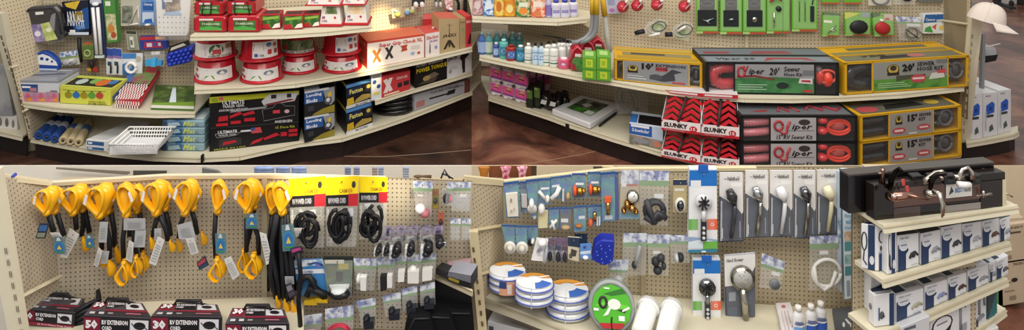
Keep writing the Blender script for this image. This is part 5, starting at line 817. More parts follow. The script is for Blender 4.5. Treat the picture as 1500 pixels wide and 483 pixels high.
# far chair and frames along the far wall
r = root('office_chair', hz(1484, 22, 0), 'small dark chair far away by the white wall, top right', 'chair'); o = r.location; s_ = 9.6/F
MB().prism([hy(1480, 10, 9.6), hy(1488, 10, 9.6), hy(1487, 1, 9.6), hy(1480, 1, 9.6)], (0, .05, 0), '#22242a').obj('backrest', r, o, bevel=.02)
MB().prism([hy(1479, 13, 9.5), hy(1488, 13, 9.5), hy(1488, 10.5, 9.5), hy(1479, 10.5, 9.5)], (0, .3, 0), '#2a2c31').obj('seat', r, o)
for a in (1480, 1483.5, 1487.5): MB().tube([hy(a, 13, 9.6), hy(a, 20, 9.6)], .012, '#22242a', 5).obj('leg', r, o)
for i, x in enumerate((1461, 1497)):
    r = root('door_frame', hy(x, 30, 9.8), ('left', 'right')[i]+' dark upright frame post beside the far white wall', 'frame'); MB().prism([hy(x, 24, 9.8), hy(x+5, 24, 9.8), hy(x+7, -40, 9.8), hy(x+2, -40, 9.8)], (0, .1, 0), '#2a2726').obj('post', r, r.location)
struct('wall_far_right', MB().prism([hy(1466, 21.5, 9.9), hy(1496, 21.5, 9.9), hy(1500, -40, 9.9), hy(1466, -40, 9.9)], (0, .1, 0), '#d5d2ce'))
# =================== BOTTOM-LEFT DISPLAY ===================
B3 = Board([(hy(72, 300, 2.6).x, 2.6), (hy(240, 300, 2.645).x, 2.645), (hy(395, 300, 2.655).x, 2.655), (hy(565, 300, 2.63).x, 2.63), (hy(692, 300, 2.62).x, 2.62)])
g4 = root('gondola_shelving', (-1, 2.62, .2), 'cream pegboard shelving unit hung with yellow power adapters and boxed cords below', 'shelving'); B3.hooks = g4
bp = [V((x, y, 0)) for x, y in B3.p]; ZT = 1.085
zt3 = [hy(0, 268, 2.6).z, hy(0, 257.5, 2.645).z, hy(0, 256.5, 2.655).z, hy(0, 261, 2.63).z, hy(0, 266, 2.62).z]
pegpanel(g4, [[(a.x, a.y, .55), (b.x, b.y, .55), (b.x, b.y, z1), (a.x, a.y, z0)] for a, b, z0, z1 in zip(bp, bp[1:], zt3, zt3[1:])], PEGB)
m = MB()
for a, b, z0, z1 in zip(bp[:3], bp[1:4], zt3, zt3[1:]): m.prism([(a.x, a.y-.006, z0-.009), (b.x, b.y-.006, z1-.009), (b.x, b.y-.006, z1+.003), (a.x, a.y-.006, z0+.003)], (0, .018, 0), '#cfc3a6')
m.obj('top_rail', g4, g4.location)
pegpanel(g4, [[hy(22, 470, 2.3), hy(88, 420, 2.58), hy(72, 268, 2.58), hy(-16, 256, 2.3)]], PEGB, 'end_panel')
MB().prism([hy(-20, 262, 2.295), hy(74, 272, 2.57), hy(74, 266, 2.58), hy(-20, 253, 2.3)], (0, .012, 0), '#d3c8ab').obj('end_rail', g4, g4.location)
MB().prism([hy(14, 500, 2.26), hy(36, 500, 2.26), hy(-4, 250, 2.26), hy(-34, 250, 2.26)], (0, .03, 0), CREAM).obj('upright', g4, g4.location)
m = MB()
for i in range(8):
    x = 6+3.4*i; y = 363+17*i
    for dx in (0, 2.4): m.add([hy(x+dx, y, 2.255), hy(x+dx+1.2, y, 2.255), hy(x+dx+2.8, y+9, 2.255), hy(x+dx+1.6, y+9, 2.255)], [[3, 2, 1, 0]], '#5b5240')
m.obj('upright_slots', g4, g4.location)['kind'] = 'stuff'
MB().tube([hy(24, 439, 2.27), hy(88, 405, 2.56)], .008, '#c9bfa3', 4).obj('cross_rail', g4, g4.location)
MB().tube([hy(-10, 365, 2.27), hy(54, 349, 2.5)], .006, '#c9bfa3', 4).obj('cross_rail', g4, g4.location)
MB().prism([hy(384, 480, 2.648), hy(391, 480, 2.648), hy(391, 262, 2.648), hy(384, 262, 2.648)], (0, .01, 0), '#bfb398').obj('seam_strip', g4, g4.location)
SF = [hz(x, y, .66) for x, y in ((30, 483), (110, 489), (250, 492), (445, 492))]
shelf(g4, .66, SF, [V((bp[0].x, 2.59, 0)), V((hy(445, 0, 2.64).x, 2.64, 0))])
# plugs ------------------------------------------------
YL = '#eeb016/g'; YD = '#b97f08'
def plug(r, o, cx, yt, yb, w, Y, lean=0, flip=False, sticker=1, name='plug_head', mir=1, ring=True):
    """handled plug: ring handle and swelling body over a ribbed neck; flip hangs it upside down"""
    s = Y/F; T = hy(cx+lean, yt, Y); Bm = hy(cx, yb, Y); ax = (T-Bm); h = ax.length
    if flip: T, Bm = Bm, T
    up = (T-Bm).normalized(); sd = V((up.z, 0, -up.x))*mir*(-1 if flip else 1); W2 = w*s*.5
    P = lambda a, b, d=0: Bm+sd*a*W2+up*b*h+V((0, -d, 0))
    m = MB(); m.tube([P(.0, .02, 0), P(.03, .16, .002), P(.16, .42, -.006), P(.22, .62, -.012), P(.15, .84, -.012), P(.05, .95, -.01)], [W2*.24, W2*.27, W2*.55, W2*.72, W2*.6, W2*.2], YL, 12)
    m.obj(name, r, o)
    if ring:
        out = [(.02, .1), (-.3, .26), (-.72, .46), (-1, .6), (-.96, .72), (-.66, .88), (-.28, .98), (.1, .99), (.42, .9), (.58, .74), (.5, .52), (.3, .3)]
        inn = [(.0, .32), (-.12, .38), (-.34, .5), (-.48, .62), (-.46, .72), (-.32, .82), (-.12, .88), (.06, .88), (.2, .82), (.27, .7), (.22, .54), (.1, .4)]
        m = MB(); n_ = 12; vs = []
        for pts_, d_, sc_ in ((out, .12, .94), (out, .5, 1), (out, .68, .93), (inn, .68, 1.12), (inn, .5, 1), (inn, .12, 1.05)):
            c0 = (-.1, .62); sc_ = sc_*(1.22 if pts_ is inn else 1); vs += [P(c0[0]+(a-c0[0])*sc_, c0[1]+(b-c0[1])*sc_, W2*d_) for a, b in pts_]
        fs_ = [[l*n_+i, l*n_+(i+1) % n_, (l+1)*n_+(i+1) % n_, (l+1)*n_+i] for l in range(5) for i in range(n_)]
        m.add(vs, fs_, YL, True)
        m.tube([P(0, .06, W2*.2), P(.0, .2, W2*.4)], W2*.3, YL, 8)
        m.obj('handle', r, o)
    m = MB()
    for k in range(3): m.lathe(P(0, .02+.045*k), [(W2*.3, 0), (W2*.32, h*.012), (W2*.3, h*.024)], YD, 10, up)
    m.obj('strain_relief', r, o)
    if sticker and ring: MB().prism([P(-.86, .58, W2*.70), P(-.66, .52, W2*.72), P(-.46, .8, W2*.72), P(-.62, .86, W2*.70)], (0, .002, 0), '#e6dfdc').obj('white_sticker', r, o)
    return P(0, 0)
def tagp(r, o, quad, Y, c='#d9d9d6', nm='paper_tag', ops=None, curl=.01):
    q = [hy(x, y, Y-(.0 if i < 2 else curl)) for i, (x, y) in enumerate(quad)]; f = Face(*q)
    m = MB().prism(q, (0, .002, 0), c); m.obj(nm, r, o)
    draw(f, ops if ops is not None else [('r', .15, .12+.1*k, .85, .15+.1*k, '#9c9c9c') for k in range(7)]+[('e', .5, .9, .06, .03, '#c06a6a')], r, o, 'tag_print', .001)
ROUND = [('e', .5, .42, .42, .36, '#2f8fb8'), ('e', .5, .42, .33, .28, '#3c6fb0'), ('q', [(.3, .3), (.5, .55), (.7, .3)], '#d9c95a'), ('r', .2, .12, .8, .2, '#3f8f5a'), ('q', [(.3, .8), (.7, .8), (.6, 1), (.4, 1)], '#c9cfd2')]
def adapter(lab, head, cables, tails, tags, Y=2.57):
    cx, yt, yb, w, lean = head[:5]; mir = head[5] if len(head) > 5 else 1
    o = hy(cx, yt, Y); r = root('power_adapter', o, lab, 'adapter', 'yellow handled power adapters')
    n = plug(r, o, cx, yt, yb, w, Y, lean, mir=mir)
    for c in cables: pts = [hy(x, y, Y+.004*(i % 2)) for i, (x, y) in enumerate(c)]; MB().tube(pts, .0085 if len(c[0]) == 2 else .006, '#1a1b20', 8).obj('cable', r, o)
    for t in tails:
        x, a, b, ww, ring = t[:5]; plug(r, o, x, a, b, ww, Y-.01*(1 if ring else 0), 0, True, 0, 'tail_plug', ring=ring)
    for t in tags:
        if t[0] == 'w': tagp(r, o, t[1], Y-.02)
        elif t[0] == 'r': tagp(r, o, t[1], Y-.022, '#6f8f9a/c/.6', 'round_tag', ROUND)
        elif t[0] == 'g': tagp(r, o, t[1], Y-.012, '#b9bcbf/g', 'wrap_tag', [('r', .2, .2+.12*k, .8, .23+.12*k, '#9a9a9c') for k in range(5)])
        elif t[0] == 'x': tagp(r, o, t[1], Y-.02, '#3a3d48', 'printed_tag', [('r', .1, .5, .9, .9, t[2]), ('r', .1, .1, .9, .4, t[3])])
    # a steel peg carries it
    a = hy(cx+lean+2, yt+7, Y); MB().tube([a, hy(cx+lean+2, yt+7, 2.65)], .003, '#a9a59a/m', 5).obj('peg_hook', g4, g4.location)
R4 = lambda x0, y0, x1, y1, s=0: [(x0+s, y1), (x1+s, y1), (x1, y0), (x0, y0)]
def back2(lab, cx, yt, yb, w, lean=0, cables=(), tails=(), mir=-1):
    adapter(lab, (cx, yt, yb, w, lean, mir), cables, tails, (), 2.61)
adapter('first yellow adapter from the left, next to the end panel, with a blue round tag', (71, 274, 314, 34, -4), [[(71, 312), (75, 328), (79, 340)]], [], [('x', R4(58, 327, 72, 349, -6), '#3f6fb0', '#8f9a90'), ('w', R4(73, 341, 86, 352, 8)), ('r', R4(77, 347, 95, 372, 2))], 2.45)
adapter('yellow adapter tucked behind the first one from the left', (82, 275, 312, 30, 0, -1), [[(83, 311), (89, 330), (94, 345)]], (), (), 2.52)
adapter('second yellow adapter from the left, long curling white tag below it', (110, 271, 313, 40, -2), [[(110, 312), (112, 335)]], [(122, 346, 372, 17, False)], [('w', [(88, 376), (98, 378), (116, 344), (102, 334)]), ('r', R4(124, 344, 137, 363, 2))])
back2('yellow adapter tucked behind the second one from the left', 124, 270, 308, 34, -3, [[(122, 306), (122, 330), (119, 345)], [(124, 306), (128, 325), (131, 340)]])
adapter('third yellow adapter from the left, two plugs and grey tags hanging low', (149, 269, 318, 42, -4), [[(150, 317), (149, 340), (149, 365)], [(153, 325), (160, 350), (161, 378)]], [(149, 362, 396, 20, False), (159, 376, 409, 20, False)], [('g', R4(146, 325, 158, 355, -2)), ('w', [(137, 388), (143, 391), (150, 368), (144, 362)]), ('g', R4(150, 368, 160, 386, -3))])
back2('yellow adapter tucked behind the third one from the left', 160, 271, 312, 36, -4, [[(163, 312), (167, 335), (168, 360)]], [(170, 358, 390, 16, False)])
adapter('fourth yellow adapter from the left, with a wide white label wrapped across its cables', (188, 267, 318, 36, -4, -1), [[(184, 318), (180, 350), (181, 380)], [(192, 320), (196, 345), (201, 376)], [(189, 320), (190, 345)]], [(183, 378, 415, 26, True), (200, 372, 405, 17, True)], [('g', R4(181, 320, 213, 337)), ('w', [(184, 380), (193, 384), (196, 356), (189, 352)]), ('g', R4(198, 338, 214, 362, -2))])
back2('yellow adapter tucked behind the fourth one from the left', 202, 270, 312, 30, 0, [[(205, 312), (208, 345), (208, 368)]], [(210, 366, 400, 18, True)])
adapter('fifth yellow adapter from the left, slanted long white tag on its cable', (231, 264, 315, 38, -5), [[(232, 313), (227, 330), (224, 346)], [(234, 315), (243, 335), (246, 352)]], [(221, 344, 370, 17, False), (249, 350, 373, 14, False)], [('w', [(218, 385), (228, 389), (241, 352), (231, 346)]), ('g', R4(226, 335, 236, 352))])
back2('yellow adapter tucked behind the fifth one from the left', 244, 266, 308, 30, -3, [[(242, 308), (248, 330), (250, 345)]], [(260, 350, 373, 14, False)])
adapter('sixth yellow adapter from the left, crumpled clear wrap under the neck', (272, 262, 315, 36, 2, 1), [[(270, 313), (264, 330), (262, 348)]], [], [('g', [(262, 350), (288, 352), (280, 324), (259, 330)]), ('w', [(280, 373), (291, 370), (284, 348), (272, 350)])])
back2('yellow adapter tucked behind the sixth one from the left', 285, 266, 308, 28, -2, [[(281, 308), (286, 325), (289, 342)]], [(296, 338, 363, 15, False)])
adapter('seventh yellow adapter from the left, hanging on a single straight cable', (320, 263, 313, 32, 2, -1), [[(316, 312), (314, 345), (316, 377)]], [(319, 374, 410, 26, True)], [('r', R4(315, 342, 331, 372, 1)), ('x', [(292, 396), (306, 388), (300, 374), (288, 385)], '#b04a5a', '#34506f'), ('w', [(341, 410), (351, 402), (338, 375), (328, 380)])])
adapter('eighth yellow adapter from the left, round blue tag just below its neck', (364, 262, 312, 38, -2), [[(366, 311), (372, 330), (378, 345), (379, 372)], [(361, 320), (361, 368)]], [(372, 368, 405, 27, True)], [('r', R4(360, 313, 378, 335)), ('w', [(390, 388), (399, 383), (390, 343), (380, 340)])])
back2('yellow adapter tucked behind the eighth one from the left', 374, 263, 306, 28, 0, [[(372, 306), (366, 340), (360, 365)]], [(357, 362, 398, 18, True)])
adapter('rightmost yellow adapter, ahead of the black cable bundle, large round blue tag', (415, 266, 314, 36, -4, -1), [[(408, 313), (400, 350), (396, 400), (404, 436)], [(414, 313), (412, 360), (414, 400), (416, 438)], [(421, 313), (424, 350), (428, 400), (427, 440)], [(405, 313), (397, 360), (404, 400), (410, 436)], [(418, 313), (416, 350), (422, 400), (420, 440)]], [(405, 432, 455, 14, False), (417, 436, 464, 16, False), (428, 438, 470, 16, False)], [('r', [(414, 368), (434, 367), (430, 327), (412, 330)]), ('w', R4(429, 334, 445, 347, -2)), ('x', [(428, 376), (445, 370), (441, 360), (425, 364)], '#c8509a', '#2a2430'), ('g', R4(417, 405, 430, 416, 1)), ('x', [(424, 437), (434, 431), (426, 414), (418, 418)], '#8f8a96', '#55505c')], 2.55)
back2('yellow adapter tucked behind the rightmost one', 400, 268, 312, 32, 0, [[(399, 312), (393, 370), (396, 420)]])
m = MB(); r = root('cable_bundle', hy(412, 440, 2.54), 'thick matt black bundle of cables and sleeves hanging below the rightmost adapters', 'cables')
for i in range(8):
    x = 399+3.8*i; m.tube([hy(x*.6+412*.4, 318, 2.59), hy(x-2, 350, 2.61), hy(x-3+i*.8, 390, 2.61), hy(x-6+i*1.9, 425, 2.61)], [.006, .013, .012, .005], '#131317/f', 7)
m.obj('sleeves', r, r.location)
MB().tube([hy(437, 370, 2.48), hy(440, 400, 2.48), hy(437, 440, 2.48), hy(441, 490, 2.48)], .008, '#101014', 7).obj('loose_cable', r, r.location)
# boxed extension cords
def cordbox(lab, bl, br, tl, tr, btl, btr, num, z=.664, side=False):
    """front bottom/top corners and rear top corners in px; sloping printed top"""
    YF = (CZ-z)/rt((bl[1]+br[1])/2); A, B_, C, D = hy(*bl, YF), hy(*br, YF), hy(*tr, YF), hy(*tl, YF)
    k = 0.1; E, G = hy(*btl, YF+k), hy(*btr, YF+k)
    o = hy(*bl, YF); r = root('extension_cord_box', o, lab, 'box', 'boxed extension cords'); m = MB(); dn = V((0, k, 0))
    vs = [A, B_, C, D, G, E, V((G.x, G.y, z)), V((E.x, E.y, z))]
    m.add(vs, [[0, 1, 2, 3], [3, 2, 4, 5], [1, 6, 4, 2], [0, 3, 5, 7], [5, 4, 6, 7], [0, 7, 6, 1]], '#35323a'); m.obj('carton', r, o, bevel=.003)
    wr = '#7c1f33'
    draw(Face(A, B_, C, D), [('r', 0, .0, 1, 1, '#26242a'), ('r', 0, .26, .24, .95, wr), ('r', .26, .3, .66, .92, '#17161a'), ('r', .68, .3, .95, .92, '#d9d7dc'), ('e', .82, .62, .09, .2, '#1c1a1f'), ('l', [(.7, .75, .001), (.76, .5, .001), (.9, .55, .001), (.94, .42, .001)], .002, '#1c1a1f'), ('r', .0, .0, 1, .22, '#8a2038'), 'lettering', ('t', num, .03, .4, .21, .86, '#e9e6ea', 0, .06), ('t', 'RV EXTENSION', .27, .64, .65, .88, '#e9e6ea', 0, .04), ('t', 'CORD', .27, .36, .42, .58, '#e9e6ea', 0, .04), ('t', '25 Foot Heavy Duty Cord', .3, .05, .95, .18, '#e9d6dc')], r, o)
    draw(Face(D, C, G, E), [('r', 0, .0, 1, .95, '#4a464d'), ('r', .02, .42, .26, .92, wr), ('r', .28, .5, .62, .9, '#1c1b20'), ('r', .64, .5, .95, .9, '#cfcdd2'), ('e', .8, .7, .09, .12, '#1c1a1f'), ('q', [(.05, .06), (.98, .06), (.98, .3), (.05, .3)], '#2d2b31'), ('r', .28, .32, .98, .44, '#7c1f33'), ('r', .06, .1, .14, .24, '#b9b7bc'), ('r', .2, .1, .28, .24, '#b9b7bc'), ('r', .34, .12, .42, .22, '#8a8a90'), ('r', .62, .14, .85, .22, '#a05a6a'), 'lettering', ('t', num, .05, .5, .23, .86, '#e9e6ea', 0, .06), ('t', 'RV EXTENSION', .29, .7, .61, .86, '#e0dde2', 0, .04), ('t', 'CORD', .29, .53, .42, .66, '#e0dde2', 0, .04)], r, o, 'printed_top')
    # moulded handle and the coil of cord inside
    c = E.lerp(G, .5); w = (G-E).length; m = MB(); m.tube([c+V((-w*.28, -.015, -.004)), c+V((-w*.22, -.01, .016)), c+V((w*.22, -.01, .016)), c+V((w*.28, -.015, -.004))], .005, '#1a191d', 6); m.obj('handle', r, o)
    m = MB()
    for j in range(2): m.tube([c+V((w*.46*math.cos(t), -.02+.03*math.sin(t), -.012-.018*j)) for t in [x*.5 for x in range(14)]], .009, '#17171b', 7)
    m.obj('cord_coil', r, o)
    if side:
        m = MB()
        for j in range(4): m.tube([B_+V((.0, .01, .008+.014*j)), B_+V((.03, .02+.01*j, .01+.014*j)), B_+V((.055, .06, .016+.014*j)), B_+V((.03, .1, .02+.014*j))], .008, '#151519', 7)
        m.obj('cord_loops', r, o)
cordbox('50 amp extension cord box at the far left with black cord loops at its side', (33, 473), (108, 481), (32, 452), (110, 459), (46, 433), (124, 436), '50', side=True)
cordbox('50 amp extension cord box second from the left, front at the photo bottom', (123, 492), (222, 495), (122.5, 462), (223, 467), (140, 441), (208, 443), '50', side=False)
cordbox('30 amp extension cord box third from the left', (222, 493), (325, 494), (221, 463), (326, 465), (238, 444), (318, 445), '30')
cordbox('30 amp extension cord box at the right, beside the hanging cable bundle', (332, 500), (424, 500), (330, 474), (424, 474), (341, 450), (416, 452), '30')
# ---- clear bags with yellow headers
def H3(*a, **k): return hang(B3, *a, **k)
def yb(quad, off, lab, seed, tg):
    random.seed(seed)
    def w(): return random.uniform
    coil = []
    for k in range(7):
        a = random.uniform(0, 3); cx_ = random.uniform(.35, .65); cy_ = random.uniform(.15, .4); ry = random.uniform(.1, .22); rx = random.uniform(.15, .3)
        coil.append(('l', [(cx_+rx*math.cos(a+t*.55), cy_+ry*math.sin(a+t*.55), .006+.004*k) for t in range(11)], .0065, '#141418'))
    H3('cable_bag', lab, 'bag', quad, off, [('r', 0, .74, 1, 1, '#f0d413'), ('r', 0, .58, 1, .74, '#1b1a1d'), ('r', .7, .57, 1, .75, '#c22a35'), ('e', .85, .88, .06, .05, '#3c3a30'), ('r', .07, .6, .65, .7, '#2c2b30'), 'lettering', ('t', 'RV POWER CORD', .08, .62, .62, .7, '#c9c7cc'), ('t', 'CAM', .4, .77, .66, .83, '#a8801c'), ('t', 'CO', .68, .77, .82, .83, '#c23a2c'), 'coiled_cable']+coil+['barcode_tag', ('q', tg, '#dcdde0'), 'clear_bag', ('q', [(0, 0), (1, .0), (1, .58), (0, .58)], '#dfe4e6/c/.3'), ('q', [(.1, .05), (.2, .05), (.35, .55), (.28, .55)], '#ffffff/c/.35'), ('q', [(.6, .1), (.68, .05), (.75, .5), (.7, .5)], '#ffffff/c/.3'), ('q', [(.03, .2), (.08, .2), (.1, .55), (.05, .55)], '#ffffff/c/.4')], card=None)
yb([(428, 359), (475, 361), (477, 257), (423, 262)], .09, 'left clear bag of black cable with a yellow header and tilted barcode tag', 3, [(.4, .34), (.76, .36), (.74, .54), (.34, .52)])
yb([(479, 359), (522, 360), (526, 257), (477, 260)], .1, 'middle clear bag of black cable with a yellow header and small price sticker', 4, [(.46, .44), (.88, .44), (.86, .55), (.48, .55)])
yb([(527, 349), (566, 346), (568, 259), (526, 258)], .09, 'right clear bag of black cable with a yellow header, beside the bare pegboard', 5, [(.2, .52), (.5, .53), (.5, .58), (.2, .57)])
clearpack(B3, [(609, 312), (632, 315), (634, 266), (605, 265)], .08, 'clear pack with blue and green header holding a white and pink round plug', [('b', .32, .2, .3, .13, .025, '#e2dcd8'), ('b', .6, .1, .3, .12, .025, '#a8626c'), ('r', .0, .3, .95, .58, '#c9a8a2/c/.3'), ('r', .2, .55, .5, .6, '#e4e2dc')], b=.8)
H3('outlet_cover_pack', 'narrow dark patterned pack right of the pink plug pack', 'pack', (633, 276, 643, 306), .06, [('r', .1, .7, .9, .95, '#a86a50'), ('b', .5, .45, .3, .12, .012, '#35403a'), ('r', .1, .05, .9, .25, '#a8903c')], '#8f8258', .005)
H3('red_plug_pack', 'small pack with a black and red plug left of the right edge clear packs', 'pack', (647, 277, 664, 297), .07, [('b', .45, .4, .35, .35, .02, '#1e1d22'), ('b', .8, .4, .16, .25, .02, '#b8283a'), ('clear') if False else ('r', 0, 0, 1, 1, '#e6e8e8/c/.2')], '#a9a294', .004)
clearpack(B3, [(661, 309), (688, 310), (690, 266), (661, 267)], .09, 'front clear pack with blue and green header at the right edge of the upper row', [('r', .05, .1, .95, .6, '#b9bec4/c/.5'), ('r', .45, .5, .8, .6, '#e4e4e0')], b=.8)
clearpack(B3, [(652, 300), (662, 300), (664, 267), (655, 266)], .11, 'blue headed pack half hidden, left of the clear pack at the right edge', [], b=.72)
H3('fuse_pack', 'small orange and dark pack under the black and red plug', 'pack', (641, 309, 651, 330), .06, [('r', .1, .1, .9, .9, '#b8644a'), ('b', .5, .3, .3, .2, .012, '#2c2a2c')], '#a07a60', .005)
for i, (x0, x1) in enumerate(((660, 675), (677, 690))): clearpack(B3, [(x0-1, 351), (x1-1, 351), (x1, 320), (x0, 319)], .08, ('left', 'right')[i]+' of two small clear packs low at the right edge of the pegboard', [('r', .1, .1, .9, .55, '#b5b9b6/c/.4')], b=.75)
# black plug packs row
for i, (x0, x1, y0, y1) in enumerate(((548, 561, 345, 370), (560, 572, 345, 370), (569, 591, 336, 375), (592, 610, 335, 373), (614, 637, 333, 374))):
    H3('adapter_plug_pack', (ordn+('fifth',))[i]+' pack from the left in the row of black plugs under the bare pegboard', 'pack', [(x0, y1), (x1, y1-1), (x1+1, y0), (x0+1, y0)], .1-.006*i, [('r', 0, .82, 1, 1, '#4a4254/n:#8c7f9c:40'), ('r', 0, .78, 1, .82, '#8f5f72'), 'plug', ('b', .62, .38, .3, .22, .03, '#141418/g'), ('b', .5, .2, .36, .14, .028, '#1a1a1f/g'), ('x', .12, .06, .3, .42, .03, '#c4c6c8'), ('l', [(.6, .6, .03), (.8, .5, .03), (.85, .3, .03)], .005, '#26262c'), 'clear_bag', ('r', 0, 0, 1, 1, '#dfe2e8/c/.22'), ('q', [(.2, .6), (.8, .7), (.7, .78), (.2, .7)], '#ffffff/c/.3')], card=None)
H3('angled_plug', 'black plug with metal pins sticking out at the right of the black plug row', 'plug', [(638, 362), (655, 360), (656, 338), (640, 340)], .08, ['plug', ('b', .35, .45, .4, .38, .03, '#15151a/g'), ('l', [(.3, .5, .03), (.8, .55, .03)], .009, '#1b1b20'), 'metal_pins', ('l', [(.7, .65, .035), (1, .55, .035)], .003, '#b9bbc0/m'), ('l', [(.7, .5, .035), (1, .4, .035)], .003, '#b9bbc0/m')], card=None)
for i in range(5): H3('label_header_pack', (ordn+('fifth',))[i]+' small dark topped pack from the left, behind the black plug row', 'pack', (563+18*i, 331-.5*i, 577+18*i, 352), .06, [('r', 0, .5, 1, 1, '#55496a/n:#b5a9c4:50'), ('b', .5, .2, .4, .22, .015, '#1d1d22')], '#77707a', .003)
# lower rows
H3('cable_organizer_card', 'blue card with a black looped strap and yellow strip, right of the cable bundle', 'pack', [(436, 432), (485, 433), (473, 379), (431, 381)], .07, [('r', 0, 0, 1, 1, '#3f82c0'), ('q', [(0, .8), (1, .85), (1, 1), (0, 1)], '#6fa3cf/n:#e3ebf2:40'), ('r', .02, .62, .96, .74, '#dfe4ea'), ('l', [(.5, .88, .001), (.75, .92, .001), (.95, .85, .001)], .003, '#2c4a8a'), ('e', .8, .85, .1, .07, '#6f7ac0'), ('t', 'RV CORD', .1, .64, .6, .71, '#3a5a8f'), 'strap', ('l', [(.12, .25, .015), (.15, .45, .018), (.32, .6, .02), (.5, .62, .02), (.62, .45, .02), (.6, .3, .018), (.8, .15, .018), (.85, 0, .018)], .011, '#141418'), ('l', [(.35, .1, .02), (.45, .3, .02), (.7, .2, .02), (.95, .1, .02)], .012, '#18181d'), 'yellow_strip', ('x', .25, -.12, .62, -.04, .03, '#c9a51f'), ('x', .6, -.05, .95, .03, .03, '#c9a51f')], '#3a78b4', .006)
H3('pipe_seal_card', 'green and black card with a coiled black part, right of the blue card', 'pack', [(481, 434), (516, 434), (517, 377), (473, 377)], .08, [('r', 0, .25, 1, .93, '#2f4a38/n:#5f6f4a:25'), ('r', .05, .85, .7, .95, '#c8c4b8'), ('r', .5, .7, .85, .85, '#a39a3c'), ('r', .1, .5, .45, .8, '#4a5a40'), ('r', .4, .4, .7, .65, '#1c1f1e'), ('r', .65, .3, .95, .7, '#3f5a44'), ('q', [(.15, .18), (.85, .22), (.9, .34), (.1, .32)], '#d8dcd8'), 'black_part', ('b', .5, .12, .42, .12, .025, '#17171b/g'), ('b', .5, .24, .3, .06, .03, '#c9cfd0'), 'clear_blister', ('r', 0, 0, 1, .95, '#ffffff/c/.15')], '#1f2522', .01)
def swp(q, off, lab, cont, b=.76): return clearpack(B3, q, off, lab, cont, b=b)
swp([(522, 423), (548, 425), (553, 378), (518, 378)], .08, 'clear pack with blue green header holding white sockets, left of the black and white one', [('x', .3, .08, .6, .5, .02, '#e0e0de'), ('r', .4, .15, .5, .25, '#4a4a4c'), ('r', .4, .32, .5, .42, '#4a4a4c'), ('b', .2, .4, .12, .15, .02, '#d3d3d1'), ('r', .35, .8, .7, .92, '#e6e8ec')])
swp([(554, 423), (578, 422), (578, 376), (553, 376)], .09, 'clear pack with blue green header holding one black switch and one white', [('x', .2, .05, .55, .5, .02, '#202024'), ('x', .6, .12, .9, .5, .018, '#dedcda'), ('r', .68, .25, .82, .38, '#55505a')])
swp([(579, 412), (593, 411), (596, 373), (578, 374)], .085, 'narrow clear pack with blue green header and a white switch with black centre', [('x', .35, .1, .95, .5, .02, '#dfdedc'), ('r', .5, .2, .75, .4, '#2c2c30')])
swp([(597, 414), (617, 414), (618, 372), (597, 372)], .08, 'clear pack with blue green header holding a square white jack plate', [('x', .05, .1, .85, .52, .02, '#dddbd6'), ('e', .45, .35, .1, .07, '#2c2c2e'), ('b', .4, .5, .3, .15, .015, '#e6e4e0')])
swp([(618, 411), (637, 408), (639, 370), (619, 371)], .075, 'clear pack with blue green header holding a blank white plate, nearest the side shelf', [('x', .05, .1, .8, .52, .02, '#e0deda'), ('r', .3, .15, .55, .48, '#c9c7c4')])
for i, (x0, x1, y0, y1, dx) in enumerate(((523, 551, 438, 476, 6), (560, 588, 430, 463, 5), (588, 612, 420, 455, 3), (615, 638, 415, 447, 1))):
    swp([(x0+dx, y1), (x1, y1-2), (x1-1, y0-3), (x0, y0+3)], .09-.004*i, ('first', 'second', 'third', 'last')[i]+' clear pack from the left in the low row of dark boxy connectors', ['connector', ('x', .3, .02, .95, .3, .028, '#22262e/g'), ('b', .45, .35, .2, .1, .02, '#1b1e25'), ('r', .55, .06, .8, .16, '#b9bfc6')], .72)
swp([(520, 452), (548, 448), (549, 436), (520, 440)], .055, 'blue green header of a pack behind the first low connector pack', [], .5)
for i in range(2): swp([(590+26*i, 440-4*i), (608+26*i, 438-4*i), (610+26*i, 421-5*i), (590+26*i, 424-5*i)], .05, ('left', 'right')[i]+' blue green pack header tucked behind the low connector row', [], .5)
swp([(438, 490), (470, 488), (472, 458), (440, 462)], .08, 'clear pack with blue green header and pink parts at the bottom of the photo', [('r', .1, .0, .9, .3, '#c08a94/c/.6'), ('r', .3, .1, .7, .25, '#e0d8da')], .5)
swp([(478, 500), (517, 498), (518, 446), (476, 452)], .09, 'clear pack with blue green header holding a red wire coil', [('o', .45, .3, .036, .003, '#c0304a', .01, .75), ('o', .5, .28, .032, .003, '#c83a52', .014, .8), ('o', .48, .3, .04, .003, '#b82c44', .008, .7)], .68)
# side shelf at the right with black bags below
sfp = [hz(x, y, .9) for x, y in ((636, 403), (662, 414), (691, 427))]
Ys = 2.45
f0 = hy(636, 403, 2.6); f1 = hy(691, 428, 2.42); z_ = f0.z
f1 = V((f1.x, f1.y, z_)); 
MB().prism([hy(637, 409, 2.6), hy(691, 434, 2.42), hy(691, 426, 2.42), hy(637, 402, 2.6)], (0.004, .006, 0), '#c9bea2').obj('side_shelf_lip', g4, g4.location)
MB().prism([hy(637, 402, 2.6), hy(691, 426, 2.42), hy(691, 402, 2.6), hy(650, 396, 2.61)], (0, 0, -.006), '#bfb498').obj('side_shelf', g4, g4.location)
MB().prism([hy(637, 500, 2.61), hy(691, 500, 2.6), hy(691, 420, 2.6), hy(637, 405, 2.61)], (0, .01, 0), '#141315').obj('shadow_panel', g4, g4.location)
f = Face(hy(638, 402, 2.57), hy(656, 408, 2.5), hy(654, 398, 2.5), hy(638, 392, 2.57)); carton('dark_blade_pack', 'dark slim pack at the left of the side shelf', 'pack', f, .05, '#27252c')
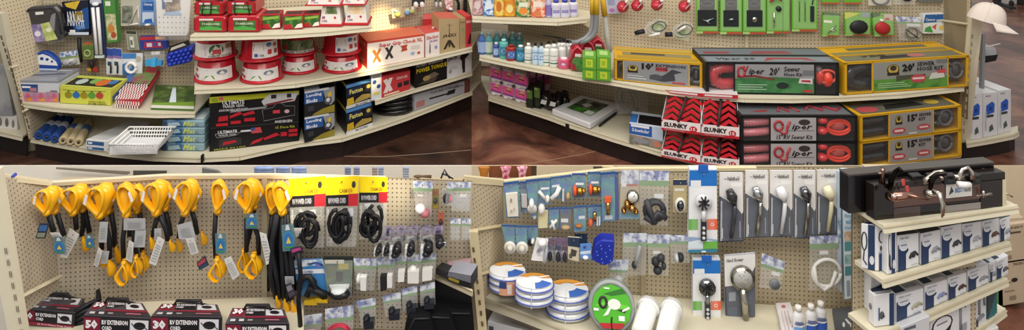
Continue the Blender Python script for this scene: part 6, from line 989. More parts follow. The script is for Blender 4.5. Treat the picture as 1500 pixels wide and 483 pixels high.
f = Face(hy(655, 411, 2.5), hy(690, 424, 2.44), hy(690, 404, 2.44), hy(657, 398, 2.5)); carton('black_part_pack', 'black boxed part with a yellow label under clear wrap on the side shelf', 'pack', f, .08, '#1b1b1f', [('q', [(.05, .2), (.5, .15), (.5, .42), (.05, .5)], '#8f7f2c'), ('q', [(.0, .55), (1, .5), (1, 1), (0, 1)], '#9a9ca6/c/.5')], top=[('r', 0, 0, 1, 1, '#8d8f99')])
f = Face(hy(648, 398, 2.57), hy(690, 404, 2.56), hy(690, 383, 2.56), hy(655, 388, 2.57)); carton('pink_sleeve_pack', 'pink and clear flat pack at the back of the side shelf', 'pack', f, .03, '#a88a90', [('q', [(.1, .6), (.9, .7), (.9, .95), (.2, .9)], '#c07a88'), ('q', [(.0, .1), (1, .2), (1, .5), (.1, .5)], '#b9b7bd/c/.5')])
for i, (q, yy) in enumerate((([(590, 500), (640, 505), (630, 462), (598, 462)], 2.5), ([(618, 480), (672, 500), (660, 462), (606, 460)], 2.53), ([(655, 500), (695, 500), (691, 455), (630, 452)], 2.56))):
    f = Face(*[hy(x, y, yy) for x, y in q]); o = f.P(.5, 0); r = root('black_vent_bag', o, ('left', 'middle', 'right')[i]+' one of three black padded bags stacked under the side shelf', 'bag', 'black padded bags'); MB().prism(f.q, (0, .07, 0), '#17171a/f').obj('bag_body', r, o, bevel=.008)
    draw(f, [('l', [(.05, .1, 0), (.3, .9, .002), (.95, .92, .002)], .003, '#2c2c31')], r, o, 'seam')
# blue stacks, and bits behind the board top
for i, (x0, x1, c) in enumerate(((372, 402, '#6f86b8'), (404, 425, '#7187b8'), (427, 449, '#7389ba'), (505, 514, '#7b86a8'), (518, 527, '#8a90aa'), (545, 553, '#b59a7c'), (554, 562, '#9aa4be'), (590, 599, '#a9b0c4'))):
    o = hy((x0+x1)/2, 262, 2.9); w = (x1-x0)*.5*2.9/F; zt = hy(0, 244.5, 2.9).z; r = root('blue_cup_stack', o, ('first pale blue rolled stack from the left, above the pegboard', 'second pale blue rolled stack from the left, above the pegboard', 'third pale blue rolled stack from the left, above the pegboard', 'narrow grey blue stack left of the lone lilac one', 'narrow lilac grey stack above the middle bag', 'narrow tan stack above the right bag', 'pale grey blue stack right of the tan one', 'small pale stack farthest right above the pegboard')[i], 'stack')
    m = MB(); pr = []
    for k in range(5): h0 = (zt-o.z)*k/5; h1 = (zt-o.z)*(k+.8)/5; pr += [(w*.96, h0), (w, h0+.003), (w, h1), (w*.9, h1+.002)]
    m.lathe(o, pr, c+'/n:#8fa2cc:12', 14, V((0, 0, 1)), (1, 0, 0), 1, .25).obj('stacked_cups', r, o)
r = root('grey_ramp', hy(305, 258, 2.95), 'dark grey wedge shape seen above the board left of the blue stacks', 'wedge'); MB().prism([hy(296, 270, 2.95), hy(326, 270, 2.95), hy(326, 256, 2.95), hy(318, 250, 2.95), hy(296, 246, 2.95)], (0, .01, 0), '#6c6d70').obj('wedge_body', r, r.location)
r = root('wall_strip', hy(150, 252, 3.0), 'thin dark strip on the pale wall beyond the pegboard at the upper left', 'strip')
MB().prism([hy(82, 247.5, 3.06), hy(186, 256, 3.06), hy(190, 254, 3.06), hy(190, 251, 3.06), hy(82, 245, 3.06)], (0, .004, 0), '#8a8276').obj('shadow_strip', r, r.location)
MB().prism([hy(195, 258, 3.07), hy(244, 258, 3.07), hy(244, 250, 3.07), hy(195, 250, 3.07)], (0, .004, 0), '#57554f').obj('vent_opening', r, r.location)
r = root('blue_clip', hy(17, 258, 2.45), 'tiny blue clip on the top of the left end panel', 'clip'); MB().prism([hy(14.5, 260, 2.3), hy(20, 261, 2.3), hy(20, 258, 2.3), hy(17, 256, 2.3)], (0, .02, 0), '#3446a0').obj('clip_body', r, r.location, bevel=.002)
r = root('brass_fixture', hy(625, 259, 2.75), 'brown and brass horizontal fixture lying on the top of the board', 'fixture'); MB().tube([hy(606, 258, 2.628), hy(612, 258.5, 2.628), hy(618, 258, 2.628), hy(632, 258.5, 2.628)], [.003, .007, .004, .006], '#5a4630', 8).obj('fixture_body', r, r.location)
r = root('black_cable_figure', hy(652, 262, 2.75), 'bent black metal hardware standing above the board near the right edge', 'hardware'); MB().tube([hy(646, 261, 2.628), hy(649, 254, 2.628), hy(651, 248, 2.628), hy(654, 254, 2.628), hy(659, 261, 2.628)], .003, '#2c2c2e', 6).obj('bent_wire', r, r.location)
MB().tube([hy(647, 254, 2.628), hy(656, 257, 2.628), hy(664, 262, 2.628)], .0025, '#2c2c2e', 6).obj('cross_wire', r, r.location)
# =================== BOTTOM-RIGHT DISPLAY ===================
B4 = Board([(hy(733, 300, 2.8).x, 2.8), (hy(900, 300, 2.76).x, 2.76), (hy(1108, 300, 2.7).x, 2.7), (hy(1262, 300, 2.66).x, 2.66)])
g5 = root('gondola_shelving', (.9, 2.7, .2), 'tan pegboard shelving hung with hose fittings and shower heads, hose coils on its shelf', 'shelving'); B4.hooks = g5
bp = [V((x, y, 0)) for x, y in B4.p]; z4 = [hy(0, 266, 2.8).z, hy(0, 247, 2.76).z, hy(0, 245.6, 2.7).z, hy(0, 244.5, 2.66).z]
pegpanel(g5, [[(a.x, a.y, .45), (b.x, b.y, .45), (b.x, b.y, z1), (a.x, a.y, z0)] for a, b, z0, z1 in zip(bp, bp[1:], z4, z4[1:])], PEGC)
m = MB()
for a, b, z0, z1 in zip(bp[:2], bp[1:3], z4, z4[1:]): m.prism([(a.x, a.y-.006, z0-.008), (b.x, b.y-.006, z1-.008), (b.x, b.y-.006, z1+.002), (a.x, a.y-.006, z0+.002)], (0, .018, 0), '#cdbf9c')
m.obj('top_rail', g5, g5.location)
pegpanel(g5, [[hy(706, 440, 2.62), hy(738, 410, 2.79), hy(736, 266, 2.79), hy(680, 262, 2.62)]], PEGC, 'end_panel')
MB().prism([hy(680, 268, 2.615), hy(738, 272, 2.785), hy(738, 264, 2.79), hy(680, 258, 2.62)], (0, .012, 0), '#c9bb98').obj('end_rail', g5, g5.location)
MB().prism([hy(702, 500, 2.58), hy(715, 500, 2.58), hy(700, 340, 2.58), hy(687, 340, 2.58)], (0, .02, 0), '#c9bb98').obj('upright', g5, g5.location)
m = MB()
for i in range(8): x = 691.5+1.85*i; y = 362+15.5*i; m.add([hy(x, y, 2.575), hy(x+3, y, 2.575), hy(x+4, y+7, 2.575), hy(x+1, y+7, 2.575)], [[3, 2, 1, 0]], '#5f5238')
m.obj('upright_slots', g5, g5.location)['kind'] = 'stuff'
MB().tube([hy(691, 338, 2.6), hy(738, 330, 2.77)], .007, '#c2b490', 4).obj('cross_rail', g5, g5.location); MB().tube([hy(702, 402, 2.6), hy(738, 392, 2.77)], .007, '#c2b490', 4).obj('cross_rail', g5, g5.location)
SF = [hz(x, y, .6) for x, y in ((708, 434), (770, 457), (838, 483), (900, 497), (1100, 505), (1262, 500))]
shelf(g5, .6, SF, [V((bp[0].x-.0, bp[0].y-.01, 0))]+[V((p.x, p.y-.008, 0)) for p in bp[1:]])
MB().prism([hy(939, 460, 2.735), hy(944, 460, 2.735), hy(944, 330, 2.735), hy(939, 330, 2.735)], (0, .005, 0), '#a89a7a').obj('seam_strip', g5, g5.location)
H4 = lambda *a, **k: hang(B4, *a, **k)
TB = '#3c6ea0/n:#4f8f8c:28'
def bl(quad, off, lab, cont=(), c=TB, extra=()): return H4('fitting_card', lab, 'pack', quad, off, [('r', 0, 0, 1, 1, c), ('r', 0, .9, 1, 1, '#2c4f86')]+list(extra)+['fitting']+list(cont)+['clear_blister', ('r', .03, .02, .97, .96, '#ffffff/c/.12')], '#2f5f94', .004)
bl([(742, 319), (762, 318), (760, 265), (737, 268)], .13, 'leftmost blue card of the top row with a white cover plate and two screws', [('x', .12, .08, .88, .72, .012, '#e2ddd0'), ('b', .45, .55, .06, .04, .02, '#7a7468'), ('b', .4, .25, .05, .03, .02, '#a89c84'), ('b', .62, .3, .05, .03, .02, '#a89c84'), ('r', .44, .3, .5, .55, '#5a554c')])
bl([(763, 310), (774, 312), (774, 266), (761, 266)], .1, 'narrow shaded blue card holding a pale plate, second in the top row', [('x', .15, .2, .85, .62, .01, '#c9c8c4')], '#4f6f94/n:#8296a4:30')
bl([(778, 319), (786, 319), (788, 262), (770, 264)], .12, 'blue card with a large white round cap, third in the top row', [('c', .35, .28, .014, .017, .012, '#e9e7e2'), ('b', .35, .42, .3, .12, .025, '#e4e2dc'), ('r', .4, -.02, .9, .06, '#b9b7b2')])
bl([(789, 301), (806, 299), (806, 261), (788, 262)], .11, 'blue card with a white elbow and a lower white ball, fourth in the top row', [('l', [(.05, .62, .015), (.6, .3, .015)], .006, '#dfddd6'), ('b', .75, .25, .2, .14, .012, '#e8e6e0'), ('b', .25, -.1, .3, .2, .014, '#e6e4de'), ('r', .2, .6, .9, .68, '#e6e6e6')])
bl([(806, 292), (822, 290), (822, 258), (806, 260)], .1, 'blue card with a white slanted spout, fifth in the top row', [('l', [(.1, .12, .015), (.6, .32, .015), (.85, .6, .012)], .008, '#e9e7e2'), ('r', .15, .55, .85, .65, '#dfe2e6')])
bl([(822, 295), (836, 292), (837, 256), (822, 258)], .1, 'blue card with a small pale tube and tan nut, sixth in the top row', [('x', .1, .05, .3, .5, .01, '#c9c9cc'), ('b', .7, .2, .25, .15, .015, '#b09468')])
for i, (x0, x1, y0, y1) in enumerate(((838, 858, 254, 290), (861, 880, 252, 288))):
    bl((x0, y0, x1, y1), .1, ('left', 'right')[i]+' one of two blue cards with an orange and brass connector in the top row', [('b', .2, .35, .16, .22, .018, '#d85a32'), ('b', .55, .35, .3, .14, .018, '#b98a3c/m'), ('b', .85, .35, .12, .1, .015, '#c9a050/m'), ('r', .25, .55, .85, .64, '#e2e4e6')], extra=[('r', .1, .04, .9, .22, '#2b3038')])
bl([(882, 324), (901, 323), (901, 251), (880, 253)], .12, 'tall blue card with an orange topped brass tube, last in the top row', [('x', .22, .42, .68, .52, .014, '#dc5f38'), ('l', [(.45, .18, .014), (.45, .42, .014)], .007, '#b98f4c/m'), ('r', .2, .04, .8, .12, '#c9ccd0')])
bl((899, 252, 906, 322), .09, 'deep blue edge of a card behind the tall card with the brass tube', c='#2c55a8')
bl([(788, 334), (803, 333), (803, 304), (787, 305)], .1, 'card with a cream folded sheet, first in the second row', [('x', .08, .05, .9, .9, .008, '#d2c9a0')], '#c9c1a0')
bl([(804, 335), (818, 334), (819, 304), (804, 305)], .1, 'blue card with crossed white tubes, second in the second row', [('l', [(.1, .15, .012), (.8, .5, .012)], .005, '#e8e6e0'), ('l', [(.3, .5, .014), (.6, .05, .014)], .005, '#e8e6e0')])
bl([(820, 336), (837, 337), (838, 304), (820, 304)], .1, 'dark blue card with white sticker and tan fitting, third in the second row', [('b', .5, .15, .4, .1, .012, '#b39a70'), ('r', .1, .35, .7, .52, '#d9dadd')], '#39577c/n:#54503c:20')
bl([(841, 340), (858, 338), (859, 301), (840, 302)], .1, 'blue card with a small orange brass piece, fourth in the second row', [('b', .4, .28, .3, .06, .012, '#b8753a'), ('r', .4, .5, .9, .62, '#cfd4da')])
bl([(861, 331), (882, 329), (883, 300), (861, 301)], .1, 'blue card with brass and orange coupling and white tubes, last in the second row', [('l', [(.45, .35, .014), (.45, .75, .014)], .007, '#c0975a/m'), ('b', .18, .2, .18, .22, .015, '#d0663a'), ('x', .6, .05, .7, .45, .01, '#d9d9dc'), ('x', .75, .05, .85, .45, .01, '#d9d9dc')])
for i, (q, cx_, cy_) in enumerate((([(742, 362), (754, 362), (754, 330), (734, 329)], .45, .05), ([(756, 363), (772, 362), (772, 331), (755, 330)], .55, .05))):
    bl(q, .13, ('left', 'right')[i]+' blue card with a big white round vent disc, third row', [('c', cx_, cy_, .02, .0215, .01, '#e4e1d8'), ('c', cx_, cy_, .014, .006, .013, '#d5d1c6', .01)])
bl([(773, 356), (788, 352), (788, 331), (773, 331)], .1, 'blue card with a black and white small part, right of the round discs', [('b', .3, .05, .3, .2, .015, '#1f1f22'), ('b', .5, .15, .2, .15, .018, '#d9d9d6')])
H4('mixed_hook_pack', 'bright white crumpled pack with grey label print, right of the round discs', 'pack', [(778, 381), (800, 383), (803, 352), (786, 350)], .14, [('q', [(.2, .3), (.7, .2), (.75, .6), (.3, .65)], '#8a8e98/n:#e4e6ea:40'), 'contents', ('b', .5, .95, .35, .16, .02, '#ecebe8'), ('b', .9, .4, .15, .4, .02, '#a9adb4')], '#e4e5e6', .012)
for i, (x0, x1, c) in enumerate(((800, 810, '#6c6f7e/n:#b9bcc8:30'), (812, 822, '#4c4f66/n:#a8a2b8:30'), (822, 831, '#5f5662/n:#a89aa6:30'))):
    H4('dark_tool_pack', ('left', 'middle', 'right')[i]+' one of three dim mauve headed packs beside the bright white pack', 'pack', [(x0+2, 382+i), (x1+1, 382+i), (x1-1, 348), (x0-1, 349)], .11, [('r', 0, .72, 1, 1, '#77607c'), 'part', ('b', .5, .25, .35, .2, .015, '#2b2b33'), ('q', [(.2, .1), (.6, .05), (.4, .5), (.2, .5)], '#b5b7c0')], c, .006)
H4('toggle_card', 'pale tan card with a black tool print under a navy header', 'pack', [(832, 379), (848, 383), (849, 348), (832, 347)], .12, [('r', 0, .6, 1, 1, '#27384f'), ('q', [(.2, .15), (.7, .2), (.8, .45), (.3, .5)], '#4a463e'), ('q', [(.1, .05), (.4, .1), (.3, .3), (.1, .25)], '#5c564a')], '#cfc5ad', .006)
H4('navy_card', 'navy card with small white print high behind the tan tool card', 'pack', (842, 343, 860, 362), .08, [('r', .1, .7, .6, .8, '#9aa8c0')], '#22354f', .006)
H4('blue_bottle_card', 'light blue card with a white band, left of the deep blue mesh', 'pack', [(850, 378), (865, 380), (866, 357), (850, 358)], .13, [('q', [(0, .3), (1, .4), (1, .6), (0, .5)], '#c9d8ea'), ('b', .5, .15, .3, .12, .01, '#dfe6ee'), ('e', .4, .8, .15, .08, '#2f4f9c')], '#5f8fd0', .006)
r, f, o = H4('blue_mesh_mats', 'deep blue perforated mesh pack hanging right of the small cards', 'mesh', [(866, 380), (897, 385), (900, 346), (872, 348)], .12, card=None)
MB().prism([f.P(a, b, .02) for a, b in ((.0, .1), (.6, -.05), (1, .15), (1, .95), (.3, 1.02), (0, .8))], -f.n*.05, '#1b2fa4').obj('mesh_body', r, o, bevel=.004)
draw(f, [('e', .08+.14*i+(.07 if j % 2 else 0), .12+.14*j, .028, .024, '#0f1a66' if (i+j) % 3 else '#7c95e0') for i in range(6) for j in range(6)], r, o, 'mesh_holes', .0215)
H4('gauge_pack', 'clear pack with a white round gauge over brass fittings', 'pack', [(907, 320), (937, 320), (936, 249), (910, 249)], .1, [('r', 0, .72, 1, 1, '#8a94b4/n:#d8dce4:35'), ('r', 0, 0, 1, .12, '#5f9cb4'), ('r', .05, .66, .35, .74, '#e0e2e4'), ('r', .3, .68, .9, .71, '#b84a5a'), 'gauge', ('c', .65, .48, .021, .021, .014, '#8c8c8c/m'), ('c', .65, .48, .018, .0175, .0155, '#e6e6e2'), ('l', [(.65, .48, .016), (.75, .53, .016)], .001, '#2a2a2a'), 'brass_fitting', ('b', .35, .33, .16, .09, .022, '#b58a4a/m'), ('b', .6, .26, .2, .08, .022, '#c09658/m'), ('b', .2, .2, .14, .06, .02, '#b58a4a/m'), ('b', .8, .18, .14, .06, .02, '#a87c40/m'), 'clear_bag', ('r', 0, .0, 1, 1, '#eef0f0/c/.15')], '#b9ac90', .003)
r, f, o = clearpack(B4, [(938, 328), (978, 330), (980, 250), (937, 250)], .11, 'big clear bag with coiled thick black hose under a blue and green header', ['black_hose', ('o', .5, .3, .031, .011, '#303136', .012), ('o', .54, .34, .024, .009, '#3a3b40', .02), ('l', [(.15, .2, .02), (.4, .12, .025), (.6, .3, .03), (.9, .2, .025)], .011, '#35363b'), ('l', [(.2, .5, .02), (.5, .1, .03)], .011, '#3c3d42'), 'sticker', ('r', .5, .5, .82, .58, '#e4e4e4'), ('r', .3, .42, .5, .48, '#dcdcdc')], b=.82)
H4('sink_strainer_card', 'small tan card with an oval grey part in a white ring under a navy header', 'pack', [(986, 311), (1006, 311), (1006, 263), (986, 263)], .09, [('r', 0, .84, 1, 1, '#2c3a58'), ('r', .1, .66, .8, .74, '#d8d6cc'), 'ring', ('b', .5, .25, .42, .24, .012, '#dedbd0'), ('b', .5, .26, .3, .18, .018, '#5f6163/m'), ('c', .5, .26, .006, .004, .024, '#3a3c3e')], '#b5a67e', .006)
def shower_box(q, lab, hd):
    r, f, o = H4('shower_head_box', lab, 'box', q, .1, [('r', 0, 0, 1, .8, '#e3e5e8'), ('r', 0, .8, 1, .99, '#1f6fc0'), ('r', .05, .79, .42, .87, '#dfe4e8'), ('r', .0, .27, .33, .4, '#6ab04a'), ('r', .64, .27, 1, .4, '#e0623c'), ('o', .82, .335, .005, .001, '#f2e8e0', .002), ('r', 0, .05, 1, .15, '#d3dfe8'), ('q', [(0, .13), (.5, .16), (1, .12), (1, .15), (0, .19)], '#8fa6c8'), ('r', .5, .04, 1, .13, '#6cb04a'), ('r', 0, .0, 1, .035, '#2f7f9c'), ('r', .45, .0, .6, .02, '#cfe0e8'), 'hang_tab', ('x', .32, .97, .68, 1.06, .004, '#1f5fb4'), 'shower_head', ('c', .5, .62, .027, .029, .016, '#d8d9dc/g' if hd else '#77797c/m'), ('c', .5, .62, .006, .005, .02, '#2a2b2e')]+[('l', [(.5+.05*math.cos(t*.785), .62+.022*math.sin(t*.785), .019), (.5+.2*math.cos(t*.785+.5), .62+.085*math.sin(t*.785+.5), .019)], .0032, '#25262a' if hd else '#1c1c1f') for t in range(8)]+['handle', ('l', [(.5, .4, .014), (.5, .52, .014)], .008, '#d0d2d6/g' if hd else '#9a9ca0/m'), ('x', .41, .16, .6, .4, .016, '#1c1d21/g'), ('b', .5, .2, .06, .02, .006, '#c4c8cc', .016), ('b', .5, .26, .06, .02, .006, '#c4c8cc', .016), ('b', .5, .32, .06, .02, .006, '#c4c8cc', .016), 'clear_cover', ('r', .1, .2, .9, .78, '#ffffff/c/.1')], '#cfd6de', .03, body='carton')
    return r
shower_box([(1008, 369), (1051, 368), (1050, 248), (1010, 248)], 'upper blue and white box with a white shower head behind its window', True)
shower_box([(1015, 481), (1056, 480), (1055, 380), (1015, 380)], 'lower blue and white box with a chrome shower head behind its window', False)
for i, (q, lab, cc) in enumerate((([(911, 404), (946, 402), (948, 341), (913, 341)], 'clear bag with slim grey and black tool, leftmost of the header row', [('l', [(.7, .75, .012), (.5, .2, .014)], .007, '#a9adb0/c/.7'), ('b', .5, .28, .12, .08, .016, '#2a2b2f')]), ([(950, 401), (979, 403), (981, 343), (948, 343)], 'clear bag with several dark angular clips, second of the header row', [('b', .35, .35, .2, .12, .016, '#2c2d32'), ('b', .6, .45, .2, .1, .016, '#35363b'), ('b', .45, .14, .22, .1, .018, '#2f3035'), ('b', .75, .25, .12, .1, .014, '#3a3b40'), ('r', .25, .52, .6, .6, '#dcdcdc')]), ([(983, 385), (1010, 384), (1010, 344), (981, 344)], 'clear bag with a small black cap and white sticker, third of the header row', [('b', .5, .25, .18, .16, .02, '#26272b'), ('b', .3, .22, .14, .14, .018, '#b9bdc0'), ('r', .5, .2, .6, .4, '#d9d9d9')]), ([(893, 417), (918, 418), (921, 380), (891, 380)], 'clear bag with a translucent fitting just above the green hose', [('b', .5, .25, .3, .18, .015, '#b9bdbf/c/.6'), ('b', .6, .1, .1, .08, .015, '#8f9396')]))):
    clearpack(B4, q, .09, lab, cc, b=.78 if i < 3 else .6)
# faucet handle cards
for i, (x0, x1, y0, y1, c, h2, nm) in enumerate(((1053, 1089, 253, 354, '#2a2b30/g', '#3a3b42/g', 'black'), (1091, 1126, 250, 348, '#b9bcc0/m', '#b5b4a8/m', 'silver and brushed'), (1127, 1161, 250, 347, '#dcdde0/g', '#d3d5da/g', 'white'), (1162, 1195, 250, 349, '#6a6b6e/m', '#a8a79c/m', 'smoky chrome'), (1196, 1228, 249, 344, '#d9d3b4/g', '#d4cda9/g', 'cream'))):
    H4('shower_handle_card', 'navy and white blister card with a '+nm+' shower wand', 'pack', [(x0, y1), (x1, y1-1), (x1-1, y0), (x0+1, y0)], .08, [('r', 0, 0, 1, 1, '#333f50' if i else '#1b2540'), ('q', [(.0, .67), (1, .45), (1, 1), (0, 1)], '#e2e0de'), ('q', [(0, .67), (.5, .6), (.95, .4), (1, .44), (1, .47), (.0, .7)], '#e2e0de'), ('r', .5, .8, .95, .86, '#efeeec'), ('r', .1, .05, .16, .2, '#b9c0cc'), ('r', .84, .06, .88, .3, '#8a94a8'), 'lettering', ('t', '~ Handheld', .2, .89, .85, .95, '#3a3b3f', .2), 'wand', ('l', [(.38, .78, .012), (.5, .68, .018), (.62, .57, .014)], [.012, .019, .008], c, 10), ('l', [(.64, .58, .012), (.6, .4, .014), (.47, .08, .012)], [.007, .0075, .006], h2, 8), 'clear_blister', ('r', .03, .02, .97, .98, '#ffffff/c/.1'), ('q', [(.05, .02), (.12, .02), (.12, .6), (.05, .6)], '#ffffff/c/.4')], '#c9cacc', .006, group='navy cards with hand shower wands')
f = Face(hy(1237, 439, 2.56), hy(1256, 436, 2.54), hy(1254, 251, 2.54), hy(1233, 250, 2.56))
carton('tube_filter_box', 'tall slim pale box with blue lettering and small pictures, standing by the faucet shelves', 'box', f, .03, '#c9d6dc', [('r', .1, .86, .9, .98, '#dfe3e6'), ('r', .2, .7, .42, .83, '#9aa2a6'), ('r', .55, .7, .8, .83, '#e8e8e6'), ('r', .1, .46, .9, .53, '#a8907a/n:#c9b49c:40'), ('r', .1, .38, .9, .45, '#4f8a8c'), ('r', .1, .28, .9, .35, '#4a8488/n:#8fb0ac:40'), ('r', .1, .19, .9, .26, '#4a8488'), ('r', .2, .03, .42, .15, '#8f979c'), ('r', .55, .03, .8, .15, '#dfe0e0'), 'lettering', ('t', 'Waterline', .12, .64, .9, .67, '#3f8fb8'), ('t', 'wall', .2, .59, .6, .63, '#3f8fb8'), ('t', 'bracket', .15, .55, .85, .58, '#3f8fb8')], left=[('r', 0, 0, 1, 1, '#8fa3b4')], yaw=0)
f = Face(hy(1227, 420, 2.58), hy(1233, 430, 2.57), hy(1232, 250, 2.57), hy(1226, 250, 2.58)); carton('tube_filter_box', 'second slim pale blue box half hidden behind the tall slim box', 'box', f, .02, '#a9bccb', [('r', .1, .4, .9, .6, '#5f84a0/n:#c4d2dc:40')])
H4('hand_shower_card', 'large navy and white card with a brushed round hand shower', 'pack', [(1063, 467), (1106, 463), (1106, 371), (1061, 375)], .09, [('r', 0, 0, 1, 1, '#1d2945'), ('q', [(0, .52), (.7, .52), (1, .8), (1, 1), (0, 1)], '#e2e1df'), ('r', .12, .28, .35, .42, '#7f8894'), ('r', .08, .04, .4, .18, '#34405c'), ('r', .65, .2, .9, .45, '#2a3a5a'), ('t', 'Hand Shower', .06, .9, .62, .96, '#3a3b3f', .2), 'shower_head', ('c', .56, .66, .04, .042, .02, '#a3a094/m'), ('c', .56, .66, .032, .032, .0215, '#b5b6b2/g')]+[('b', .56+.15*math.cos(t*.628*2)*(.5+.5*(t % 2)), .66+.13*math.sin(t*.628*2)*(.5+.5*(t % 2)), .012, .009, .003, '#77787a', .021) for t in range(10)]+['handle', ('l', [(.56, .5, .014), (.6, .3, .02), (.64, .05, .02)], [.013, .012, .011], '#b3b0a3/m', 10), 'clear_blister', ('r', .02, .02, .98, .98, '#ffffff/c/.1')], '#b9bdc4', .01)
r, f, o = clearpack(B4, [(1112, 420), (1143, 424), (1150, 383), (1116, 370)], .09, 'tilted clear bag with a small grey round drain disc, beside the big hand shower', ['disc', ('c', .68, .18, .018, .018, .01, '#7f8488'), ('c', .68, .18, .013, .013, .012, '#6a6f74'), 'sticker', ('r', .5, .45, .85, .57, '#dfe0e0')], b=.7)
r, f, o = clearpack(B4, [(1184, 424), (1228, 424), (1228, 344), (1186, 346)], .1, 'clear bag with a big white looped tube, right of the drain disc bag', ['white_tube', ('o', .55, .36, .046, .006, '#e4e3de', .015), ('l', [(.1, .5, .02), (.2, .2, .02), (.45, .06, .02), (.7, .15, .02), (.85, .4, .02)], .006, '#e4e3de'), ('r', .35, .66, .65, .73, '#e4e4e4')], b=.86)
# shelf goods --------------------------------------------------------
Z = .602
def coil(cx, cy, hw, h, nl, z, lab, stripe='#3f55a8', top=True, nm='water_hose_coil', cols='#dcdfe2'):
    P0 = hz(cx, cy, z); R = hw*P0.y/F; C_ = V((P0.x, P0.y+R*.55, z)); r = root(nm, C_, lab, 'hose', 'coiled white hoses'); tr = h*P0.y/F/nl/2/.9
    for k in range(nl):
        MB().tube([C_+V(((R-tr)*math.cos(t*math.pi/12), (R-tr)*.72*math.sin(t*math.pi/12), tr+k*tr*1.85)) for t in range(25)], tr, cols+'/g', 8, False).obj('hose_loop', r, C_)
        MB().tube([C_+V(((R+.0005)*math.cos(t*math.pi/12), (R*1.0)*.72*math.sin(t*math.pi/12)-.002, tr+k*tr*1.85)) for t in range(25)], tr*.22, stripe, 4, False).obj('blue_stripe', r, C_)
    zt = nl*tr*1.9
    if top:
        m = MB(); n = 20; ring = [(1, 0, '#d9dde2'), (.35, .012, 0)]; vs = [C_+V((R*.95*math.cos(t*2*math.pi/n), R*.7*math.sin(t*2*math.pi/n), zt)) for t in range(n)]; vi = [C_+V((R*.25*math.cos(t*2*math.pi/n), R*.2*math.sin(t*2*math.pi/n), zt+.006)) for t in range(n)]
        m.add(vs+vi, [[t, (t+1) % n, (t+1) % n+n, t+n] for t in range(n)]+[[t+n for t in range(n)]], '#dfe1e4', True)
        for a, b, c in ((1, 8, '#d9983a'), (15, 19, '#3a62ae')):
            vv = []; 
            for t in range(a, b+1): th = t*2*math.pi/n; vv += [C_+V((R*.93*math.cos(th), R*.69*math.sin(th), zt+.0015)), C_+V((R*.4*math.cos(th), R*.32*math.sin(th), zt+.0065))]
            m.add(vv, [[2*i, 2*i+2, 2*i+3, 2*i+1] for i in range(b-a)], c)
        m.obj('round_label', r, C_)
        for th in (4.5, .6): MB().tube([C_+V((R*.3*math.cos(th), R*.22*math.sin(th), zt+.008)), C_+V((R*.97*math.cos(th), R*.72*math.sin(th), zt+.002)), C_+V((R*1.03*math.cos(th), R*.76*math.sin(th), zt*.5)), C_+V((R*.98*math.cos(th), R*.72*math.sin(th), .002))], .0022, '#e6e8ea', 4).obj('tie', r, C_)
    return r, C_, R, zt
def sticker(r, C_, R, z0, z1, a0, a1):
    f = CFace(C_, R, R, z0, z1, a0, a1)
    class E(CFace):
        def P(s, a, b, d=0): th = s.a0+(s.a1-s.a0)*a; return C_+V((math.sin(th)*(R+d+.002), -math.cos(th)*(R*.72+d+.004), z0+(z1-z0)*b))
    draw(E(C_, R, R, z0, z1, a0, a1), [('r', 0, 0, 1, 1, '#d9a284'), ('r', 0, .5, .35, 1, '#31487c'), ('r', .4, .1, .6, .8, '#e4d3c8'), ('r', .65, .1, .95, .8, '#c98a6a')], r, C_, 'sticker')
r, C_, R, zt = coil(744, 431, 28, 26, 3, Z, 'lower hose coil of the left stack, with a sticker', top=False); sticker(r, C_, R, .01, zt*.9, -.8, -.05)
r, C_, R, zt2 = coil(744, 431, 28, 26, 3, Z+zt+.004, 'upper hose coil of the left stack, with a sticker and round label'); sticker(r, C_, R, .005, zt2*.8, -.45, .6)
r, C_, R, zt = coil(783, 450, 28, 27, 3, Z, 'lower hose coil of the second stack from the left', top=False)
coil(784, 450, 28.5, 28, 3, Z+zt+.004, 'upper hose coil of the second stack, blue and orange round label on top')
coil(834, 471, 32, 36, 3, Z, 'single low coil of striped white hose left of the green hose pack')
# green round hose pack leaning on the board
c = hy(896, 449, 2.52); r = root('grey_hose_pack', c, 'round grey hose coil with a bright green picture label leaning on its edge', 'hose'); R = 31*2.52/F; nn = V((-.15, -.9, .42)).normalized(); u = nn.cross(V((0, 0, 1))).normalized()*-1; w = nn.cross(u)*1; w = w if w.z > 0 else -w
for k in range(3):
    MB().tube([c-nn*(.012+.018*k)+u*R*.96*math.cos(t*math.pi/12)+w*R*.98*math.sin(t*math.pi/12) for t in range(25)], .0105, '#8e9490/g', 8, False).obj('hose_loop', r, c)
f = Face(c-u*R-w*R, c+u*R-w*R, c+u*R+w*R, c-u*R+w*R)
if f.n.y > 0: f = Face(c+u*R-w*R, c-u*R-w*R, c-u*R+w*R, c+u*R+w*R)
draw(f, [('e', .5, .5, .46, .46, '#4fae2c'), ('q', [(.3, .75), (.75, .9), (.85, .8), (.5, .72)], '#2f6f28'), ('q', [(.1, .5), (.4, .62), (.9, .55), (.85, .45), (.4, .5)], '#6cc43c'), ('o', .3, .58, R*.16, .005, '#2c302c', .003, 1.3), ('e', .56, .56, .15, .11, '#dfe3dc'), ('q', [(.62, .45), (.85, .5), (.8, .4)], '#2f332f'), ('q', [(.3, .3), (.42, .34), (.5, .5), (.44, .5), (.36, .38)], '#dfe6dc'), ('q', [(.75, .42), (.92, .5), (.9, .54), (.74, .46)], '#e3e8e0'), ('r', .66, .24, .8, .34, '#e6e8e4'), ('r', .08, .4, .2, .45, '#dfe6dc'), ('q', [(.2, .16), (.8, .2), (.72, .08), (.3, .06)], '#b02a30'), ('r', .32, .86, .45, .89, '#e6e8e4'), 'tie', ('l', [(.5, .3, .004), (.49, .15, .006), (.52, 0, .004)], .003, '#18191c')], r, c, 'green_label', .004)
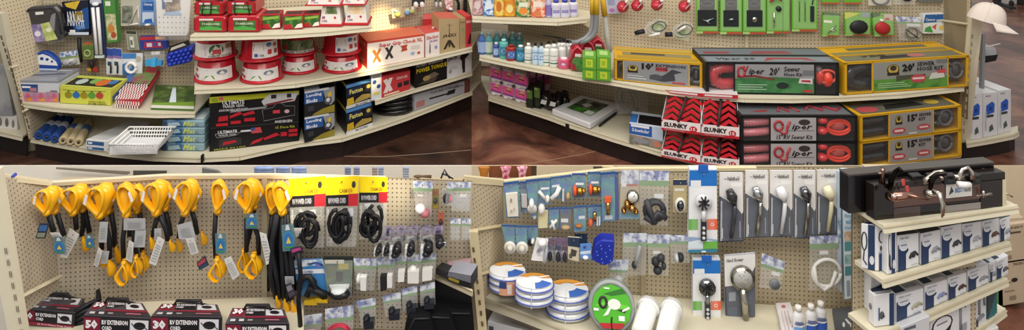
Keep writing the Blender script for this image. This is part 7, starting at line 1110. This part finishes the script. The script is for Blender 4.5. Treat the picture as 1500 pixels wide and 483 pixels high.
# white filter housings
for i, (a, b) in enumerate((((937, 492), (951, 446)), ((973, 494), (985, 448)))):
    A = hy(*a, 2.43); B_ = hy(*b, 2.56); d = (B_-A); L = d.length; r = root('filter_housing', A, ('left', 'right')[i]+' one of two glossy white tubes with flanged caps lying on the shelf', 'tube', 'white tubes'); s_ = 2.5/F
    MB().lathe(A, [(12.5*s_, 0), (13.5*s_, L*.1), (14.5*s_, L*.8), (14.5*s_, L*.82)], '#e4e5e2/g', 18, d).obj('tube_body', r, A)
    MB().lathe(A, [(15.8*s_, L*.8), (17*s_, L*.82), (17*s_, L*.9), (15*s_, L*.91), (15*s_, L*1.0), (13*s_, L*1.03), (4*s_, L*1.03)], '#dfe0dd/g', 18, d).obj('flanged_cap', r, A)
# lying white box, bottles, tray of bits
q = [hz(1146, 497, Z), hz(1172, 497, Z), hz(1158, 450, Z), hz(1136, 451, Z)]; up = V((0, 0, .02)); r = root('white_kit_box', q[0], 'white box with faint pink print lying on the shelf left of the bottles', 'box')
MB().prism([p+up for p in q], -up, '#ddd8d8').obj('carton', r, q[0], bevel=.002); draw(Face(*[p+up for p in q]), [('e', .45, .85, .14, .05, '#b86a7c'), ('r', .2, .1, .26, .7, '#c9b9bc'), ('r', .4, .1, .46, .7, '#b9a9ac'), ('e', .75, .2, .12, .04, '#c04a68'), ('r', .6, .3, .64, .7, '#a99a9e')], r, q[0])
for i, (x, t, b) in enumerate(((1172, 447, 494), (1190.5, 445, 492), (1205, 441, 488))):
    bottle('cleaner_bottle', ('leftmost', 'middle', 'rightmost and rearmost')[i]+' of three white and blue bottles beside the plumbing bits', x, 8, b, t, Z, '#e6e6e8/g', '#e9e7e2', None, 'white and blue bottles', .72, .5, [('r', 0, 0, 1, .48, '#2d5cb8' if i else '#6fa0d8'), ('r', .1, .62, .9, .72, '#5a6a9c'), ('r', .15, .76, .7, .84, '#5a6a9c'), ('q', [(0, .4), (.6, .5), (1, .48), (1, .55), (0, .5)], '#e6e6e8')], caph=.17)
f = Face(hz(1224, 492, Z), hz(1268, 488, Z), hz(1262, 456, Z)+V((0, 0, .012)), hz(1219, 462, Z)+V((0, 0, .012)))
r = root('plumbing_part_tray', f.q[0], 'clear packed tray of grey plumbing bits with white caps at the shelf end', 'tray'); MB().prism([p+V((0, 0, .012)) for p in f.q], (0, 0, -.012), '#55585c').obj('tray_body', r, f.q[0])
f = Face(*[p+V((0, 0, .013)) for p in f.q]); draw(f, [('r', .0, .5, 1, 1, '#a8aaa6/n:#6f7272:30'), 'white_caps', ('b', .3, .3, .06, .12, .012, '#e2e2df'), ('b', .55, .25, .06, .12, .012, '#e2e2df'), ('b', .85, .35, .08, .16, .014, '#e2e2df'), ('l', [(.4, .5, .01), (.5, .3, .01)], .005, '#d9d9d6'), 'clear_cover', ('r', 0, 0, 1, 1, '#ffffff/c/.2')], r, f.q[0])
f = Face(hy(714, 500, 2.74), hy(792, 512, 2.66), hy(792, 489, 2.66), hy(714, 470, 2.74))
r, o, d = carton('large_white_carton', 'big white carton on the level under the hose shelf, lower left', 'box', f, .09, '#d9dbdd', [('r', .03, .55, .12, .8, '#4a5560'), ('r', .2, .3, .8, .4, '#8f979c'), ('t', 'WATER SOFTENER', .25, .5, .8, .68, '#8f979c')], top=[('r', .1, .05, .95, .5, '#cfd1d2'), ('q', [(.4, .3), (.8, .1), (.85, .2), (.45, .4)], '#a9acae')], yaw=-8)
# under-shelf dark backing
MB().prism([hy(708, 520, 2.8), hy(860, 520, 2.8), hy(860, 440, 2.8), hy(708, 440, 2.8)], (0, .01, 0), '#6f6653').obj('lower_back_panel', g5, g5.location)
# ---- cabinet with coloured vases above the left end
r = root('brown_cabinet', hy(745, 263, 2.935), 'brown wooden cabinet behind the board at the upper left of the tan pegboard', 'cabinet'); MB().prism([hy(716, 263, 2.935), hy(786, 263, 2.935), hy(786, 243, 2.935), hy(716, 243, 2.935)], (0, .004, 0), '#7d4a30').obj('cabinet_side', r, r.location)
MB().prism([hy(779, 263, 2.93), hy(786, 263, 2.93), hy(786, 243, 2.93), hy(779, 243, 2.93)], (0, .004, 0), '#453a2a').obj('cabinet_edge', r, r.location)
def vase(lab, cx, w, c, y0=264, y1=244):
    o = hy(cx, y0, 2.9); R = w*2.9/F; h = hy(cx, y1, 2.9).z-o.z; r = root('vase', o, lab, 'vase'); MB().lathe(o, [(R*.5, 0), (R*.6, h*.2), (R*.7, h*.6), (R, h*.98), (R*.9, h)], c, 14, V((0, 0, 1)), (1, 0, 0), 1, .4).obj('vase_body', r, o); MB().lathe(o, [(R*.55, 0), (R*.6, .004)], '#c9c4ba', 10).obj('foot', r, o)
vase('golden amber vase standing at the left on the pegboard top', 709, 9, '#b8782a/n:#8a5420:9', 264); vase('red and pink floral vase, left one of the pair before the brown cabinet', 741, 8, '#a82c50/n:#e0a8b8:70', 265); vase('red and pink floral vase, right one of the pair before the brown cabinet', 765, 8, '#b04064/n:#e6bcc6:70', 264)
f = Face(hy(708, 264, 2.75), hy(717, 264, 2.75), hy(717, 260, 2.75), hy(709, 260, 2.75)); carton('small_price_card', 'tiny white card at the foot of the amber vase', 'card', f, .005, '#e4e2dc')
r = root('dark_decor_piece', hy(885, 248, 2.85), 'dark object with a cream corner peeking above the board near the tall brass card', 'decor'); MB().prism([hy(871, 274, 2.85), hy(905, 274, 2.85), hy(905, 244, 2.85), hy(869, 244, 2.85)], (0, .004, 0), '#5a4f47').obj('decor_body', r, r.location); MB().prism([hy(884, 249, 2.84), hy(903, 248, 2.84), hy(898, 244, 2.84), hy(882, 244, 2.84)], (0, .01, 0), '#c4b98a').obj('cream_corner', r, r.location)
# =================== FAUCET GONDOLA ===================
g6 = root('gondola_shelving', (1.5, 2.45, .2), 'cream faucet shelving with angled rows of white boxes and a faucet display on top', 'shelving')
def lvl(z, pts, dep=.105, nm='shelf'):
    fr = [hz(x, y, z) for x, y in pts]; a, b = fr[0], fr[-1]; n = V((a.y-b.y, b.x-a.x, 0)).normalized()*dep
    n = V((-.27, .96, 0)).normalized()*dep
    return shelf(g6, z, fr, [a+n, b+n], .024)
Z1 = 1.1156; Z2 = .952; Z3 = .786; Z4 = .641
lvl(Z1, ((1292, 329), (1390, 315), (1489, 300))); lvl(Z2, ((1291, 409), (1384, 382), (1478, 354))); lvl(Z3, ((1281, 490), (1380, 448), (1474, 407))); lvl(Z4, ((1427, 483), (1450, 467), (1471, 451)), .2)
a = hz(1292, 329, Z1)+V((-.03, .115, 0)); b = hz(1489, 300, Z1)+V((-.03, .115, 0))
pegpanel(g6, [[(a.x, a.y, .4), (b.x-.02, b.y, .4), (b.x-.02, b.y, 1.12), (a.x, a.y, 1.12)]], PEGC, 'pegboard_panel')
WB = '#dedfe2'; NV = '#22385c'
def fbox(f, lab, pic='#6f7278', style=0, topn=True, dep=.07, nv=NV):
    ops = {0: [('r', 0, .0, .38, .62, nv), ('q', [(.38, .45), (.5, .55), (.42, .7), (0, .75), (0, .6)], nv), ('e', .27, .72, .23, .17, '#e4e6ea'), ('e', .27, .72, .2, .14, '#cfd3da'), ('r', .12, .7, .4, .74, '#7c828c'), ('l', [(.55, .3, .001), (.62, .42, .001), (.8, .46, .001), (.92, .36, .001)], .004, pic), ('b', .72, .36, .1, .06, .003, pic), ('r', .6, .1, .92, .12, '#a8acb4'), ('t', 'FAUCET', .08, .9, .5, .95, '#4a5570')],
           1: [('r', .42, .0, .78, .95, nv), ('e', .2, .62, .12, .24, '#2a2c30'), ('e', .2, .62, .09, .2, WB), ('l', [(.2, .4, .001), (.2, .2, .001), (.3, .1, .001)], .003, '#2a2c30'), ('e', .62, .2, .14, .1, '#cfd3da')],
           2: [('r', .0, .0, .45, .62, nv), ('r', .72, .1, .8, .6, '#8d9096'), ('r', .1, .72, .42, .9, '#cfd3da')]}[style]
    top = [('r', 0, 0, 1, 1, '#c9cace'), ('r', .05, .15, .42, .85, '#1b2c48'), ('r', .5, .3, .95, .6, '#8d929a')]
    return carton('faucet_box', lab, 'box', f, dep, WB, ops, top=top if topn else [('r', .0, 0, 1, 1, '#3a3d42')], left=[('r', .1, .1, .4, .9, '#cfd1d6')], group='white and navy faucet boxes')
# row on shelf 2
def r2(x0, x1, z, yA, yB, xA, xB, t0, t1, setb=.0):
    """box front between px x0..x1 on the shelf front line (xA,yA)-(xB,yB), tops t0,t1"""
    g = lambda x: yA+(yB-yA)*(x-xA)/(xB-xA)
    return front(z, (x0, g(x0)-setb), (x1, g(x1)-setb), t0, t1)
L2 = dict(z=Z2+.002, xA=1291, yA=405, xB=1478, yB=350); L3 = dict(z=Z3+.002, xA=1281, yA=486, xB=1474, yB=403)
def F2(x0, x1, t0, t1, s=0): return r2(x0, x1, t0=t0, t1=t1, setb=s, **L2)
def F3(x0, x1, t0, t1, s=0): return r2(x0, x1, t0=t0, t1=t1, setb=s, **L3)
# end facing boxes on the left of each row (long side seen)
def sidebox(z, a, b, c, ta, tb, tc, lab, opsL, opsF, cat='box'):
    """three bottom corners a(back-left) b(front) c(right) in px, tops ta,tb,tc"""
    A, B_, C_ = hz(*a, z), hz(*b, z), hz(*c, z); zt = CZ-rt(tb)*B_.y; o = (A+C_)/2; r = root('faucet_box', o, lab, cat, 'white and navy faucet boxes'); D = A+C_-B_
    m = MB(); vs = [A, B_, C_, D]+[V((p.x, p.y, zt)) for p in (A, B_, C_, D)]; m.add(vs, [[0, 1, 5, 4], [1, 2, 6, 5], [2, 3, 7, 6], [3, 0, 4, 7], [4, 5, 6, 7], [3, 2, 1, 0]], WB); m.obj('carton', r, o, bevel=.002)
    draw(Face(A, B_, V((B_.x, B_.y, zt)), V((A.x, A.y, zt))), opsL, r, o, 'printed_side'); draw(Face(B_, C_, V((C_.x, C_.y, zt)), V((B_.x, B_.y, zt))), opsF, r, o)
    draw(Face(V((B_.x, B_.y, zt)), V((C_.x, C_.y, zt)), V((D.x, D.y, zt)), V((A.x, A.y, zt))), [('r', .05, .5, .95, .9, '#1b2c48'), ('r', .1, .1, .9, .4, '#9a9ea6')], r, o, 'printed_top')
ring_ = lambda x, y, rx, ry: [('l', [(x+rx*math.cos(t*.524), y+ry*math.sin(t*.524), .001) for t in range(13)], .0018, '#2a2c30')]
sidebox(Z2+.002, (1261, 392), (1286, 397), (1299, 393.5), 325, 331, 329, 'upper row box at the left end with a black ring hose print and navy band', [('r', .42, 0, .82, 1, NV)]+ring_(.2, .62, .15, .2)+[('l', [(.2, .42, .001), (.15, .2, .001), (.35, .1, .001)], .0018, '#2a2c30'), ('e', .64, .22, .14, .1, '#cfd3da')], ring_(.4, .75, .3, .13)+[('r', .1, 0, .45, .38, NV), ('r', .1, .38, .5, .42, '#8d92a0'), ('e', .3, .5, .1, .06, '#2a2c30'), ('e', .75, .5, .1, .06, '#2a2c30')])
f = F2(1300, 1314, 333, 331); fbox(f, 'narrow upper row box with a small black ring hose print', style=1)
U2 = [(1315, 1346, 345, 341, '#2c2c30', 'upper row box with a squat black faucet picture'), (1349, 1378, 342, 336, '#8d9096', 'upper row box with a small grey faucet and a white sticker'), (1379, 1409, 333, 327, '#3a3b3e', 'tallest upper row box with an arched dark faucet picture'), (1410, 1438, 328, 324, '#a8abb4', 'upper row box with a pale lilac faucet picture'), (1439, 1464, 324, 319, '#6a4a3c', 'upper row box with a small brown faucet picture'), (1465, 1480, 321, 316, '#9a9da4', 'last upper row box at the right end with a grey faucet picture')]
for x0, x1, a_, b_, c, lab in U2: fbox(F2(x0, x1, a_, b_), lab, c, topn=False)
# second ranks peeking above
for i, (x0, x1, t) in enumerate(((1318, 1345, 338), (1350, 1376, 334), (1436, 1470, 316))):
    f = F2(x0, x1, t, t-4); f = Face(*[p+V((-.015, .06, 0)) for p in f.q]); f = Face(f.q[0], f.q[1], V((f.q[1].x, f.q[1].y, CZ-rt(t-3)*f.q[1].y)), V((f.q[0].x, f.q[0].y, CZ-rt(t)*f.q[0].y))); fbox(f, ('dim white faucet box behind the squat black faucet box', 'dim white faucet box behind the box with the white sticker', 'pale faucet box behind the brown faucet box')[i], style=2, dep=.045)
# row on shelf 3
sidebox(Z3+.002, (1272, 470), (1281, 479), (1311, 475), 425, 432, 420, 'lower row box at the left end standing on its side with navy edge', [('b', .4, .55, .2, .1, .003, '#6f7278')], [('r', .72, 0, .95, 1, NV), ('e', .35, .35, .12, .12, '#55585c'), ('l', [(.3, .25, .001), (.4, .45, .001), (.45, .3, .001)], .003, '#55585c'), ('r', .18, .2, .24, .6, '#4a5a88')])
U3 = [(1313, 1353, 433, 422, '#a59f8c', 'lower row box with a pale brass faucet picture and curved navy label'), (1355, 1388, 419, 409, '#7d86b0', 'lower row box with a bluish chrome faucet picture'), (1389, 1416, 407, 399, '#4a3530', 'lower row box with a dark bronze faucet picture'), (1418, 1448, 397, 387, '#8f9096', 'taller lower row box with a high round label and chrome faucet picture'), (1450, 1459, 388, 383, '#8d9096', 'thin pale lower row box right of the taller box'), (1460, 1477, 383, 374, '#55585e', 'last lower row box at the right end with a dark spout picture')]
for x0, x1, a_, b_, c, lab in U3: fbox(F3(x0, x1, a_, b_), lab, c)
for i, (x0, x1, t) in enumerate(((1300, 1338, 418), (1342, 1372, 405), (1376, 1402, 396), (1404, 1432, 385), (1434, 1462, 374))):
    f = F3(x0, x1, t, t-8); A, B_ = f.q[0]+V((-.017, .064, 0)), f.q[1]+V((-.017, .064, 0)); f = Face(A, B_, V((B_.x, B_.y, f.q[2].z)), V((A.x, A.y, f.q[3].z-.0))); zt = f.q[3].z-.002; f = Face(A, B_, V((B_.x, B_.y, zt)), V((A.x, A.y, zt))); fbox(f, ('first', 'second', 'third', 'fourth', 'fifth')[i]+' navy topped faucet box of the rear rank on the lower shelf, from the left', style=2, dep=.045)
# tall faucet boxes on the lowest shelf
L4 = dict(z=Z4+.002, xA=1427, yA=479, xB=1471, yB=448)
ex = lambda x: 479+(448-479)*(x-1427)/(1471-1427)
f = front(Z4+.002, (1363, ex(1363)), (1422, ex(1422)), 458, 434)
f = Face(hy(1363, 540, 2.37), hy(1422, 500, 2.47), hy(1422, 434, 2.47), hy(1363, 457, 2.37))
carton('tall_faucet_box', 'large white box with a big oval emblem and tall chrome faucet picture, bottom row', 'box', f, .07, WB, [('e', .28, .68, .26, .17, '#24262c'), ('e', .28, .69, .22, .14, '#e4e6ea'), ('r', .14, .7, .4, .73, '#7c828c'), ('q', [(.1, .5), (.45, .5), (.5, .6), (.28, .52), (.08, .62)], '#24262c'), ('r', .12, .9, .5, .93, '#8d92a0'), ('l', [(.72, .4, .002), (.72, .85, .002), (.78, .92, .002), (.84, .85, .002)], .004, '#8d9096'), ('r', .76, .35, .88, .5, '#9a9da4')], top=[('r', 0, 0, 1, 1, '#cfd0d3')])
f = Face(hy(1424, 505, 2.49), hy(1445, 490, 2.53), hy(1445, 424, 2.53), hy(1424, 432, 2.49))
carton('tall_faucet_box', 'tall box with an arched chrome faucet picture left of the teal box', 'box', f, .07, '#d5d7da', [('l', [(.45, .55, .002), (.45, .85, .002), (.6, .95, .002), (.8, .85, .002), (.82, .7, .002)], .004, '#8d9096'), ('l', [(.3, .45, .002), (.75, .5, .002)], .005, '#77797e'), ('r', .2, .1, .4, .45, '#3a3c42')], top=[('r', 0, 0, 1, 1, '#c9cacd')])
f = Face(hy(1447, 480, 2.54), hy(1461, 470, 2.57), hy(1461, 417, 2.57), hy(1447, 424, 2.54))
carton('teal_faucet_box', 'narrow dark teal and light teal box at the right end of the bottom row', 'box', f, .07, '#2f6f74', [('q', [(0, 1), (1, 1), (0, .2)], '#3a4a4c'), ('e', .8, .2, .1, .06, '#d0dcdc')])
f = Face(hy(1434, 505, 2.5), hy(1463, 495, 2.52), hy(1463, 478, 2.52), hy(1434, 490, 2.5)); carton('low_white_box', 'small white box with dark print low at the bottom right of the faucet shelves', 'box', f, .1, '#d3d2cf', top=[('r', .2, .2, .8, .8, '#3f3f42')])
f = Face(hy(1320, 500, 2.28), hy(1362, 500, 2.33), hy(1362, 462, 2.33), hy(1320, 479, 2.28)); carton('low_grey_box', 'grey topped faucet box at the very bottom, left of the big emblem box', 'box', f, .12, '#c9cbcf', [('r', .1, .7, .5, .85, '#5a5f6a')], top=[('r', .1, .2, .9, .8, '#7d8088')])
# faucet display board on the top shelf
A = hz(1281, 322, Z1+.002); Bq = hz(1473, 301, Z1+.002); org = (A+Bq)/2; r6 = root('faucet_display', org, 'glossy black and bronze stepped display stand with chrome faucets and a small maker sign', 'display')
bk_ = V((-.27, .96, 0)).normalized()
def zat(P, y): return CZ-rt(y)*P.y
zA = zat(A, 271); f = Face(A, Bq, V((Bq.x, Bq.y, zA)), V((A.x, A.y, zA)))
MB().prism(f.q, bk_*.035, '#1a1312/g').obj('front_step', r6, org, bevel=.002)
draw(f, [('r', .0, .0, .14, .98, '#15100f/g'), ('r', .14, .3, .8, .85, '#5a4038/g'), ('r', .14, .0, .34, .28, '#4a3c3a/g'), ('r', .34, .0, .52, .3, '#151212/g'), ('r', .52, .0, .8, .2, '#8b8480/g'), ('r', .8, .0, 1, .8, '#221c1b/g'), ('r', .97, .0, 1, .8, '#c9bda0')], r6, org, 'panel_finish')
C0 = A+bk_*.037; C1 = Bq+bk_*.037; zb_ = zat(C0, 258)
MB().prism([C0+V((-.05, 0, 0)), C1, V((C1.x, C1.y, zb_)), V((C0.x-.05, C0.y, zb_))], bk_*.04, '#100e10/g').obj('rear_step', r6, org, bevel=.002)
MB().prism([V((C0.x-.05, C0.y, zb_)), V((C1.x, C1.y, zb_)), V((C1.x, C1.y, zb_+.005)), V((C0.x-.05, C0.y, zb_+.005))], bk_*.04, '#4a4643').obj('rear_ledge', r6, org)
draw(f, [('r', .53, .42, .73, .82, '#d9d9d2'), ('q', [(.55, .5), (.57, .75), (.59, .6)], '#3a4a5a'), 'lettering', ('t', 'BEST', .6, .56, .66, .7, '#3f6fb0'), ('t', 'Faucet', .665, .56, .72, .7, '#6a7078')], r6, org, 'maker_sign', .003)
CH = '#c4beb4/m'
def faucet(name, lab, parts):
    o = hy(*parts[0][0][0]); r = root(name, o, lab, 'faucet')
    for i, (pts, rad, c, nm) in enumerate(parts): MB().tube([hy(*p) for p in pts], [x*.66 for x in rad] if isinstance(rad, list) else rad*.66, c, 10).obj(nm, r, o)
    return r
y0 = 2.25; y1 = 2.275; y2 = 2.29
faucet('lever_faucet', 'rose bronze faucet body with a long thin lever at the left of the display', [([(1300, 287, y0+.0), (1310, 288, y0-.02), (1322, 287, y0-.02), (1336, 285, y0-.015)], [.018, .02, .018, .012], '#b08a7a/m', 'valve_body'), ([(1328, 285, y0-.02), (1345, 289, y0-.03), (1360, 292, y0-.03)], [.009, .006, .004], '#8f6a5c/m', 'lever'), ([(1306, 286, y0-.03), (1312, 289, y0-.05)], [.014, .01], '#c9aca0/m', 'cap')])
faucet('spout_faucet', 'chrome tap with a slender spout drooping over the shelf edge', [([(1356, 283, y0), (1362, 284, y0-.02), (1372, 284, y0-.03)], [.014, .017, .012], CH, 'valve_body'), ([(1368, 280, y0-.04), (1376, 284, y0-.06), (1380, 300, y0-.07), (1380, 318, y0-.07)], [.012, .013, .007, .004], CH, 'spout'), ([(1376, 286, y0-.05), (1384, 300, y0-.06), (1382, 316, y0-.06)], [.006, .005, .003], '#a89a88/m', 'handle')])
faucet('arched_faucet', 'large dark arched faucet with a chrome neck rising at the middle of the display', [([(1363, 277, y1), (1365, 262, y1), (1374, 255, y1), (1386, 254, y1-.02)], [.01, .014, .012, .009], '#2a2624/m', 'arched_spout'), ([(1352, 268, y1+.02), (1360, 262, y1+.02), (1371, 253, y1+.02), (1382, 251, y1)], [.01, .014, .012, .008], '#b5aea4/m', 'neck'), ([(1379, 258, y1-.02), (1380, 264, y1-.02)], .009, '#8f867c/m', 'tip')])
faucet('bronze_arch_faucet', 'black bronze curved faucet at the left end of the display', [([(1304, 278, y1), (1306, 262, y1), (1312, 252, y1), (1318, 247, y1-.01), (1322, 252, y1-.02)], [.012, .013, .013, .01, .008], '#1c1917/m', 'arched_spout'), ([(1310, 278, y1-.01), (1311, 268, y1-.01)], .004, '#2a2624', 'stud'), ([(1316, 278, y1-.01), (1317, 268, y1-.01)], .004, '#2a2624', 'stud')])
faucet('cross_handle_faucet', 'brown metal cross handled tap on the rear ledge at the left', [([(1292, 268, y2), (1293, 256, y2), (1293, 246, y2)], [.016, .008, .012], '#7a6458/m', 'valve_body'), ([(1286, 254, y2), (1300, 253, y2)], .005, '#8a7060/m', 'cross_handle')])
faucet('chrome_hose_faucet', 'chrome cluster faucet with white base in the middle of the rear ledge', [([(1404, 270, y2), (1405, 258, y2), (1410, 248, y2), (1418, 245, y2), (1424, 252, y2), (1425, 262, y2)], [.013, .009, .008, .008, .008, .012], CH, 'gooseneck'), ([(1398, 258, y2), (1412, 260, y2)], .008, CH, 'cross_handle'), ([(1403, 270, y2-.02), (1421, 271, y2-.02)], .014, '#d9d8d4/g', 'white_base')])
faucet('double_handle_faucet', 'ribbed chrome two part faucet low on the front step right of the sign', [([(1420, 285, y0+.1), (1430, 284, y0+.1), (1442, 284, y0+.1), (1452, 283, y0+.1)], [.014, .017, .01, .008], CH, 'valve_body'), ([(1440, 279, y0+.08), (1441, 289, y0+.08)], .007, CH, 'cross_handle')])
faucet('long_spout_faucet', 'chrome faucet whose spout points beyond the right end of the display', [([(1453, 282, y0+.14), (1462, 281, y0+.14), (1472, 283, y0+.14)], [.013, .016, .012], CH, 'valve_body'), ([(1470, 281, y0+.14), (1477, 285, y0+.13), (1483, 288, y0+.13)], [.006, .004, .0035], '#b09a86/m', 'spout')])
faucet('tall_arch_faucet', 'dark arched faucet with silver tip near the right end of the display', [([(1447, 273, y1+.14), (1449, 262, y1+.14), (1456, 256, y1+.13), (1464, 257, y1+.12)], [.01, .012, .009, .006], '#2b2725/m', 'arched_spout'), ([(1440, 262, y2+.1), (1441, 252, y2+.1), (1441, 246, y2+.1)], [.009, .007, .012], '#6a5a4e/m', 'rear_valve')])
for i, (x, yy) in enumerate(((1322, 262), (1328, 272), (1371, 279))):
    f7 = Face(hy(x, yy+10, y1-.01), hy(x+4, yy+9, y1-.01), hy(x+3, yy, y1-.01), hy(x-2, yy+1, y1-.01)); rr_ = root('red_hang_tag', f7.q[0], ('upper small red tag', 'lower small red tag', 'red tag above the drooping chrome spout')[i]+' on the faucet display', 'tag'); MB().prism(f7.q, (0, .002, 0), '#c04a48').obj('tag_card', rr_, f7.q[0])
for i, (x0, x1) in enumerate(((1336, 1352), (1362, 1380), (1384, 1402), (1426, 1438))):
    f8 = Face(hy(x0, 271, y2+.02), hy(x1, 270, y2+.02), hy(x1, 257, y2+.02), hy(x0, 258, y2+.02)); carton('small_black_display_block', ('first', 'second', 'third', 'fourth')[i]+' small black block from the left on the rear ledge of the faucet stand', 'block', f8, .03, '#141516/g', [('r', .2, .3, .8, .7, '#2a2c2e/g')])
f9 = Face(hy(1270, 254, 2.55), hy(1345, 252, 2.6), hy(1345, 243.2, 2.6), hy(1266, 243.2, 2.55)); carton('cream_display_back', 'cream and grey framed panel standing behind the faucet stand', 'panel', f9, .02, '#b9ad95', [('r', .25, .2, .6, .9, '#8f8570'), ('r', .7, .1, .78, .9, '#e0dac8'), ('r', .86, .0, .95, .8, '#77705f')])
# brown cartons stacked behind at the right edge, and the floor beyond
for i, (x0, x1, yb_, yt_, lab) in enumerate(((1452, 1506, 386, 330, 'upper pale brown carton with a dark stripe at the far right edge'), (1462, 1510, 446, 382, 'lower pale brown carton with a dark handle hole at the far right edge'))):
    Yc = 3.6; f = Face(hy(x0, yb_+3, Yc), hy(x1, yb_-5, Yc), hy(x1, yt_-5, Yc), hy(x0, yt_+2, Yc))
    carton('brown_shipping_carton', lab, 'box', f, .22, '#b9a890', [('r', .2, .75, .8, .8, '#5a4c40') if i == 0 else ('e', .5, .55, .1, .05, '#2a2420'), ('r', .35, .1, .55, .2, '#8a7a68'), ('r', .1, .5, .4, .52, '#8a7a68'), ('r', .2, .3, .5, .33, '#8a7a68'), ('t', 'THIS SIDE UP', .45, .88, .85, .94, '#5a4c40')])
f = Face(hy(1440, 345, 3.62), hy(1500, 340, 3.62), hy(1500, 318, 3.62), hy(1440, 322, 3.62)); carton('brown_shipping_carton', 'topmost brown carton behind the faucet boxes, striped and printed', 'box', f, .25, '#b3a38c', [('r', .2, .6, .95, .75, '#6a5c4e'), ('r', .4, .2, .9, .3, '#8a7a68')])
f = Face(hy(1458, 449, 3.6), hy(1470, 449, 3.6), hy(1469, 415, 3.6), hy(1457, 405, 3.6)); carton('green_item', 'sliver of a green item between the faucet shelves and the lower carton', 'box', f, .05, '#5f9a4c')
